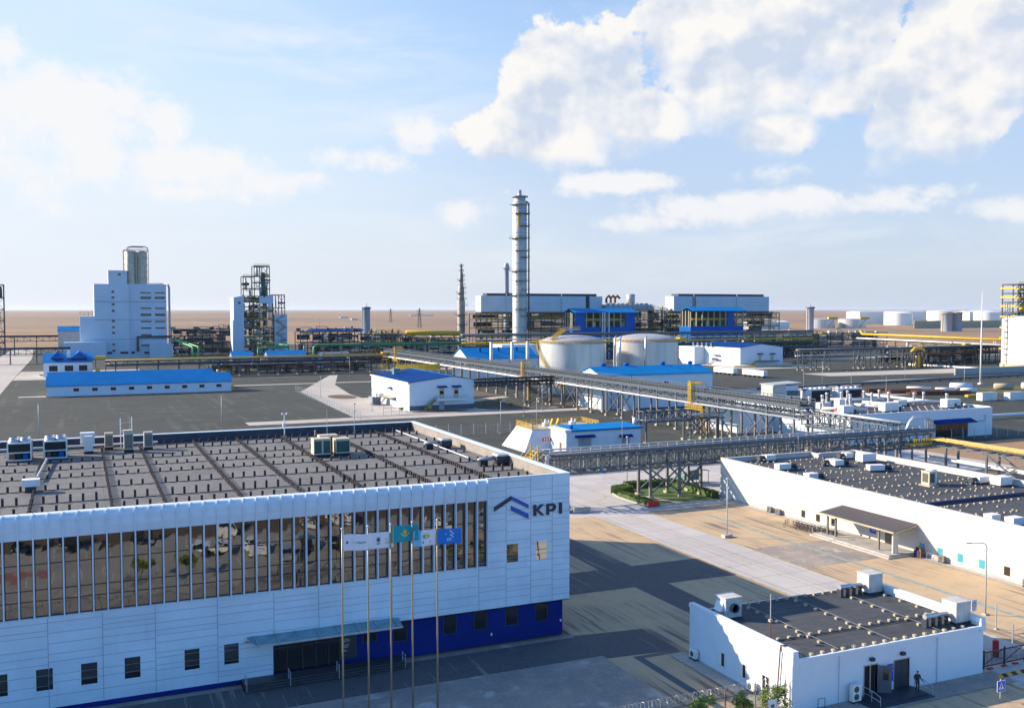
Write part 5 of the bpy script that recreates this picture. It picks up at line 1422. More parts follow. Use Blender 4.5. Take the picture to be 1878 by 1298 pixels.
def yellow_cage(y, lab, x=145.4, lowz=0.0, top=13.4):
    t = thing('yellow_ladder', lab, 'ladder', (x, y, 0), 'yellow ladder cages on the main rack')
    q = MB()
    for sx in (-.55, .55):
        for sy in (-.55, .55): q.bar((x + sx, y + sy, 7.6), (x + sx, y + sy, top), .13)
    z = 7.6
    while z < top: q.box(x - .6, y - .6, z, x + .6, y - .54, z + .10); q.box(x - .6, y - .6, z, x - .54, y + .6, z + .10); q.box(x - .6, y + .54, z, x + .6, y + .6, z + .10); z += .36
    q.build('cage', MT['yellow'], t)
    q = MB()
    for sy in (-.6, .6):
        q.bar((x - .6, y + sy, top), (x + 3.2, y + sy, top), .12); q.bar((x - .6, y + sy, top - .7), (x + 3.0, y + sy, top - .7), .12); q.bar((x + 3.2, y + sy, top), (x + 5.0, y + sy, top - 2.2), .12)
        for k in range(8): q.bar((x - .5 + k * .5, y + sy, top - .75), (x - .5 + k * .5, y + sy, top), .08)
    q.box(x - .6, y - .6, top - .95, x + 3.2, y + .6, top - .85); q.build('crossover', MT['yellow'], t)
    q = MB(); q.box(x - 1.4, y - 7.0, 6.4, x + .8, y + .8, 6.5)
    for k in range(9): q.bar((x - 1.4, y - 7 + k * .95, 6.4), (x - 1.4, y - 7 + k * .95, 7.6), .08)
    for zz in (7.0, 7.3, 7.6): q.bar((x - 1.4, y - 7, zz), (x - 1.4, y + .8, zz), .09)
    q.build('platform', MT['yellow'], t)
    q = MB()
    for sx in (-.4, .4):
        for sy in (-.4, .4): q.bar((x + sx - .6, y - 6.2 + sy, lowz), (x + sx - .6, y - 6.2 + sy, 6.4), .11)
    z = .4
    while z < 6.3: q.box(x - 1.05, y - 6.65, z, x - .15, y - 6.6, z + .09); q.box(x - 1.05, y - 6.65, z, x - 1.0, y - 5.75, z + .09); z += .33
    q.build('ladder', MT['yellow'], t)


RB = [o for o in bpy.data.objects if o.get('label', '').startswith('long main pipe rack')][0]
for (xa, xb, za, zb) in ((146.5, 147.4, 10.3, 10.8), (148.4, 149.5, 10.3, 10.9), (146.7, 147.3, 11.1, 11.4), (148.6, 149.3, 11.1, 11.45)):
    q = MB(); q.box(xa, 172, za, xb, 491, zb); q.build('cable_tray', MT['steel_dark'], RB)
for x in (145.68, 150.32):
    q = MB(); q.box(x - .03, 171.5, 10.12, x + .03, 491.5, 10.5); q.build('kick_plate', MT['steel'], RB)
yellow_cage(212.2, 'bright yellow ladder cage looping over the main rack above the white pump house')
yellow_cage(317, 'yellow ladder cage beside the left silver tank')
yellow_cage(470, 'far small yellow ladder cage at the distant end of the main rack')
# yellow tray run at right
rack('pipe_rack', 'yellow topped cable rack leading right past the long white building', 'x', 150.5, 200, 131, 134, 5.6, 6.6, [158, 166, 175, 184, 193], [(131.4, 3.4, .22, 'pipewhite'), (132.4, 3.4, .22, 'pipewhite'), (133.2, 3.2, .2, 'pipewhite')], truss=False, m='steel', leg_m='steel', braces=((158, 166),)) if False else None
rack('pipe_rack', 'yellow topped cable rack leading away right past the long white building', 'y', 76, 139, 149.2, 152.4, 5.9, 7.0, [80, 89, 98, 107, 116, 125, 134], [(149.8, 3.6, .22, 'pipewhite'), (150.8, 3.6, .25, 'pipewhite'), (151.6, 3.4, .2, 'pipewhite')], truss=False, m='steel', leg_m='steel', braces=((116, 125),))
RY = bpy.data.objects[-1] if False else [o for o in bpy.data.objects if o.get('label', '').startswith('yellow topped')][0]
TRAY = mat('tray_cover', (.60, .45, .16), .65, var=.2, scale=1.5)
for k, x in enumerate((149.2, 149.75, 150.3, 150.85, 151.4, 151.95, 152.4)):
    q = MB(); q.box(x, 76, 7.05 + .05 * (k % 3), x + .22, 138.5, 7.22 + .05 * (k % 3)); q.build('cable_tray', MT['yellow'] if k % 3 == 0 else TRAY, RY)
for k in range(30):
    q = MB(); q.box(149.0, 77 + k * 2.1, 7.0, 152.8, 77.25 + k * 2.1, 7.05); q.build('tray_support', MT['galv'], RY)
t = thing('pipe_loop', 'white expansion loop of bent pipes where the bridge meets the yellow rack', 'pipe loop', (152, 142, 0))
for k in range(4):
    q = MB(); y = 140.4 + k * .95; q.pipe([(145.5 + k, y, 8.6), (146.6 + k, y, 10.2), (147.5 + k, y, 10.9), (151.5 + k * .4, y, 10.9), (152.6 + k * .4, y, 10.2), (152.6 + k * .4, y, 6.4)], .17, 8); q.build('pipe', MT['galv'], t, True)
t = thing('valve_platform', 'yellow valve platform at the corner of the two racks', 'platform', (148, 138, 0))
q = MB(); q.box(144.5, 137.2, 6.2, 149, 139.4, 6.35); q.build('deck', MT['yellow'], t)
q = MB()
for i in range(8): q.bar((144.5 + i * .64, 137.2, 6.35), (144.5 + i * .64, 137.2, 7.5), .08)
for z in (6.7, 7.1, 7.5): q.bar((144.5, 137.2, z), (149, 137.2, z), .08)
q.build('handrail', MT['yellow'], t)
for x in (145, 148.6):
    q = MB(); q.bar((x, 138.2, 0), (x, 138.2, 6.2), .3); q.build('column', MT['steel_warm'], t)

# ------------------------------------------------------------------ hedge island under the rack
def hedge(poly, z0, z1, label, seed):
    rnd = random.Random(seed); m_ = MB(); m_.prism(poly, 'z', z0, z1 - .12)
    xs = [p[0] for p in poly]; ys = [p[1] for p in poly]
    def inside(x, y):
        c = False; j = len(poly) - 1
        for i in range(len(poly)):
            if (poly[i][1] > y) != (poly[j][1] > y) and x < (poly[j][0] - poly[i][0]) * (y - poly[i][1]) / (poly[j][1] - poly[i][1]) + poly[i][0]: c = not c
            j = i
        return c
    area = (max(xs) - min(xs)) * (max(ys) - min(ys))
    for _ in range(int(area * 60)):
        x, y = rnd.uniform(min(xs), max(xs)), rnd.uniform(min(ys), max(ys))
        if inside(x, y): leaf_crown(m_, (x, y, z1 - .08), .14, 2, .11, rnd)
    for i in range(len(poly)):
        a, b_ = poly[i], poly[(i + 1) % len(poly)]; L = math.dist(a, b_)
        for _ in range(int(L * (z1 - z0) * 34)):
            u = rnd.random(); leaf_crown(m_, (a[0] + (b_[0] - a[0]) * u, a[1] + (b_[1] - a[1]) * u, rnd.uniform(z0, z1)), .12, 2, .11, rnd)
    tag(m_.build('hedge', MT['hedge']), label, 'hedge', 'clipped hedges under the pipe bridge')


isl = [(83.9, 143.5), (84.0, 139.5), (84.2, 135.6), (85.6, 135.0), (98.8, 134.9), (99.4, 136), (99.4, 150), (93, 151.5), (86.5, 149.3), (84.6, 147)]
sheet('grass', isl, .05, MT['turf'], 'stuff')
m_ = MB()
for a, b_ in zip(isl, isl[1:] + isl[:1]): m_.bar((*a, .05), (*b_, .05), .22, .2)
m_.build('kerb', MT['concrete'], kind='structure')
hedge([(84.4, 147.2), (85.6, 148.8), (88.2, 149.2), (88.6, 146.6), (86, 145.6)], 0, 1.15, 'dark clipped hedge block round the lamp post in the island', 1)
hedge([(89.2, 151.2), (99.3, 151.0), (99.3, 148.2), (98.0, 148.2), (97.4, 149.6), (89.4, 149.8)], 0, 1.2, 'long clipped hedge along the back of the island', 2)
hedge([(97.9, 136.6), (99.35, 136.6), (99.35, 148.0), (98.0, 148.0)], 0, 1.1, 'hedge running from the island back edge to the white wall', 3)
hedge([(84.2, 144.6), (85.4, 144.9), (86.2, 136.8), (85.6, 135.4), (84.3, 135.7), (84.0, 140)], 0, .85, 'low bright hedge bordering the curved front of the island', 4)
sheet('path', [(87.0, 145.0), (88.0, 145.2), (91.2, 135.1), (90.0, 135.1)], .062, G_PATH)
rnd = random.Random(9); m_ = MB(); m_.ball((69.6, 137.0, .7), 1.25, 12, 8, sq=(1.2, 1, .75))
for _ in range(700): leaf_crown(m_, (69.6 + rnd.gauss(0, .75), 137 + rnd.gauss(0, .6), max(.1, .75 + rnd.gauss(0, .42))), .2, 1, .13, rnd)
tag(m_.build('shrub', MT['hedge']), 'rounded dark shrub peeping out behind the office corner', 'shrub')
m_ = MB(); m_.cbox(72.2, 135.2, 0, 3.0, .7, .75); m_.cbox(72.2, 135.2, .75, 2.9, .45, .12); tag(m_.build('concrete_barrier', MT['concrete']), 'pale concrete block barrier beside the shrub at the office corner', 'barrier')
t = thing('road_barrier', 'red plastic water barrier at the tip of the hedge island', 'barrier', (84.9, 134.6, 0))
for k in range(2):
    m_ = MB(); x = 83.9 + k * 1.15; m_.prism([(x, .02), (x + 1.1, .02), (x + 1.1, .25), (x + 1.0, .3), (x + 1.0, .85), (x + .75, .95), (x + .35, .95), (x + .1, .85), (x + .1, .3), (x, .25)], 'y', 134.35, 134.75); m_.build('segment', MT['red'], t)
young_tree(96.0, 150.2, 4.6, 1.0, 'thin young tree with sparse crown behind the truss legs', 'young trees by the main rack', 41, n=900)
t = thing('smoking_shelter', 'small glass shelter with a curved pale roof behind the hedge', 'shelter', (103, 150, 0))
m_ = MB(); m_.prism([(100.2, 2.45), (101.2, 2.75), (103, 2.85), (104.8, 2.75), (105.8, 2.45), (105.8, 2.37), (103, 2.75), (100.2, 2.37)], 'y', 148.2, 151.4); m_.build('roof', MT['galv'], t)
for x in (100.4, 103, 105.6):
    for y in (148.4, 151.2):
        m_ = MB(); m_.bar((x, y, 0), (x, y, 2.5), .08); m_.build('post', MT['steel'], t)
m_ = MB(); m_.box(100.4, 151.15, .3, 105.6, 151.2, 2.2); m_.box(100.38, 148.4, .3, 100.42, 151.2, 2.2); m_.build('glass_wall', MT['teal_glass'], t)
m_ = MB(); m_.cbox(88.5, 157, 0, .07, .07, 2.4, 0); m_.cbox(88.5, 156.93, 1.8, .8, .04, .9, 1); m_.cbox(88.5, 156.90, 2.05, .35, .02, .4, 2)
tag(m_.build('parking_sign', [MT['lamp'], MT['sign_blue'], MT['white']]), 'small blue information sign behind the truss legs', 'traffic sign')
lamp(118.5, 139.2, 9.6, PI, 'lamp post with short arm rising in front of the big bridge pipe', 1.6)
lamp(128, 158, 8.5, PI, 'lamp post on a round block behind the bridge, beside the shelter', 1.5)

# long blue grey pipes lying at ground level beyond the kerb
for i, (y, r) in enumerate(((168.2, .28), (169.4, .22))):
    t = thing('ground_pipe', ('thick blue grey ground pipe beyond the forecourt kerb', 'thinner blue grey ground pipe behind the thick one')[i], 'pipe', (90, y, 0), 'ground pipes beyond the kerb')
    m_ = MB(); m_.pipe([(50, y, .6), (118, y, .6)], r, 10); m_.build('tube', MT['steel'], t, True)
    for k in range(12):
        m_ = MB(); m_.cbox(52 + k * 6, y, -.05, .4, .5, .5); m_.build('support', MT['concrete'], t)
m_ = MB(); m_.cbox(93.5, 167.4, 0, .8, .6, .55); m_.cbox(93.5, 167.4, .55, .5, .4, .15); tag(m_.build('valve_box', MT['green']), 'tiny green valve box by the forecourt kerb', 'box')


def wire_fence(p, q_, n, label, h=2.3, group='wire fences', lean=1):
    t = thing('wire_fence', label, 'fence', ((p[0] + q_[0]) / 2, (p[1] + q_[1]) / 2, 0), group)
    d = Vector((q_[0] - p[0], q_[1] - p[1], 0)); u = d.normalized(); nrm = Vector((-u.y, u.x, 0)) * .35 * lean
    for i in range(n + 1):
        x, y = p[0] + d.x * i / n, p[1] + d.y * i / n
        m_ = MB(); m_.bar((x, y, -.06), (x, y, h), .10); m_.bar((x, y, h), (x + nrm.x, y + nrm.y, h + .45), .08); m_.build('post', MT['lamp'], t)
    m_ = MB()
    for z in (.1, .5, .9, 1.3, 1.7, 2.1, h): m_.bar((*p, z), (*q_, z), .014)
    k = int(d.length / .8)
    for i in range(k): 
        x, y = p[0] + d.x * i / k, p[1] + d.y * i / k; m_.bar((x, y, .1), (x, y, h), .010)
    m_.build('wire_mesh', MT['galv'], t)


wire_fence((77.2, 380), (74.4, 275), 30, 'wire fence bordering the pale yard of the hip roofed house')
wire_fence((60, 236), (122, 229), 19, 'wire fence across the dark gravel behind the sloped bunker')
wire_fence((50, 172.5), (122, 172.5), 22, 'wire fence along the far side of the forecourt kerb')
wire_fence((152, 233), (152, 178), 14, 'wire fence under the main rack')
wire_fence((196, 174.5), (270, 171), 20, 'wire fence with cranked posts in front of the flat roofed workshop')

# ------------------------------------------------------------------ bunker and small white house
t = thing('bunker', 'sloped white concrete bunker mound with a yellow railed flat top', 'bunker', (103, 214, 0))
q = MB(); zt = 4.6
base = [(91.3, 198.0), (114, 198.0), (114, 211), (91.3, 211)]; topp = [(94.2, 200.2), (111.4, 200.2), (111.4, 209), (94.2, 209)]
q.add([(x, y, -.05) for x, y in base] + [(x, y, zt) for x, y in topp], [(4, 5, 6, 7), (0, 1, 5, 4), (1, 2, 6, 5), (2, 3, 7, 6), (3, 0, 4, 7)])
q.build('mound', MT['plaster'], t)
q = MB(); q.box(94.0, 200.0, zt, 111.6, 209.2, zt + .15); q.build('top_slab', mat('yellowish_slab', (.50, .42, .28), .85, var=.1), t)
q = MB()
for (a, b_) in (((94.1, 200.1), (94.1, 209)), ((94.1, 209), (111.4, 209)), ((111.4, 209), (111.4, 200.2)), ((94.1, 200.1), (95.4, 200.1))):
    L = math.dist(a, b_); n = int(L / 1.3)
    for i in range(n + 1):
        x, y = a[0] + (b_[0] - a[0]) * i / n, a[1] + (b_[1] - a[1]) * i / n; q.bar((x, y, zt + .15), (x, y, zt + 1.35), .08)
    for z in (.45, .75, 1.05, 1.35): q.bar((*a, zt + z), (*b_, zt + z), .09)
q.build('handrail', MT['yellow'], t)
for x, y in ((99.8, 205), (106.8, 205)):
    q = MB(); q.cbox(x, y, zt + .15, 1.1, 1.1, .8); q.pipe([(x, y, zt + .9), (x, y, zt + 1.7)], .25, 10); q.pipe([(x + .9, y, zt + .1), (x + .9, y, zt + 1.5)], .2, 10); q.build('vent_stack', MT['lens'], t)
q = MB()
for x in (102.2, 103.8): q.prism([(x, zt + .15), (x + 1.1, zt + .15), (x + .55, zt + 1.5)], 'y', 207, 207.6)
q.build('hatch_frame', MT['yellow'], t)
q = MB(); q.cbox(96.4, 197.6, 0, .1, .1, 2.6, 0); q.box(95.4, 197.4, 2.3, 97.6, 197.5, 3.1, 1)
for k in range(3): q.box(95.8 + k * .6, 197.38, 2.4, 96.05 + k * .6, 197.4, 3.0, 2)
q.build('warning_board', [MT['lamp'], MT['red'], MT['white']], t)


def awning(x0, x1, y, z, d, parent, m='royal', name='awning'):
    q = MB(); q.prism([(y, z), (y, z - .55), (y - d, z - .55), (y - d, z - .45)], 'x', x0, x1); return q.build(name, MT[m], parent)


t = thing('pump_house', 'small white pump house with a blue edged roof behind the truss bridge', 'house', (107, 194, 0))
q = MB(); q.box(97.6, 190, -.05, 116.6, 197.6, 5.1, 0); q.box(97.6, 189.97, -.05, 116.6, 189.997, .6, 1); q.build('wall', [MT['plaster'], MT['steel']], t)
q = MB(); q.prism([(189.6, 5.1), (189.6, 5.5), (198, 5.75), (198, 5.35)], 'x', 98.8, 117.0); q.build('roof', MT['skyblue'], t)
q = MB(); q.box(97.2, 189.7, 5.11, 98.8, 197.9, 5.6); q.build('roof_panel', MT['white'], t)
awning(99.8, 104.6, 189.99, 4.3, 1.0, t); awning(111.0, 114.2, 189.99, 3.9, 1.0, t)
q = MB(); q.box(100.6, 189.93, .2, 103.8, 189.99, 3.5); q.build('garage_door', MT['silo'], t)
q = MB(); q.box(111.8, 189.93, .2, 113.6, 189.99, 3.1); q.build('door', MT['silo'], t)
q = MB(); q.box(97.54, 192.2, .1, 97.59, 193.2, 2.6); q.build('door', MT['rust'], t, label='narrow reddish side door')
q = MB(); q.lathe([(0.5, 5.2), (.45, 6.0), (.6, 6.05), (.3, 6.3), (0, 6.3)], 99.8, 192, 14); q.build('roof_vent', MT['bluewall'], t)
lamp(110.3, 187.5, 7.9, PI, 'lamp post with white arm in front of the small pump house', 1.7)

# ------------------------------------------------------------------ hip roofed house with two doors
t = thing('substation_house', 'white house with a deep blue pitched roof, two blue awnings and a yellow stair', 'house', (106.4, 315, 0))
q = MB(); x0, x1, y0, y1 = 95.4, 117.4, 294, 337
q.prism([(x0, -.05), (x1, -.05), (x1, 9.2), (110, 10.5), (x0, 8.8)], 'y', y0, y1, 0)
q.box(x0 + .02, y0 - .03, -.05, x1, y0 - .002, 1.5, 1)
for k in range(9): q.box(x0 - .03, y0 + 4 + k * 4.2, 0, x0 - .002, y0 + 4.08 + k * 4.2, 8.7, 1)
q.build('wall', [MT['plaster'], MT['steel']], t)
q = MB(); q.prism([(x0 - .5, 8.75), (110, 10.53), (x1 + .5, 9.2), (x1 + .5, 9.32), (110, 10.75), (x0 - .5, 8.95)], 'y', y0 - .25, y1 + .3); q.build('roof', MT['royal'], t)
q = MB(); q.box(109.75, y0 - .28, 10.72, 110.25, y1 + .3, 10.86); q.bar((x0 - .5, 318, 9.05), (110, 318, 10.85), .3, .12); q.build('ridge_cap', MT['skyblue'], t)
q = MB(); q.cbox(101, 326, 9.2, 2.2, 2.4, 2.2); q.cbox(101, 326, 11.4, 2.5, 2.7, .2); q.build('roof_vent', MT['teal_glass'], t)
q = MB(); q.box(x0 - .52, y0 - .3, 8.55, x0 - .3, y1 + .3, 8.98); q.build('gutter', MT['white'], t)
for (a, b_) in ((105.4, 107.1), (110.4, 112.0)):
    q = MB(); q.box(a, y0 - .05, 3.7, b_, y0 - .004, 7.0, 0); q.box(a + .2, y0 - .07, 4.9, b_ - .2, y0 - .05, 6.0, 1); q.build('door', [MT['beige'], MT['darkglass']], t)
    awning(a - .7, b_ + .8, y0 - .004, 7.6, 1.3, t)
q = MB(); q.box(105.4, y0 - .05, .0, 107.1, y0 - .035, 2.6); q.build('door', MT['silo'], t)
q = MB(); q.box(104.1, y0 - 1.6, 2.9, 114.8, y0 - .01, 3.6); q.build('balcony', MT['plaster'], t)
q = MB()
for i in range(10): q.bar((104.2 + i * 1.17, y0 - 1.55, 3.6), (104.2 + i * 1.17, y0 - 1.55, 4.7), .05)
for z in (4.0, 4.35, 4.7): q.bar((104.2, y0 - 1.55, z), (114.7, y0 - 1.55, z), .05)
q.build('handrail', MT['yellow'], t)
q = MB()
for y in (y0 - 1.5, y0 - .3):
    q.bar((104.1, y, 3.4), (99.9, y, 0), .12, .35); q.bar((104.1, y, 4.5), (99.9, y, 1.1), .09)
    for k in range(6): q.bar((104.1 - k * .8, y, 3.4 - k * .66), (104.1 - k * .8, y, 4.5 - k * .66), .07)
for k in range(12): q.box(103.9 - k * .35, y0 - 1.5, 3.2 - k * .28, 104.15 - k * .35, y0 - .3, 3.26 - k * .28)
q.build('stair', mat('dull_yellow', (.34, .29, .10), .6, var=.12), t)
for (ya, zz) in ((313.3, 6.2), (323.5, 3.1), (309.2, 3.0)):
    q = MB(); q.prism([(x0 - .003, zz), (x0 - 1.2, zz - .45), (x0 - 1.2, zz - .55), (x0 - .003, zz - .5)], 'y', ya - 1.4, ya + 1.4); q.build('awning', MT['royal'], t)
    q = MB(); q.box(x0 - .05, ya - .8, zz - 2.6, x0 - .004, ya + .8, zz - .6); q.build('door', MT['lens'], t)
q = MB(); q.box(x0 - 1.6, 308, 2.7, x0 - .02, 321, 2.9); q.bar((x0 - 1.2, 321, 2.7), (x0 - 1.2, 327, 0), .9, .3)
for k in range(8): q.bar((x0 - 1.5, 308 + k * 1.8, 2.9), (x0 - 1.5, 308 + k * 1.8, 3.9), .06)
q.bar((x0 - 1.5, 308, 3.9), (x0 - 1.5, 321, 3.9), .07); q.build('landing', MT['cream'], t)
t = thing('transformer', 'grey transformer with pale coolers beside the sunlit house wall', 'transformer', (91.6, 319, 0))
q = MB(); q.cbox(91.6, 319, 0, 2.6, 4.0, 2.6); q.build('tank', MT['steel'], t)
for k in range(5):
    q = MB(); q.cbox(90.0, 317.4 + k * .8, .5, .5, .5, 2.2); q.build('radiator', MT['galv'], t)
q = MB(); q.pipe([(91.6, 317.4, 3.4), (91.6, 320.8, 3.4)], .5, 10); q.cbox(91.6, 319, 2.6, .4, 2.8, .4); q.build('oil_vessel', MT['lens'], t)
t = thing('yard_gate_frame', 'pale tube frame gate standing in the yard near the office parapet', 'gate', (88, 285, 0))
q = MB()
for k in range(4): q.bar((84.4 + k * 2.5, 285.5, 0), (84.4 + k * 2.5, 285.5, 3.2), .14)
for z in (1.0, 2.0, 3.0): q.bar((84.4, 285.5, z), (91.9, 285.5, z), .10)
q.build('frame', MT['lamp'], t)
t = thing('yellow_barrier', 'long bright yellow railing on the rack behind the blue hip roof', 'railing', (116, 345, 0))
q = MB()
for i in range(9): q.bar((107.5 + i * 2, 345, 0), (107.5 + i * 2, 345, 11.6), .12, None, 0)
q.build('post', MT['steel'], t)
q = MB(); q.box(107, 344.9, 9.6, 124, 345.1, 11.7); q.build('panel', MT['yellow'], t)
for i, (x, y, h, c) in enumerate(((92.0, 291.5, 1.6, .7), (119.5, 290.8, 2.0, 1.0), (124.2, 289.6, 3.6, 1.1), (128.2, 289, 1.6, .8), (101.0, 289.5, 1.8, .7))):
    young_tree(x, y, h, c, ('small yellowish bush at the sunlit corner of the hip roofed house', 'low green bush in the shade right of the hip roofed house', 'small bright tree in the bed right of the hip roofed house', 'tiny bush at the end of the shaded bed', 'thin bush below the yellow stair')[i], 'young plants round the hip roofed house', 60 + i, n=420, leaf=.14)


# ------------------------------------------------------------------ buildings further back
def shed(name, label, cat, x0, x1, y0, y1, eave, ridge, along, wall='plaster', roof='skyblue', group=None, z0=-.08, over=.4):
    t = thing(name, label, cat, ((x0 + x1) / 2, (y0 + y1) / 2, 0), group)
    q = MB()
    if along == 'x':
        m_ = (y0 + y1) / 2; pr = [(y0, z0), (y1, z0), (y1, eave), (m_, ridge), (y0, eave)]; q.prism(pr, 'x', x0, x1)
        q.build('wall', MT[wall], t)
        q = MB(); q.prism([(y0 - over, eave - .12), (m_, ridge + .03), (y1 + over, eave - .12), (y1 + over, eave + .12), (m_, ridge + .28), (y0 - over, eave + .12)], 'x', x0 - over, x1 + over)
    else:
        m_ = (x0 + x1) / 2; pr = [(x0, z0), (x1, z0), (x1, eave), (m_, ridge), (x0, eave)]; q.prism(pr, 'y', y0, y1)
        q.build('wall', MT[wall], t)
        q = MB(); q.prism([(x0 - over, eave - .12), (m_, ridge + .03), (x1 + over, eave - .12), (x1 + over, eave + .12), (m_, ridge + .28), (x0 - over, eave + .12)], 'y', y0 - over, y1 + over)
    q.build('roof', MT[roof], t)
    return t


def win_row(t, y, xs, z0, z1, wd, m='darkglass', frame=None):
    for x in xs:
        q = MB(); q.box(x, y - .06, z0, x + wd, y - .004, z1, 0)
        if frame: q.box(x - .08, y - .04, z0 - .08, x + wd + .08, y - .003, z1 + .08, 1)
        q.build('window', [MT[m], MT[frame or m]], t)


# long blue shed, a pair under stepped roofs
t = shed('storage_shed', 'long low white shed with a bright blue roof and nine small windows', 'shed', -10.4, 54.8, 393.6, 405.5, 3.9, 6.9, 'x')
win_row(t, 393.6, [-1.5 + i * 6.35 for i in range(9)], 1.9, 2.9, 1.7, 'darkglass', 'red')
q = MB(); q.box(-10.5, 393.3, -.05, 55.2, 393.58, .25); q.build('plinth', MT['concrete'], t)
q = MB(); q.box(54.9, 395, .2, 56.2, 397, 2.0); q.build('meter_box', MT['yellow'], t)
shed('storage_shed', 'second blue roofed shed close behind the long one, slightly shorter', 'shed', -10.4, 50.4, 411.5, 424, 4.2, 7.4, 'x')
# house with steep blue roofs by the left road
t = shed('boiler_house', 'pale house with several blue ridged roofs beside the left concrete road', 'house', -14.8, 6.5, 512, 534, 6.8, 10.6, 'x')
for (x0, x1) in ((-12, -6), (-3, 4.5)):
    q = MB(); m_ = (x0 + x1) / 2; q.prism([(x0, 8.6), (x1, 8.6), (m_, 11.8)], 'y', 513, 533); q.build('roof', MT['bluewall'], t)
win_row(t, 512, [-12.4, -5.6, .6], 2.6, 5.2, 3.6, 'black', 'silo')
q = MB(); q.cbox(-3.9, 516, 8.8, 1.6, 1.6, 3.6); q.build('chimney', MT['lens'], t)
t = thing('rack_stair', 'yellow stair block beside the ridged blue roofs', 'stair', (9.5, 509, 0))
q = MB(); q.box(7.8, 508, 8.2, 12.5, 511, 9.6); q.box(7.8, 508, 0, 9.8, 511, 4.0); q.build('platform', MT['yellow'], t)
for x in (7.9, 12.3):
    q = MB(); q.bar((x, 508.2, 0), (x, 508.2, 9.6), .3); q.build('column', MT['steel_dark'], t)

MT['silo_b'] = mat('silo_aluminium', (.58, .48, .36), .5, metal=.2, var=.15, scale=.5, streak=.3, streak_col=(.35, .28, .2))
# tall white packing tower
t = thing('packing_tower', 'tall stepped white packing tower with rows of strip windows', 'tower building', (34, 712, 0))
q = MB()
q.box(10.6, 697, -.1, 32, 725, 48.7); q.box(32, 698.2, -.1, 55.5, 725, 48.9); q.box(19.4, 697.5, 48.7, 31, 708, 57.7); q.box(1.8, 697, -.1, 10.6, 722, 27.4); q.box(-8, 688, -.1, 17, 697, 10.8); q.box(44, 690, -.1, 58.5, 698.2, 9.2)
for z in (12, 25, 37): q.box(10.6, 696.9, z, 32, 697, z + .25, 1); q.box(32, 698.1, z, 55.5, 698.2, z + .25, 1)
q.build('wall', [MT['towerwall'], MT['steel']], t)
for z in (42.8, 39.0, 34.6, 30.3, 23.6, 19.5, 15.8, 8.2, 4.0):
    q = MB(); q.box(21.2, 696.93, z, 23.0, 696.99, z + 1.5); q.build('window', MT['darkglass'], t)
q = MB(); q.box(25.4, 697.4, 54.3, 27.2, 697.49, 55.8); q.build('window', MT['darkglass'], t)
for z, h in ((42.6, .9), (38.9, 1.7), (32.3, .9), (27.6, 1.5), (23.4, .9), (19.0, .9), (14.4, 1.0), (7.4, 1.0)):
    for a, b_ in ((39.2, 45.8), (48.2, 54.6)):
        if z < 15 and a > 45: continue
        q = MB(); q.box(a, 698.12, z, b_, 698.19, z + h); q.build('window', MT['darkglass'], t)
for x, z, w_ in ((18, 2.5, 3), (26, 2.5, 5), (33, 2.5, 2), (41, 2.2, 6)):
    q = MB(); q.box(x, 688 if x < 17 else 696.9 if x < 32 else 698.05, z, x + w_, 698.1, z + 1.5); q.build('door', MT['black'], t)
q = MB(); q.pipe([(46, 724, 49.6), (55.8, 716, 49.6), (57.4, 705, 48.5), (57.4, 699, 46.5), (57.4, 698, 2)], .7, 8); q.build('downcomer', MT['silo'], t)
q = MB(); q.pipe([(37, 697.2, 4), (37, 697.2, 13.6), (58, 697.2, 13.6)], .9, 8); q.build('air_duct', MT['dkgreen'], t)
q = MB()
for x in (2, 4.5, 7, 9.5): q.bar((x, 698, 27.4), (x, 698, 30.4), .2)
for z in (28.4, 29.4, 30.4): q.bar((1.9, 698, z), (10.4, 698, z), .15)
q.build('roof_railing', MT['cream'], t)
for i, (x, y) in enumerate(((33.8, 704), (40.2, 704), (33.8, 711.5), (40.2, 711.5))):
    q = MB(); q.lathe([(3.7, 48.5), (3.7, 70.3), (2.6, 71.2), (0, 71.4)], x, y, 24); s_ = q.build('silo', MT['silo_b'], t, True)
q = MB(); q.box(36.5, 700.3, 48.9, 37.6, 701, 70.5); q.box(39, 700.2, 48.9, 39.6, 700.8, 70.5); q.build('silo_duct', MT['cream'], t)
q = MB()
for x in (29.6, 44.6):
    for y in (700, 715): q.bar((x, y, 48.7), (x, y, 71.5), .35)
for z in (53, 57.5, 62, 66.5, 71.5):
    q.bar((44.6, 700, z), (44.6, 715, z), .25); q.bar((29.6, 700, z), (29.6, 715, z), .25)
q.bar((29.6, 700, 71.5), (44.6, 700, 71.5), .35); q.bar((29.6, 715, 71.5), (44.6, 715, 71.5), .35)
q.build('silo_frame', MT['steel_dark'], t)
q = MB(); q.pipe([(31, 702, 70.5), (32, 702, 73.4), (34, 702, 74), (42.5, 702, 74), (44.4, 702, 73), (44.6, 702, 70.5)], .35, 8); q.pipe([(33, 708, 70.8), (33, 708, 73.8), (42, 708, 73.8)], .3, 8); q.bar((30, 700.4, 72.6), (44.6, 700.4, 72.6), .2); q.build('top_pipework', MT['silo'], t)

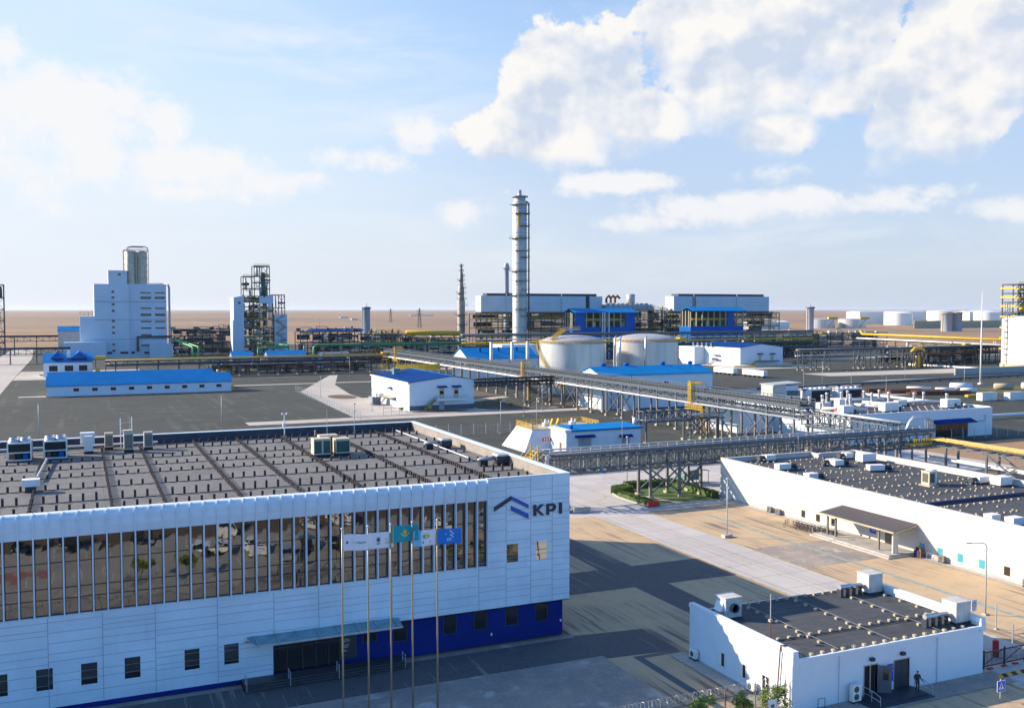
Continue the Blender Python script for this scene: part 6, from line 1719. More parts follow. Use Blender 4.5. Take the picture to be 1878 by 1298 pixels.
# ------------------------------------------------------------------ open steel structures
def frame_tower(name, label, cat, x0, x1, y0, y1, levels, nx=3, ny=2, m='steel_dark', rail='yellow', clutter=6, seed=1, group=None, deck=True, parent=None, dense=5, vess=('alu', 'galv', 'dkgreen', 'pipewhite', 'steel')):
    rnd = random.Random(seed)
    t = parent or thing(name, label, cat, ((x0 + x1) / 2, (y0 + y1) / 2, 0), group)
    zt = levels[-1]
    for i in range(nx + 1):
        for j in range(ny + 1):
            if 0 < i < nx and 0 < j < ny: continue
            x = x0 + (x1 - x0) * i / nx; y = y0 + (y1 - y0) * j / ny
            q = MB(); q.bar((x, y, levels[0] if parent else -.1), (x, y, zt), .5); q.build('column', MT[m], t)
    for z in levels[1 if parent else 0:]:
        q = MB()
        for y in (y0, y1): q.bar((x0, y, z), (x1, y, z), .4, .6)
        for x in (x0, x1): q.bar((x, y0, z), (x, y1, z), .4, .6)
        if deck: q.box(x0, y0, z + .1, x1, y1, z + .22)
        q.build('floor', MT[m], t)
        if rail and z < zt - .1 or rail == 'yellow':
            q = MB()
            for k in range(int((x1 - x0) / 2) + 1): q.bar((x0 + k * 2, y0 - .3, z + .2), (x0 + k * 2, y0 - .3, z + 1.4), .10)
            for k in (.6, 1.0, 1.4): q.bar((x0, y0 - .3, z + k), (x1, y0 - .3, z + k), .12)
            q.build('handrail', MT[rail], t)
    lv = [0 if not parent else levels[0]] + list(levels) if not parent else list(levels)
    for a, b_ in zip(lv, lv[1:]):
        h = b_ - a
        if h < 1.5: continue
        for k in range(clutter):
            x = rnd.uniform(x0 + 1, x1 - 1); y = rnd.uniform(y0 + .5, min(y1, y0 + 7)); r = rnd.uniform(.4, 1.3); mm = rnd.choice(vess)
            q = MB(); ty = rnd.random()
            if ty < .45: q.lathe([(0, a + .3), (r, a + .5), (r, a + h * rnd.uniform(.45, .85)), (r * .5, a + h * .9), (0, a + h * .92)], x, y, 12); nm = 'vessel'
            elif ty < .6: q.pipe([(x - 2.5, y, a + h * .4), (x + 2.5, y, a + h * .4)], r * .8, 12); nm = 'drum'
            else:
                x2 = rnd.uniform(x0, x1); zz = a + h * rnd.uniform(.3, .9); q.pipe([(x, y0 + .4, a), (x, y0 + .4, zz), (x2, y0 + .4, zz), (x2, y0 + .4, b_)], .22, 6); nm = 'pipe'
            q.build(nm, MT[mm], t, True)
        for k in range(dense * 3):
            z = a + h * (.12 + .8 * k / max(dense * 3, 1)) + rnd.uniform(-.2, .2); yy = y0 + rnd.uniform(.8, max(1.2, (y1 - y0) * .7)); xa = rnd.uniform(x0, x0 + (x1 - x0) * .75); xb = min(x1, xa + (x1 - x0) * rnd.uniform(.15, .6))
            q = MB(); q.pipe([(xa, yy, z), ((xa + xb) / 2, yy, z + .01), (xb, yy, z), (xb, yy, z + h * .2 * rnd.choice((-1, 1)))], rnd.choice((.15, .2, .3, .45)), 6); q.build('pipe', MT[rnd.choice(('steel_dark', 'steel', 'galv', 'dkgreen', 'pipewhite', 'yellow', 'silo'))], t, True)
        for k in range(4 if dense else 0):
            xa = x0 + (x1 - x0) * (k / 4 + rnd.uniform(.0, .06)); q = MB(); q.box(xa, y1 - .9, a + h * rnd.uniform(.05, .3), xa + (x1 - x0) * rnd.uniform(.10, .22), y1 - .6, b_ - h * rnd.uniform(.08, .35)); q.build('cable_wall', MT['steel_dark'], t)
        if rnd.random() < .7:
            i = rnd.randrange(nx); xa = x0 + (x1 - x0) * i / nx; xb = x0 + (x1 - x0) * (i + 1) / nx
            q = MB(); q.bar((xa, y0, a), (xb, y0, b_), .25); q.bar((xb, y0 + .1, a), (xa, y0 + .1, b_), .25); q.build('brace', MT[m], t)
    for k in range(dense * 3 if deck else 0):
        x = rnd.uniform(x0 + .5, x1 - .5); y = rnd.uniform(y0 + .5, y1 - .5); hh = rnd.uniform(.8, 3.6); ty = rnd.random(); q = MB()
        if ty < .4: q.lathe([(.7, zt + .2), (.7, zt + hh * .8), (.3, zt + hh), (0, zt + hh)], x, y, 10); nm = 'vessel'
        elif ty < .7: q.pipe([(x, y, zt), (x, y, zt + hh), (min(x1, x + rnd.uniform(2, 8)), y, zt + hh), (min(x1, x + 8), y, zt)], .22, 6); nm = 'pipe'
        else: q.cbox(x, y, zt + .2, rnd.uniform(1.5, 4), 2, hh * .6); nm = 'equipment_box'
        q.build(nm, MT[rnd.choice(vess)], t)
    return t


t = frame_tower('reactor_structure', 'open steel reactor tower with white panels and stacked platforms', 'process tower', 105, 125, 690, 706, [7, 13, 19, 25, 31, 37, 40], 3, 2, clutter=7, seed=3)
frame_tower('', '', '', 112.8, 123.2, 692, 702, [40, 46, 50.5, 55, 62], 2, 1, m='steel_dark', clutter=3, seed=5, parent=t, dense=0)
frame_tower('', '', '', 105.3, 112.8, 692, 702, [40, 46, 54.6], 1, 1, clutter=3, seed=6, parent=t, dense=0)
frame_tower('', '', '', 125, 133.5, 692, 704, [28, 33, 42], 2, 1, rail=None, clutter=2, seed=7, parent=t, deck=False, dense=0)
q = MB(); q.prism([(98.3, -.1), (105.2, -.1), (105.2, 41.5), (98.3, 40.2)], 'y', 689.2, 706); q.build('stair_tower', MT['towerwall'], t)
q = MB(); q.box(101.4, 689.1, 35.5, 103, 689.19, 37.2); q.build('window', MT['darkglass'], t)
q = MB(); q.box(115.6, 689.4, 36.2, 125.2, 700, 41.2); q.build('cladding_panel', MT['towerwall'], t)
q = MB(); q.box(126, 690.4, -.1, 134.8, 700, 28.4); q.build('cladding_panel', MT['towerwall'], t)
q = MB()
for k in range(6):
    z = 2 + k * 4.4; a, b_ = (127, 133.5) if k % 2 else (133.5, 127); q.bar((a, 689.6, z), (b_, 689.6, z + 4.4), .3, .5)
    q.bar((a, 689.6, z + 1.2), (b_, 689.6, z + 5.6), .15); q.box(126.4, 689.2, z, 134.4, 690.2, z + .15)
q.build('zigzag_stair', mat('ochre_stair', (.30, .25, .10), .6), t)
q = MB(); q.pipe([(119, 691, 40), (119, 691, 47), (118, 691, 57.5)], 1.7, 14); q.build('reactor', MT['dkgreen'], t, True)
q = MB(); q.lathe([(0, 54), (1.6, 54.6), (1.6, 56.6), (0, 57.2)], 120.5, 691.5, 12); q.build('valve_head', MT['yellow'], t, True)
frame_tower('process_frame', 'dark multi level pipe frame between the packing tower and the reactor tower', 'process frame', 60, 101, 716, 726, [4.5, 9, 13.5, 18], 6, 1, rail=None, clutter=9, seed=11, m='steel_dark', vess=('steel_dark', 'galv', 'dkgreen', 'steel'))
for i, (pts, lb) in enumerate((([(58, 690, 12), (66, 640, 8.6), (66, 640, -.1)], 'bright green pipe stepping down beside the packing tower, left one'), ([(60, 690, 12), (69.5, 640, 8.6), (69.5, 640, -.1)], 'bright green pipe stepping down beside the packing tower, right one'),
                               ([(105, 680, 13), (120, 640, 9.2), (124, 632, 9.2), (124, 632, -.1)], 'bright green pipe crossing in front of the reactor tower'), ([(104.8, 632, -.1), (104.8, 632, 7.2), (124, 632, 8.2)], 'low bright green pipe hoop under the reactor tower'))):
    q = MB(); q.pipe(pts, .62, 10); tag(q.build('green_pipe', MT['green'], None, True), lb, 'pipe', 'bright green pipes')
t = thing('green_pipe', 'long dark green header pipe running right from a bent end', 'pipe', (160, 520, 0), 'bright green pipes')
q = MB(); q.pipe([(115.6, 520, -.1), (115.6, 520, 11.6), (117, 520, 12.8), (201, 520, 13)], .75, 12); q.build('tube', mat('green_header', (.02, .21, .075), .45), t, True)
for k in range(9):
    q = MB(); q.bar((121 + k * 9.6, 520, -.1), (121 + k * 9.6, 520, 12.2), .35); q.build('column', MT['steel_dark'], t)
for x0, x1, lb, s_ in ((79, 90, 'small bright blue shed roof below the reactor tower', 2), (98.5, 120, 'wider bright blue shed roof right of the reactor tower foot', 3)):
    shed('pump_shed', lb, 'shed', x0, x1, 560, 574, 5.4, 8.2, 'x', 'silo')
t = shed('pump_shed', 'pale blue panelled shelter beneath the dark green header', 'shed', 122, 137, 528, 538, 7.5, 8.4, 'x', 'bluewall', 'steel')
# dark process blocks in the middle distance
frame_tower('process_frame', 'dark blue roofed process frame behind the dark green header, left of two', 'process frame', 121, 158, 580, 596, [6, 12, 18.6], 5, 1, rail=None, clutter=12, seed=21, vess=('steel_dark', 'rust', 'dkgreen', 'steel', 'galv'))
frame_tower('process_frame', 'cluttered process frame with yellow railings, right of the blue roofed one', 'process frame', 160, 186, 580, 596, [6, 11.5, 16.5], 4, 1, clutter=12, seed=22, vess=('steel_dark', 'rust', 'galv', 'steel', 'yellow'))
q = MB(); q.prism([(579, 18.9), (597, 18.9), (588, 20.4)], 'x', 128, 160); tag(q.build('shelter_roof', MT['royal']), 'dark blue pitched shelter roof on the left process frame', 'roof')
frame_tower('process_frame', 'low process frame packed with pipework under the thick yellow header', 'process frame', 186, 222, 580, 590, [5, 10, 14], 5, 1, rail=None, clutter=14, seed=23, vess=('pipewhite', 'galv', 'steel', 'cream'))
q = MB(); q.pipe([(186, 579, 17.6), (222, 579, 16.8)], 1.5, 12); tag(q.build('yellow_pipe', MT['yellow'], None, True), 'thick yellow header pipe left of the slender column', 'pipe')
for i, (x, h, lb) in enumerate(((137, 27, 'thin lightning mast above the left process frame'), (166, 25, 'thin lightning mast above the cluttered process frame'))):
    q = MB(); q.pipe([(x, 600, 0), (x, 600, h)], [.3, .1], 6); q.cbox(x, 600, 0, 1, 1, .4); tag(q.build('lightning_mast', MT['lamp']), lb, 'mast')


def column(x, y, r, h, label, plats, m='alu', taper=None, skirt=True, name='distillation_column', rail_r=1.35):
    t = thing(name, label, 'column', (x, y, 0))
    prof = taper or [(r * 1.06, 0), (r * 1.06, h * .1), (r, h * .11), (r, h * .945), (r * .82, h * .955), (r * .80, h * .982), (r * .3, h * .988), (r * .28, h)]
    q = MB(); q.lathe(prof, x, y, 32); q.build('shell', MT[m], t, True)
    def rad(z):
        for (r0, z0), (r1, z1) in zip(prof, prof[1:]):
            if z0 <= z <= z1: return r0 + (r1 - r0) * (z - z0) / max(z1 - z0, 1e-6)
        return r
    for i, z in enumerate(plats):
        R_ = rad(z); a0 = -2.2 + (i % 3) * .9; q = MB()
        q.lathe([(R_ - .05, z), (R_ * rail_r + .4, z), (R_ * rail_r + .4, z + .25), (R_ - .05, z + .25)], x, y, 18, 0, a0 - 1.5, a0 + 1.7)
        q.lathe([(R_ * rail_r + .4, z + 1.2), (R_ * rail_r + .42, z + 1.35), (R_ * rail_r + .36, z + 1.35)], x, y, 18, 0, a0 - 1.5, a0 + 1.7)
        for k in range(8):
            a = a0 - 1.5 + 3.2 * k / 7; q.bar((x + (R_ * rail_r + .39) * math.cos(a), y + (R_ * rail_r + .39) * math.sin(a), z), (x + (R_ * rail_r + .39) * math.cos(a), y + (R_ * rail_r + .39) * math.sin(a), z + 1.3), .1)
        q.build('platform', MT['steel_dark'] if i % 4 else MT['silo'], t)
    return t


h_ = 108.0
t = column(267.5, 588.4, 4.75, h_, 'tallest silvery column with ringed platforms and a side riser', [100.5, 94.5, 86.5, 78.5, 70.5, 66, 57, 50.5, 45, 41.2, 32, 27.5])
for z in (20, 30, 37, 48, 54, 62, 74, 82, 90.5, 97.5):
    q = MB(); q.lathe([(4.76, z), (4.86, z + .05), (4.86, z + .45), (4.76, z + .5)], 267.5, 588.4, 32); q.build('band', MT['silo'], t)
ra = math.radians(-42)
rx, ry = 267.5 + 6.3 * math.cos(ra), 588.4 + 6.3 * math.sin(ra)
q = MB(); q.pipe([(rx, ry, 6), (rx, ry, 101), (rx - 1, ry + 1, 102.5), (rx - 2.5, ry + 2.2, 102.5)], .55, 8); q.build('riser', MT['steel'], t, True)
q = MB(); q.lathe([(0, 108), (1.2, 108.0), (1.2, 110.2), (0, 110.4)], 267.5, 588.4, 14); q.lathe([(3.6, 105.6), (5.6, 105.6), (5.6, 106.2), (3.6, 106.2)], 267.5, 588.4, 20); q.build('top_nozzle', MT['silo'], t)
q = MB(); q.cbox(264.5, 583.8, 86, .8, .6, 10); q.build('ladder', MT['yellow'], t)
column(246, 640, 2.7, 64, 'slender tapering silver column crowded with platforms left of the tallest one', [62, 58.5, 55, 52, 49, 46.5, 43, 39, 34.5, 28, 21], taper=[(2.7, 0), (2.7, 38), (2.2, 39), (2.1, 47), (1.6, 48), (1.5, 57), (1.0, 58), (.9, 63), (.3, 64)], rail_r=1.5, m='warmgrey')
column(307, 700, 1.9, 68, 'thin grey flare stack with a dark spiky tip behind the tallest column', [63.5, 44, 40.5], m='silo', taper=[(2.0, 0), (1.9, 40), (1.75, 62), (2.2, 63), (2.2, 66), (1.2, 68)], name='flare_stack')
column(389.5, 622, 2.2, 36, 'short silver column between the two compressor halls', [34, 29, 25], name='distillation_column')

# compressor halls on stilts
def hall(x0, x1, y0, y1, zb, zt, label, gaps, seed):
    t = thing('compressor_hall', label, 'hall', ((x0 + x1) / 2, y0, 0), 'raised compressor halls')
    q = MB(); xs = [x0] + [v for g_ in gaps for v in g_] + [x1]
    for a, b_ in zip(xs[0::2], xs[1::2]): q.box(a, y0, zb, b_, y1, zt)
    q.build('wall', MT['hallwall'], t)
    q = MB(); q.box(x0 + 5, y0 + 1.5, zt, x1 - 4, y1 - 1, zt + 1.8); q.build('roof_monitor', MT['navy'], t)
    for a, b_ in gaps:
        q = MB(); q.box(a, y0 + 2, zb, b_, y1 - .5, zt); q.build('stair_shaft', MT['steel_dark'], t)
    q = MB(); q.box(x0, y0 + .2, zb - 1.2, x1, y1, zb - .01); q.build('floor', MT['steel_dark'], t)
    for x in ((x0 * .35 + x1 * .65), (x0 * .8 + x1 * .2)):
        q = MB(); q.bar((x, y0 - .3, zb), (x, y0 - .3, zt + 1.5), .5); q.build('downpipe', MT['galv'], t)
    q = MB(); q.box(x0 - .05, y0 + 2, zb + 3, x0 - .01, y0 + 5, zb + 7); q.build('door', MT['silo'], t)
    return t


t = hall(252.8, 347.6, 620, 630, 30.2, 41.3, 'longer raised pale compressor hall behind the tallest column', [(334, 337.5)], 1)
frame_tower('', '', '', 249, 348, 620, 632, [0, 7, 13, 19, 25, 29], 12, 1, clutter=16, seed=31, parent=t, vess=('galv', 'steel_dark', 'yellow', 'steel', 'cream', 'dkgreen'))
t = hall(408.7, 497, 620, 632, 30.6, 41.9, 'shorter raised pale compressor hall at right', [(425.5, 428.5)], 2)
frame_tower('', '', '', 403, 508, 621, 634, [0, 7, 13, 19, 25, 29], 12, 1, clutter=16, seed=32, parent=t, vess=('galv', 'steel_dark', 'yellow', 'steel', 'cream', 'dkgreen'))
frame_tower('process_frame', 'dense pipework and air cooler frame between the two compressor halls', 'process frame', 346, 403, 612, 628, [6, 12, 18, 24, 31], 6, 1, clutter=16, seed=33, vess=('galv', 'steel_dark', 'yellow', 'steel', 'cream', 'silo'))
t = thing('air_coolers', 'bank of grey air coolers above the frame between the halls', 'air coolers', (365, 620, 31.3))
for k in range(9):
    q = MB(); q.box(349 + k * 4, 613, 31.3, 352.6 + k * 4, 627, 35.5); q.lathe([(1.5, 35.5), (1.3, 36.5), (0, 36.5)], 350.8 + k * 4, 617, 12); q.build('cooler_bay', MT['silo'], t)
t = thing('vent_drum', 'squat silver vent drum raised between the two halls', 'vent', (372.5, 622, 0))
q = MB(); q.lathe([(2.2, 36.3), (3.2, 37.5), (3.2, 43.0), (0, 43.4)], 372.5, 622, 18); q.build('drum', MT['alu'], t, True)
q = MB(); q.lathe([(4.6, 36.0), (4.6, 36.6), (2, 36.6), (2, 36)], 372.5, 622, 18); q.build('platform', MT['cream'], t)
q = MB()
for k in range(3): q.pipe([(352 + k * 3.6, 622, 36.6), (352 + k * 3.6, 622, 40), (354 + k * 3.6, 622, 42), (356 + k * 3.6, 622, 40)], .9, 8)
tag(q.build('exhaust_pipes', MT['rust']), 'cluster of dark reddish exhaust bends on the cooler bank', 'pipes')


def pavilion(x0, x1, y0, y1, zt, label, op):
    t = thing('compressor_shelter', label, 'shelter', ((x0 + x1) / 2, y0, 0), 'blue compressor shelters')
    q = MB(); q.box(x0, y0, -.1, x1, y0 + .5, 20.5); q.box(x0, y0 + .5, -.1, x0 + .5, y1, 20.5)
    q.build('wall', MT['bluewall'], t)
    for a, b_ in op:
        q = MB(); q.box(a, y0 - .01, 20.5, b_, y0 + .49, zt - 1); q.build('wall_panel', MT['bluewall'], t)
    q = MB(); m_ = (y0 + y1) / 2; q.prism([(y0 - 1.5, zt - 1), (m_, zt + 1.6), (y1 + 1.5, zt - 1), (y1 + 1.5, zt - .5), (m_, zt + 2.1), (y0 - 1.5, zt - .5)], 'x', x0 + 1, x1 + 1.5); q.build('roof', MT['skyblue'], t)
    n = 9
    for i in range(n + 1):
        x = x0 + .3 + (x1 - x0 - .6) * i / n; q = MB(); q.bar((x, y0 + .8, 20), (x, y0 + .8, zt - 1), .7); q.build('column', MT['cream'], t)
    for i in range(3):
        q = MB(); yy = y0 + 3 + i * (y1 - y0 - 3) / 3; q.bar((x0 + .3, yy, 20), (x0 + .3, yy, zt - .5), .7); q.build('column', MT['cream'], t)
    q = MB(); q.box(x0 + 1, y1 - .5, 12, x1, y1, zt - 1); q.build('back_wall', MT['steel_dark'], t)
    q = MB(); q.box(x0 + 3, y0 + 3, 24.5, x1 - 3, y0 + 3.6, 26); q.build('crane_beam', MT['yellow'], t)
    for i in range(4):
        q = MB(); q.lathe([(1.2, 18), (1.2, 23.5), (0, 24)], x0 + 8 + i * (x1 - x0 - 14) / 3, y0 + 6, 12); q.build('machine', MT['galv' if i % 2 else 'green'], t)
    return t


t = pavilion(292, 338.8, 560, 574, 30.6, 'left deep blue compressor shelter with bright blue roof', [(294, 301), (331.5, 338.8)])
for x in (313.4, 315.0, 318.2):
    q = MB(); q.pipe([(x, 558.6, 0), (x, 558.6, 30)], .5, 8); q.build('stack', MT['chimney'], t)
pavilion(383, 427, 560, 574, 31.6, 'right deep blue compressor shelter with bright blue roof', [(413.5, 418.5)])

# far cross racks
rack('pipe_rack', 'long dark green pipe rack with a steel blue header in front of the compressor halls', 'x', 200, 452, 518, 524, 8.5, 16.5, [202 + i * 12.5 for i in range(21)],
     [(518, 17.5, .7, 'steel'), (519.6, 17.3, .5, 'galv'), (521, 17.4, .6, 'steel'), (518.4, 12.6, .7, 'yellow'), (520, 12.4, .6, 'yellow'), (522, 12.3, .5, 'dkgreen'), (518.2, 10.4, .6, 'dkgreen'), (520.5, 9.6, .7, 'dkgreen'), (518.6, 14.6, .45, 'pipewhite')], m='dkgreen', leg_m='dkgreen', bay=6.2, rail=1.3, rail_m='steel')
rack('pipe_rack', 'dim lower pipe rack under the steel blue header', 'x', 205, 448, 500, 505, 4.5, 7.5, [210 + i * 17 for i in range(15)], [(500.5, 8, .5, 'steel_dark'), (502, 8, .6, 'dkgreen'), (503.5, 8, .5, 'galv')], m='steel_dark', leg_m='steel_dark', bay=6)
rack('pipe_rack', 'distant thin lattice rack crossing the left concrete road, closer one', 'x', -75, -4, 640, 645, 5.4, 8.6, [-70, -58, -36, -22, -8], [(641, 9, .6, 'steel_dark'), (643, 9, .6, 'steel_dark')], m='steel_dark', leg_m='steel_dark', bay=4)
rack('pipe_rack', 'distant thin lattice rack crossing the left concrete road, farther one', 'x', -90, -2, 760, 766, 9.6, 12.8, [-84, -70, -40, -26, -12], [(762, 13.2, .7, 'steel_dark')], m='steel_dark', leg_m='steel_dark', bay=4)
t = shed('storage_shed', 'distant pale shed with a light blue curved roof left of the packing tower', 'shed', -12, 22, 742, 760, 17, 20, 'x', 'silo', 'skyblue')
frame_tower('lattice_mast', 'dark lattice tower cut by the left picture edge', 'mast', -54, -47.4, 785, 792, [8, 16, 24, 32, 40, 49.5], 1, 1, rail=None, clutter=1, seed=44, deck=False, dense=0)
frame_tower('process_frame', 'low dark pump frame half hidden under the yellow railed rack', 'process frame', 60, 140, 495, 508, [4.6], 9, 1, rail=None, clutter=22, seed=71, vess=('steel_dark', 'dkgreen', 'galv', 'cream', 'rust', 'silo'))
frame_tower('process_frame', 'dark low process frame behind the dim pipe rack at right centre', 'process frame', 330, 440, 530, 544, [5, 10], 9, 1, rail=None, clutter=18, seed=72, vess=('steel_dark', 'galv', 'cream', 'pipewhite', 'yellow'))
frame_tower('process_frame', 'pump alley frame crowded with white vessels and yellow rails', 'process frame', 430, 520, 427, 438, [5, 9.5], 9, 1, clutter=20, seed=73, vess=('pipewhite', 'galv', 'yellow', 'steel_dark', 'cream'))
# slip-formed silos
for i, (x, y, r, h, m, lb) in enumerate(((222.3, 800, 3.1, 34, 'silo', 'lone grey cylindrical silo standing before the steppe, left of the columns'), (694.5, 800, 3.8, 34.6, 'silo', 'lone pale cylindrical silo right of the compressor halls'), (1165, 1050, 7.8, 27.8, 'silo', 'left of two squat grey silos before the white tank farm'), (1185, 1050, 7.8, 28.2, 'silo', 'right of two squat grey silos before the white tank farm'))):
    t = thing('silo', lb, 'silo', (x, y, 0), 'grey silos'); q = MB(); q.lathe([(r, -.1), (r, h - 1), (r * 1.02, h - .9), (r * 1.02, h), (0, h + .4)], x, y, 22); q.build('shell', MT[m], t, True)
    q = MB(); q.lathe([(r * 1.25, h - 1.6), (r * 1.25, h - .2), (r * 1.05, h - .2)], x, y, 18); q.bar((x, y, h), (x + .3, y, h + 3.4), .25); q.build('head_platform', MT['steel' if i < 2 else 'cream'], t)
    q = MB(); q.pipe([(x - r - .4, y, 0), (x - r - .4, y, h)], .35, 6); q.build('ladder', MT['lens' if i < 2 else 'yellow'], t)

# ------------------------------------------------------------------ storage tanks
def tank(x, y, r, h, label, m='tankside', dome=3.0, stair=True, group='large silver storage tanks', rail=True, n=64):
    t = thing('storage_tank', label, 'tank', (x, y, 0), group)
    q = MB(); prof = [(r, -.1)]
    k = 9
    for i in range(1, k + 1): prof += [(r, h * i / k)]
    q.lathe(prof, x, y, n); q.build('shell', MT[m], t, True)
    q = MB(); q.lathe([(r + .15, h - .02), (r + .15, h + .1)] + [(r * math.cos(a), h + .1 + dome * math.sin(a)) for a in [i * math.pi / 16 for i in range(0, 9)]], x, y, n); q.build('dome_roof', MT['silo'] if m == 'tankside' else MT['white'], t, True)
    if rail:
        q = MB(); nn = 48
        for i in range(nn):
            a = 2 * PI * i / nn; q.bar((x + (r + .1) * math.cos(a), y + (r + .1) * math.sin(a), h), (x + (r + .1) * math.cos(a), y + (r + .1) * math.sin(a), h + 1.1), .13)
        for z in (.4, .75, 1.1): q.lathe([(r + .04, h + z), (r + .16, h + z), (r + .16, h + z + .14), (r + .04, h + z + .14)], x, y, nn)
        q.build('handrail', MT['yellow'], t)
    if stair:
        q = MB(); a0 = math.radians(235); a1 = math.radians(160); nn = 34
        for i in range(nn):
            a = a0 + (a1 - a0) * i / nn; a2 = a0 + (a1 - a0) * (i + 1) / nn; z = .2 + (h - .2) * i / nn; z2 = .2 + (h - .2) * (i + 1) / nn
            for rr in (r + .35, r + 1.2):
                q.bar((x + rr * math.cos(a), y + rr * math.sin(a), z), (x + rr * math.cos(a2), y + rr * math.sin(a2), z2), .10, .25); q.bar((x + rr * math.cos(a), y + rr * math.sin(a), z + 1.1), (x + rr * math.cos(a2), y + rr * math.sin(a2), z2 + 1.1), .09)
            q.bar((x + (r + .1) * math.cos(a), y + (r + .1) * math.sin(a), z), (x + (r + 1.2) * math.cos(a), y + (r + 1.2) * math.sin(a), z), .25, .08)
            q.bar((x + (r + 1.2) * math.cos(a), y + (r + 1.2) * math.sin(a), z), (x + (r + 1.2) * math.cos(a), y + (r + 1.2) * math.sin(a), z + 1.1), .07)
        q.build('spiral_stair', MT['yellow'], t)
    return t


t = tank(175.3, 336, 12.9, 19.0, 'left large silver tank with a yellow spiral stair')
q = MB()
for s_ in (-.9, .9):
    q.bar((164, 332 + s_, 20.2), (170, 332.5 + s_, 24.0), .14, .3); q.bar((170, 332.5 + s_, 24.0), (177, 333.5 + s_, 24.2), .14, .3)
    for k in (.4, .8, 1.2): q.bar((164, 332 + s_, 20.2 + k), (170, 332.5 + s_, 24.0 + k), .1); q.bar((170, 332.5 + s_, 24 + k), (177, 333.5 + s_, 24.2 + k), .1)
q.build('roof_walkway', MT['yellow'], t)
t = tank(208.6, 336.5, 12.9, 19.2, 'right large silver tank with a dull domed roof', stair=False)
for x, y in ((191.3, 331), (193.2, 330.4), (201.5, 325.2)):
    q = MB(); q.pipe([(x, y, 0), (x, y, 20.6), (x + .8, y + .6, 21.4)], .38, 8); q.build('standpipe', MT['galv'], t, True)
q = MB(); q.cbox(222, 331, 19.2, 3.5, 3, 1.6); q.build('platform', MT['yellow'], t)
tank(464, 362.5, 14.2, 26.5, 'huge white tank cut by the right picture edge', 'white', 2.2, False, 'white tanks at right', False)
t = thing('tank_wall', 'low concrete bund wall around the huge white tank', 'wall', (450, 350, 0))
q = MB(); q.box(392, 347.5, -.05, 520, 348.2, 3.2); q.build('wall', MT['concrete'], t)
q = MB(); q.lathe([(14.9, -.05), (14.9, 3.0), (14.2, 3.2)], 464, 362.5, 48); tag(q.build('ring_footing', MT['cream']), 'peach concrete ring under the huge white tank', 'footing')
frame_tower('tank_structure', 'steel access tower with yellow floors behind the huge white tank', 'process tower', 480, 497, 384, 394, [6, 12, 18, 24, 30, 36, 41, 46], 2, 1, clutter=9, seed=51, dense=0, m='steel_dark', vess=('yellow', 'yellow', 'galv', 'steel_dark'))
TS = [o for o in bpy.data.objects if o.name.startswith('tank_structure')][0]
for z in (9, 15, 21, 27, 33, 38, 43):
    q = MB(); q.box(478.5, 382.4, z, 498, 384, z + .9, 0); q.box(478.2, 384, z + .4, 480, 394, z + 1.4, 0); q.build('platform', MT['yellow'], TS)
for k in range(5):
    q = MB(); q.lathe([(1.4, 28 + k * 3.4), (1.4, 30.4 + k * 3.4), (0, 31 + k * 3.4)], 482.5 + k * 3.2, 386, 12); q.build('vessel', MT['yellow' if k % 2 else 'steel'], TS, True)
q = MB()
for sx in (0, 1.6):
    for sy in (0, 1.6): q.bar((450 + sx, 366 + sy, 0), (450 + sx, 366 + sy, 36), .25, None, 0)
for k in range(12): q.box(449.6, 365.6, 2 + k * 3, 452, 368, 2.3 + k * 3, 1 if k % 3 == 1 else 0)
tag(q.build('ladder_tower', [MT['steel'], MT['yellow']]), 'narrow steel and yellow ladder tower against the huge white tank', 'ladder')
for i, (x, y, lb) in enumerate(((1160, 1310, 'left small distant tank with yellow top stair'), (1215, 1295, 'right small distant tank with yellow top stair'))):
    t = tank(x, y, 23, 15, lb, 'tankside', 1.5, False, 'distant tanks', False, 40)
    q = MB(); q.bar((x - 5, y - 24, 2), (x + 16, y - 20, 19), .8, 1.6); q.box(x - 2, y - 22, 15, x + 18, y - 18, 19); q.build('stair', MT['yellow'], t)
for i in range(6):
    x = 1530 + i * 58 + (20 if i > 2 else 0); tank(x, 1500 + (i % 2) * 60, 27, 24 + (i % 3) * 2, ('far white storage tank, leftmost of the tank farm', 'far white storage tank, second from the left', 'far white storage tank before the long white hall', 'far white storage tank between the halls', 'far white storage tank, second from the right', 'far white storage tank, rightmost of the tank farm')[i], 'lens', 2, False, 'far white tank farm', False, 32)
t = shed('warehouse', 'long far white warehouse behind the tank farm, left', 'warehouse', 1560, 1760, 1640, 1680, 27, 28, 'x', 'white', 'white')
t = shed('warehouse', 'second far white warehouse at the right of the tank farm', 'warehouse', 1800, 2000, 1560, 1600, 27, 28, 'x', 'white', 'white')
t = thing('bund_wall', 'long cream wall with a yellow top line in front of the far tanks', 'wall', (1330, 1230, 0))
q = MB(); q.box(1290, 1230, -.1, 1520, 1231, 11.5); q.build('panel', MT['cream'], t)
q = MB(); q.box(1290, 1229.5, 11.5, 1520, 1231.5, 12.6); q.build('rail', MT['yellow'], t)
shed('warehouse', 'tiny far pale warehouse on the steppe right of the halls', 'warehouse', 1010, 1085, 1300, 1330, 11, 13, 'x', 'white', 'white')
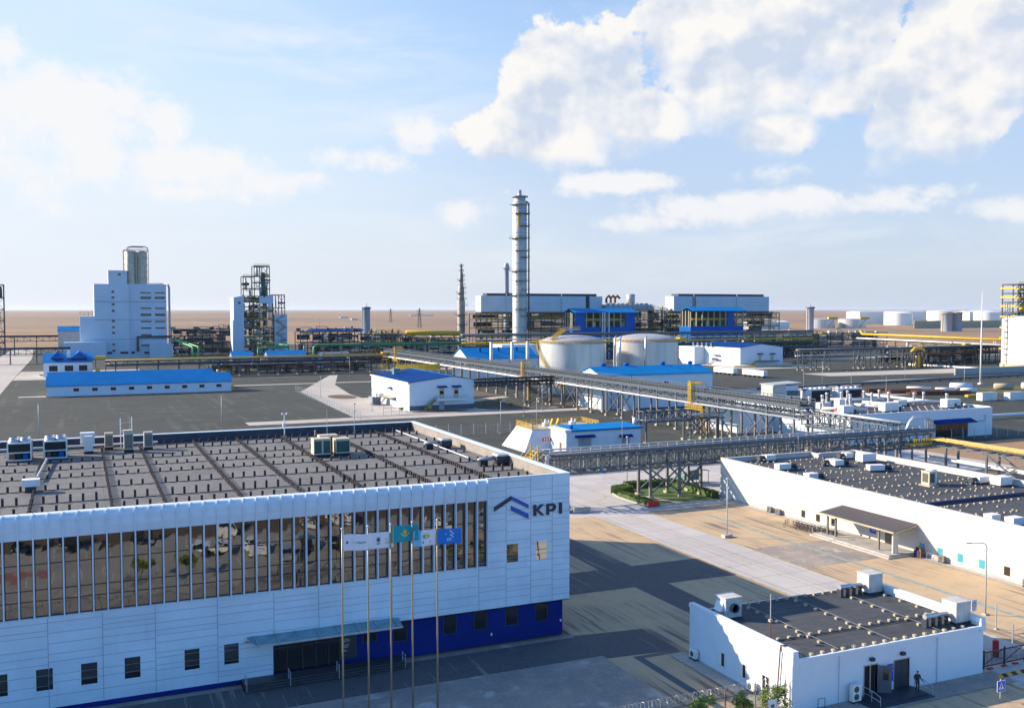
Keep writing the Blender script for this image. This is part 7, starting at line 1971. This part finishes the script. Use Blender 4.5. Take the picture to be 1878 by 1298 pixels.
# thick yellow pipe at right
t = thing('yellow_pipe', 'long thick yellow pipe run reaching the huge white tank', 'pipe', (505, 480, 0))
for k, (dx_, z, r) in enumerate(((0, 14, .85), (3.2, 13.6, .6), (-3, 11.0, .55), (6, 10.8, .45))):
    q = MB(); q.pipe([(526 + dx_, 552, z + (2.4 if k == 0 else 0)), (524 + dx_, 548, z), (498 + dx_, 392, z)], r, 12); q.build('tube', MT['yellow' if k < 2 else 'pipewhite' if k == 2 else 'yellow'], t, True)
for k in range(12):
    q = MB(); f_ = k / 11; x = 523 - 25 * f_; y = 545 - 150 * f_
    for s_ in (-4, 7): q.bar((x + s_, y, -.1), (x + s_, y, 10), .4)
    q.bar((x - 4.4, y, 10), (x + 7.4, y, 10), .4, .5); q.build('trestle', MT['steel_dark'], t)
rack('pipe_rack', 'low dark pipe rack along the gravel yard at right', 'x', 346, 432, 406, 410, 7.6, 10.2, [348, 357, 366, 386.5, 389.6, 394.4, 401.9, 407.4, 418, 430], [(407, 10.6, .4, 'steel_dark'), (408.4, 10.6, .5, 'galv'), (409.2, 7.4, .4, 'pipewhite')], m='steel', leg_m='steel_dark', bay=3.4, braces=((386.5, 389.6), (401.9, 407.4), (348, 357)))
rack('pipe_rack', 'dark pump alley rack in front of the yellow pipe run', 'x', 432, 520, 418, 424, 5.5, 9.5, [436 + i * 10 for i in range(9)], [(419, 10, .6, 'dkgreen'), (421, 10, .6, 'galv'), (423, 10, .5, 'pipewhite'), (420, 6, .5, 'rust')], m='steel_dark', leg_m='steel_dark', bay=5)
t = thing('yellow_exchanger', 'bright yellow rounded exchanger frame beside the pump alley', 'exchanger', (424, 400, 0))
q = MB(); q.pipe([(418, 400, 8.6), (420.5, 400, 10.6), (425, 400, 10.6), (427.5, 400, 8.8)], .9, 12); q.build('shell', MT['yellow'], t, True)
for x in (417, 421, 425, 428):
    q = MB(); q.bar((x, 399, -.1), (x, 399, 9), .5); q.build('column', MT['steel_dark'], t)
q = MB(); q.box(421.5, 399.5, 0, 424, 401, 6.5); q.box(424.6, 399.5, 0, 426.4, 401, 4.5); q.build('skid', MT['yellow'], t)
q = MB(); q.pipe([(434, 417, .7), (437, 372, .7), (429, 355.6, .7)], .55, 10); tag(q.build('ground_pipe', MT['pipewhite'], None, True), 'white insulated ground pipe in front of the bund wall', 'pipe')
q = MB(); q.pipe([(333, 445, .6), (363, 432, .6)], .6, 10); tag(q.build('ground_pipe', MT['cream'], None, True), 'cream ground pipe right of the gabled white house', 'pipe')
frame_tower('process_frame', 'grey pipework frame under the end of the steel blue header at right', 'process frame', 440, 470, 524, 536, [5, 10, 15], 4, 1, clutter=10, seed=61, vess=('galv', 'steel_dark', 'yellow', 'steel'))
frame_tower('process_frame', 'long low frame of white air coolers above the yellow pipe', 'process frame', 515, 640, 640, 652, [6, 12], 10, 1, rail=None, clutter=14, seed=62, vess=('galv', 'pipewhite', 'silo', 'steel_dark'))
q = MB(); q.pipe([(351.7, 298.6, 0), (351.7, 298.6, 20), (351.7, 298.6, 39.5)], [.42, .3, .12], 12); q.cbox(351.7, 298.6, 0, 1.6, 1.6, .6)
tag(q.build('lighting_mast', MT['white'], None, True), 'very tall plain white mast in the gravel yard at right', 'mast')

# ------------------------------------------------------------------ white houses around the tanks
t = shed('utility_house', 'white gabled house with a bright blue roof and three white chimneys', 'house', 157, 191, 400, 420, 10.2, 14.4, 'x')
win_row(t, 400, [180.5], 3, 5, 2.5, 'darkglass', 'white')
for x in (167.5, 177.6, 185.2):
    q = MB(); q.lathe([(.75, 8.0), (.7, 17.6), (0, 17.6)], x, 398.8, 14); q.build('chimney', MT['chimney'], t, True)
for x in (165, 174, 183):
    q = MB(); q.lathe([(.6, 13.2), (.5, 14.4), (.8, 14.5), (0, 15.2)], x, 406, 12); q.build('roof_vent', MT['bluewall'], t, True)
q = MB(); q.box(184, 425, -.05, 203, 440, 15.2); tag(q.build('block_house', MT['white']), 'plain white block tucked behind the left silver tank', 'house')
t = shed('utility_house', 'long white house with a bright blue roof in front of the silver tanks', 'house', 152.5, 195.2, 272.5, 288, 10.8, 13.0, 'x')
for x in (158, 166.8, 181, 192):
    q = MB(); q.lathe([(.75, 12.2), (.7, 13.6), (1.0, 13.7), (.9, 14.1), (0, 14.5)], x, 281, 14); q.build('roof_vent', MT['bluewall'], t, True)
win_row(t, 272.5, [176], 7.2, 8.4, 1.8, 'royal')
for x in (156, 163.5): 
    q = MB(); q.box(x, 272.36, -.02, x + .25, 272.49, 10.7); q.build('downpipe', MT['steel'], t)
q = MB(); q.lathe([(2.2, 0), (2.2, 5.5), (1.6, 6.3), (0, 6.6)], 160, 268, 20); tag(q.build('small_tank', MT['white'], None, True), 'small white upright tank under the main rack', 'tank')
t = shed('utility_house', 'white gabled house with a royal blue roof and two awnings right of the tanks', 'house', 336.5, 366, 444, 489, 10.8, 12.6, 'y', 'plaster', 'royal')
for x in (349, 357.5):
    q = MB(); q.box(x, 443.9, 3.4, x + 2, 443.99, 6.6); q.build('door', MT['beige'], t)
    awning(x - .8, x + 2.8, 443.98, 7.4, 1.6, t)
q = MB(); q.box(347, 441.8, 2.7, 362, 443.98, 3.3); q.bar((347, 442.8, 3), (341, 442.8, 0), 1.4, .4); q.build('balcony', mat('dull_olive_rail', (.20, .20, .12), .6), t)
q = MB(); q.box(329.5, 478, -.05, 336.4, 494, 10.2); q.build('annex', MT['plaster'], t)
for k in range(5):
    q = MB(); q.cbox(336.0, 470 + k * 4.5, 10.6, 1.2, 1.6, 2.0); q.build('roof_vent', MT['steel'], t)
q = MB(); q.box(334.8, 462, 5.6, 336.4, 468, 6.0); q.box(334.8, 462, 2.8, 335, 468, 4.2); q.build('awning', MT['navy'], t)
q = MB(); q.bar((335.6, 468, 2.7), (335.6, 474, 0), .9, .3); q.build('stair', MT['cream'], t)
rnd = random.Random(77)
for i, (x, y) in enumerate(((341, 439), (368, 436), (372, 434), (376, 436))): young_tree(x, y, 2.6, 1.6, ('bush by the stair of the royal blue roofed house', 'first bush right of the royal blue roofed house', 'middle bush right of the royal blue roofed house', 'last bush right of the royal blue roofed house')[i], 'bushes by the royal blue roofed house', 90 + i, n=240, leaf=.3)
for i, (x, y) in enumerate(((292, 397), (293.5, 376))):
    t = thing('trailer', ('white flat trailer body parked on the pale apron, farther one', 'white flat trailer body parked on the pale apron, closer one')[i], 'trailer', (x, y, 0), 'white trailers on the apron')
    q = MB(); q.box(x - 1.2, y - 8, .9, x + 1.2, y + 8, 3.3); q.build('body', MT['white'], t)
    for k in range(5):
        q = MB(); q.box(x - 1.1, y - 7 + k * 3.4, 0, x + 1.1, y - 6 + k * 3.4, .9); q.build('support_leg', MT['steel_dark'], t)

# ------------------------------------------------------------------ flat roofed workshop with crowded roof (right of the main rack)
t = thing('workshop', 'flat roofed white workshop behind the bridge, its roof crowded with ducts', 'workshop', (185, 200, 0))
wx0, wx1, wy0, wy1, wz = 167.0, 214.1, 178, 222, 7.0
q = MB(); q.box(wx0, wy0, -.05, wx1, wy0 + .4, wz); q.box(wx0, wy0 + .4, -.05, wx0 + .4, wy1, wz); q.box(wx1 - .4, wy0 + .4, -.05, wx1, wy1, wz + .15); q.box(wx0 + .4, wy1 - .4, -.05, wx1 - .4, wy1, wz); q.build('wall', MT['plaster'], t)
q = MB(); q.box(156, 206, -.05, wx0 - .01, 221, 6.1); q.build('annex', MT['plaster'], t)
q = MB(); q.box(wx0 + .41, wy0 + .41, 6.2, wx1 - .41, wy1 - .41, 6.6); q.build('roof', MT['roof_dark'], t)
for a, b_ in ((193.4, 199.4), (199.6, 206.4)):
    q = MB(); q.prism([(wy0 - .01, 4.6), (wy0 - 2.2, 3.9), (wy0 - 2.2, 3.7), (wy0 - .01, 3.7)], 'x', a, b_); q.build('awning', MT['royal'], t)
q = MB(); q.box(194.5, wy0 - .06, 0, 205.5, wy0 - .004, 3.5)
for k in range(9): q.box(195.2 + k * 1.15, wy0 - .1, .2, 195.3 + k * 1.15, wy0 - .06, 3.4)
q.build('glazed_front', MT['darkglass'], t)
q = MB(); q.pipe([(200.8, wy0 - .2, 3.6), (211.4, wy0 - .2, 3.6), (211.4, wy0 - .2, 5.2)], .07, 6); q.build('conduit', MT['steel'], t)
rnd = random.Random(31)
for k in range(70):
    q = MB(); x, y = wx0 + 3 + (k % 18) * 2.45, wy0 + 2.5 + (k // 18) * 2.6; q.cbox(x, y, 6.6, .3, .3, .3); q.build('roof_block', MT['silo'], t)
def wl(s): return s + ' on the crowded workshop roof'
stacks = [(172, 198), (178, 200), (184, 205), (186.5, 199), (189, 205), (194, 208), (195, 200), (198, 206), (201, 200), (203.5, 206), (169.5, 190), (176, 189), (181, 193), (206, 196), (209.5, 196), (211.4, 190)]
for i, (x, y) in enumerate(stacks):
    q = MB(); q.lathe([(.34, 6.6), (.34, 9.2), (.42, 9.25), (.42, 9.6), (0, 9.7)], x, y, 12); tag(q.build('exhaust_stack', MT['chimney'], None, True), wl('short pale exhaust stack'), 'exhaust stack', 'exhaust stacks on the workshop roof')
for i, (x, y, l, w_, h, mm) in enumerate(((171, 184, 3.2, 2.2, 1.7, 'white'), (184.5, 183.5, 4.6, 2.2, 2.0, 'white'), (205, 184, 2.6, 2.2, 2.0, 'white'), (209.8, 186.5, 3.2, 2.2, 1.6, 'white'), (180.4, 196, 2.4, 2.0, 1.9, 'white'), (173, 194, 3.5, 1.6, 1.5, 'white'), (197, 192, 3.0, 1.6, 1.3, 'pipewhite'))):
    t2 = thing('air_handling_unit', wl(('white box unit at the left', 'largest white box unit near the front wall', 'white box unit with dark flank', 'white box unit at the right corner', 'upright white unit mid roof', 'flat white unit among the stacks', 'small white unit behind the largest')[i]), 'air handling unit', (x, y, 6.6), 'units on the workshop roof')
    q = MB(); q.cbox(x, y, 6.85, l, w_, h); q.cbox(x, y, 6.85 + h, l + .1, w_ + .1, .06); q.build('casing', MT[mm], t2)
    q = MB(); q.cbox(x, y, 6.6, l, w_ - .2, .25); q.cbox(x + l / 2 + .5, y, 6.6, 1.0, w_ * .8, h * .6); q.build('base', MT['steel_dark'], t2)
for i, (x0, y0, x1, y1) in enumerate(((169, 190, 178, 184), (182, 197, 186, 185), (186, 203, 202, 203), (188, 208, 196, 205), (175.5, 187, 171, 187), (199, 196, 213, 190), (191, 199, 191, 186))):
    q = MB(); q.pipe([(x0, y0, 7.3), ((x0 + x1) / 2, (y0 + y1) / 2, 7.5), (x1, y1, 7.3)], .45, 10); q.cbox(x0, y0, 6.6, .6, .6, .5); q.cbox(x1, y1, 6.6, .6, .6, .5)
    tag(q.build('white_duct', MT['pipewhite'], None, True), wl(('longest white duct, at the left', 'white duct ending at the largest unit', 'straight white duct between the back stacks', 'short white duct at the back', 'short white duct by the left unit', 'white duct slanting to the right corner', 'white duct running towards the front')[i]), 'duct', 'ducts on the workshop roof')
for i, (x, y) in enumerate(((177.5, 190.5), (170.5, 186.2))):
    q = MB(); q.prism([(x - .7, 6.6), (x + .7, 6.6), (x + .9, 7.4), (x + .2, 7.9), (x - .5, 7.2)], 'y', y - .5, y + .5); tag(q.build('orange_cover', MT['red']), wl(('orange red cowl among white ducts', 'small red cowl near the left unit')[i]), 'cowl', 'red cowls')
for i, (x, y) in enumerate(((189.5, 216), (199.5, 214.5))):
    t2 = thing('chiller', wl(('white framed chiller with dark coil, left of two', 'white framed chiller with dark coil, right of two')[i]), 'chiller', (x, y, 6.6), 'chillers on the workshop roof')
    q = MB(); q.box(x - 4, y - 1.2, 7.0, x - 2.2, y + 1.2, 9.6); q.box(x - 4, y - 1.25, 9.3, x + 4.6, y + 1.25, 9.75); q.build('casing', MT['white'], t2)
    q = MB(); q.box(x - 2.2, y - 1.1, 7.2, x + 4.5, y + 1.1, 9.3); q.build('coil', MT['black'], t2)
    q = MB(); q.prism([(x - 3.4, 7.2), (x - 2.6, 7.2), (x - 3.0, 8.4)], 'y', y - 1.24, y - 1.2); q.build('logo_mark', MT['black'], t2)
    q = MB(); q.box(x - 4, y - 1.2, 6.6, x + 4.6, y + 1.2, 7.0); q.build('base', MT['steel_dark'], t2)
    for k in range(5):
        q = MB(); q.lathe([(.7, 9.75), (.6, 10.05), (0, 10.05)], x - 3 + k * 1.7, y, 12); q.build('fan_shroud', MT['galv'], t2)
t = thing('roof_cabin', 'foil wrapped white cabin with a sloping roof behind the railed rack', 'cabin', (178, 216, 0))
q = MB(); q.box(173.2, 214, 6.4, 177.8, 219, 11.3); q.build('body', MT['alu'], t)
q = MB(); q.prism([(214, 8.0), (214, 11.0), (219, 11.2), (219, 8.0)], 'x', 177.8, 182); q.build('side_body', MT['plaster'], t)
q = MB(); q.prism([(173, 11.3), (182.6, 11.7), (182.6, 11.9), (173, 11.5)], 'y', 213.4, 219.4); q.build('roof', MT['galv'], t)
q = MB(); q.box(178, 213.9, 8.3, 182, 213.99, 9.7); q.build('louvre', MT['steel'], t)
for x in (174, 181.5):
    q = MB(); q.bar((x, 216, 0), (x, 216, 8), .5); q.build('column', MT['steel_dark'], t)
q = MB(); q.pipe([(214.2, 204, .9), (245, 203, .9), (330, 203, .9)], .5, 10); tag(q.build('ground_pipe', MT['pipewhite'], None, True), 'white pipe leaving the workshop towards the right edge', 'pipe')
q = MB(); q.pipe([(245, 312, .8), (414, 327, .8), (600, 345, .8)], .55, 10)
for k in range(26): q.cbox(248 + k * 7, 312.3 + k * .62, -.05, .5, 1.4, .8)
tag(q.build('ground_pipe', MT['steel'], None, True), 'long dark grey ground pipeline crossing the gravel yard at right', 'pipe')

# pipe yard
for i, (x, y, l, r, ang, mm, lb) in enumerate(((318, 279, 8, 1.5, -.5, 'pipewhite', 'largest white pipe section with open dark end in the pipe yard'), (306, 276, 7, .9, -.45, 'pipewhite', 'medium white pipe section left of the largest'), (312, 270, 6, .95, -.4, 'pipewhite', 'white pipe section lying in front of the largest'), (301, 284, 9, .9, -.5, 'pipewhite', 'thin white pipe at the back of the stacks'), (338, 276, 7, 1.2, -.5, 'cream', 'cream pipe section on the grass'), (350, 273, 7, 1.3, -.5, 'pipewhite', 'white pipe section at the right edge of the pipe yard'))):
    t = thing('pipe_section', lb, 'pipe section', (x, y, 0), 'pipe sections in the yard'); dx_, dy_ = math.cos(ang) * l / 2, math.sin(ang) * l / 2
    q = MB(); q.pipe([(x - dx_, y - dy_, r + .1), (x + dx_, y + dy_, r + .1)], r, 18); q.build('tube', MT[mm], t, True)
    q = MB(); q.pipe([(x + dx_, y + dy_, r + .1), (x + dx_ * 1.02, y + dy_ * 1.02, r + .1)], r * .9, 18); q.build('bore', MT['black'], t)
for i, (x, y) in enumerate(((288, 283), (292, 276), (297, 268))):
    q = MB()
    for k in range(7):
        for j in range(2 - k // 4): q.pipe([(x - 10, y + k * .8 + 4, .5 + j * .75), (x + 9, y + k * .8 - 4, .5 + j * .75)], .36, 6)
    tag(q.build('pipe_stack', MT['rust']), ('stack of long rusty pipes at the back of the yard', 'middle stack of long rusty pipes', 'dark rusty pipe stack closest to the workshop')[i], 'pipe stack', 'rusty pipe stacks')
q = MB(); q.box(296, 256.5, .1, 303, 258, .9); q.box(303, 256, .1, 306, 258, .6); tag(q.build('yellow_beam', MT['yellow']), 'yellow beam lying beside white sheets in the pipe yard', 'beam')
for i, (x, y, mm) in enumerate(((293, 246, 'lens'), (303, 243, 'lens'))):
    t = thing('storage_container', ('pale ribbed storage container at the pipe yard', 'second pale container cut by the picture edge')[i], 'container', (x, y, 0), 'pale containers')
    q = MB(); q.box(x - 3.6, y - 1.25, 0, x + 3.6, y + 1.25, 2.7, 0)
    for k in range(13): q.box(x - 3.5 + k * .56, y - 1.30, .15, x - 3.2 + k * .56, y - 1.25, 2.55, 0)
    q.build('body', [MT[mm]], t)
    q = MB(); q.box(x - 3.7, y - 1.3, 2.7, x + 3.7, y + 1.3, 2.85); q.build('roof', MT['silo'], t)
    q = MB(); q.box(x - 3.64, y - 1.1, .2, x - 3.6, y + 1.1, 2.5); q.build('door', MT['white'], t)

# lamp posts of the middle distance
for i, (x, y, h, a, arm, lb) in enumerate(((-9, 264.6, 9, 0, 0, 'lamp post behind the left chiller, against dark gravel'), (34.6, 267, 9, 0, 0, 'straight lamp post on dark gravel right of the blue shed'), (10.5, 236, 8.6, PI, 1.4, 'curved arm lamp post rising behind the beige units'), (80.4, 351.6, 8, .2, 2.4, 'curved lamp post at the corner of the pale yard'), (122.1, 265.4, 9.4, 0, 0, 'tall lamp post beside the cross road in front of the main rack'), (110.3, 231.8, 8.6, .1, 2.0, 'curved lamp post behind the bunker'), (134.7, 279, 8.5, 0, 0, 'lamp post under the left part of the main rack'), (99.4, 230.4, 8.5, .1, 1.0, 'lamp post standing just behind the bunker slope'), (85, 300, 7, 0, 0, 'short lamp post in the pale yard by the transformer'),
                                      (267, 311, 9.5, PI, 1.6, 'lamp post in the gravel yard right of the trailers'), (290, 326, 9.5, 0, 0, 'lamp post in the middle of the right gravel yard'), (275, 293, 8, PI, 1.8, 'curved lamp post above the workshop chillers'), (337, 326, 9.5, .0, 1.8, 'lamp post by the path near the very tall mast'), (338, 295, 8.5, 0, 0, 'lamp post left of the pipe sections'), (262, 262, 8.5, PI, 1.6, 'lamp post before the pipe yard stacks'), (232, 318, 8, PI, 1.6, 'lamp post beside the pale apron'), (206, 207, 8.4, PI, 1.5, 'lamp post behind the workshop duct stacks'), (170, 470, 9, 0, 0, 'distant lamp post above the yellow railing'), (160, 520, 9.5, 0, 0, 'distant lamp post left of the gabled chimney house'), (118, 455, 9, 0, 0, 'lamp post near the far end of the pale yard'))):
    lamp(x, y, h, a, lb, arm)
m_ = MB(); m_.cbox(79.4, 300, 2.2, .4, .4, .3); m_.pipe([(79.4, 300, 0), (79.4, 300, 2.4)], .06, 6); m_.cbox(79.4, 300, 0, .5, .5, .2); tag(m_.build('loudspeaker_post', MT['steel_dark']), 'short post with a dark box near the office back parapet', 'post')

# pylons and specks far out on the steppe
for i, (x, y, h) in enumerate(((545, 1620, 34), (700, 2300, 34), (-160, 2500, 34))):
    t = thing('power_pylon', ('lattice power pylon on the steppe left of the slender column', 'tiny farther pylon on the steppe between the columns', 'tiny pylon on the steppe left of the packing tower')[i], 'pylon', (x, y, 0), 'pylons on the steppe')
    q = MB()
    for sx in (-3, 3):
        for sy in (-3, 3): q.bar((x + sx, y + sy, -.1), (x + sx * .15, y + sy * .15, h), .5)
    for k in range(8):
        z = k * h / 8; f_ = 3 * (1 - .85 * k / 8); q.bar((x - f_, y - f_, z), (x + f_ * .9, y - f_ * .9, z + h / 8), .3); q.bar((x + f_, y - f_, z), (x - f_ * .9, y - f_ * .9, z + h / 8), .3)
    q.build('tower', MT['steel_dark'], t)
    for z in (h * .72, h * .88):
        q = MB(); q.bar((x - 6, y, z), (x + 6, y, z), .5, .7); q.build('crossarm', MT['steel_dark'], t)
for i, (x, y, w_, lb) in enumerate(((900, 3600, 30, 'pale speck of a distant farm building on the steppe, centre'), (760, 2900, 18, 'small pale distant hut on the steppe near the slender column'), (1500, 4600, 120, 'long pale distant building on the steppe at right'))):
    shed('distant_building', lb, 'building', x, x + w_, y, y + 15, 4, 5, 'x', 'silo', 'silo')


# ------------------------------------------------------------------ thin summer haze over the plain
hm = bpy.data.materials.new('haze'); hm.use_nodes = True
ht = hm.node_tree; ht.nodes.clear()
pv = ht.nodes.new('ShaderNodeVolumePrincipled'); ho = ht.nodes.new('ShaderNodeOutputMaterial')
pv.inputs['Color'].default_value = (.80, .88, 1.0, 1); pv.inputs['Density'].default_value = HAZE; pv.inputs['Anisotropy'].default_value = .2
ht.links.new(pv.outputs[0], ho.inputs['Volume'])
mb = MB(); mb.box(-39000, -38000, -1.1, 44000, 44000, 113)
mb.build('haze', hm, kind='stuff')
SC.cycles.volume_bounces = 0
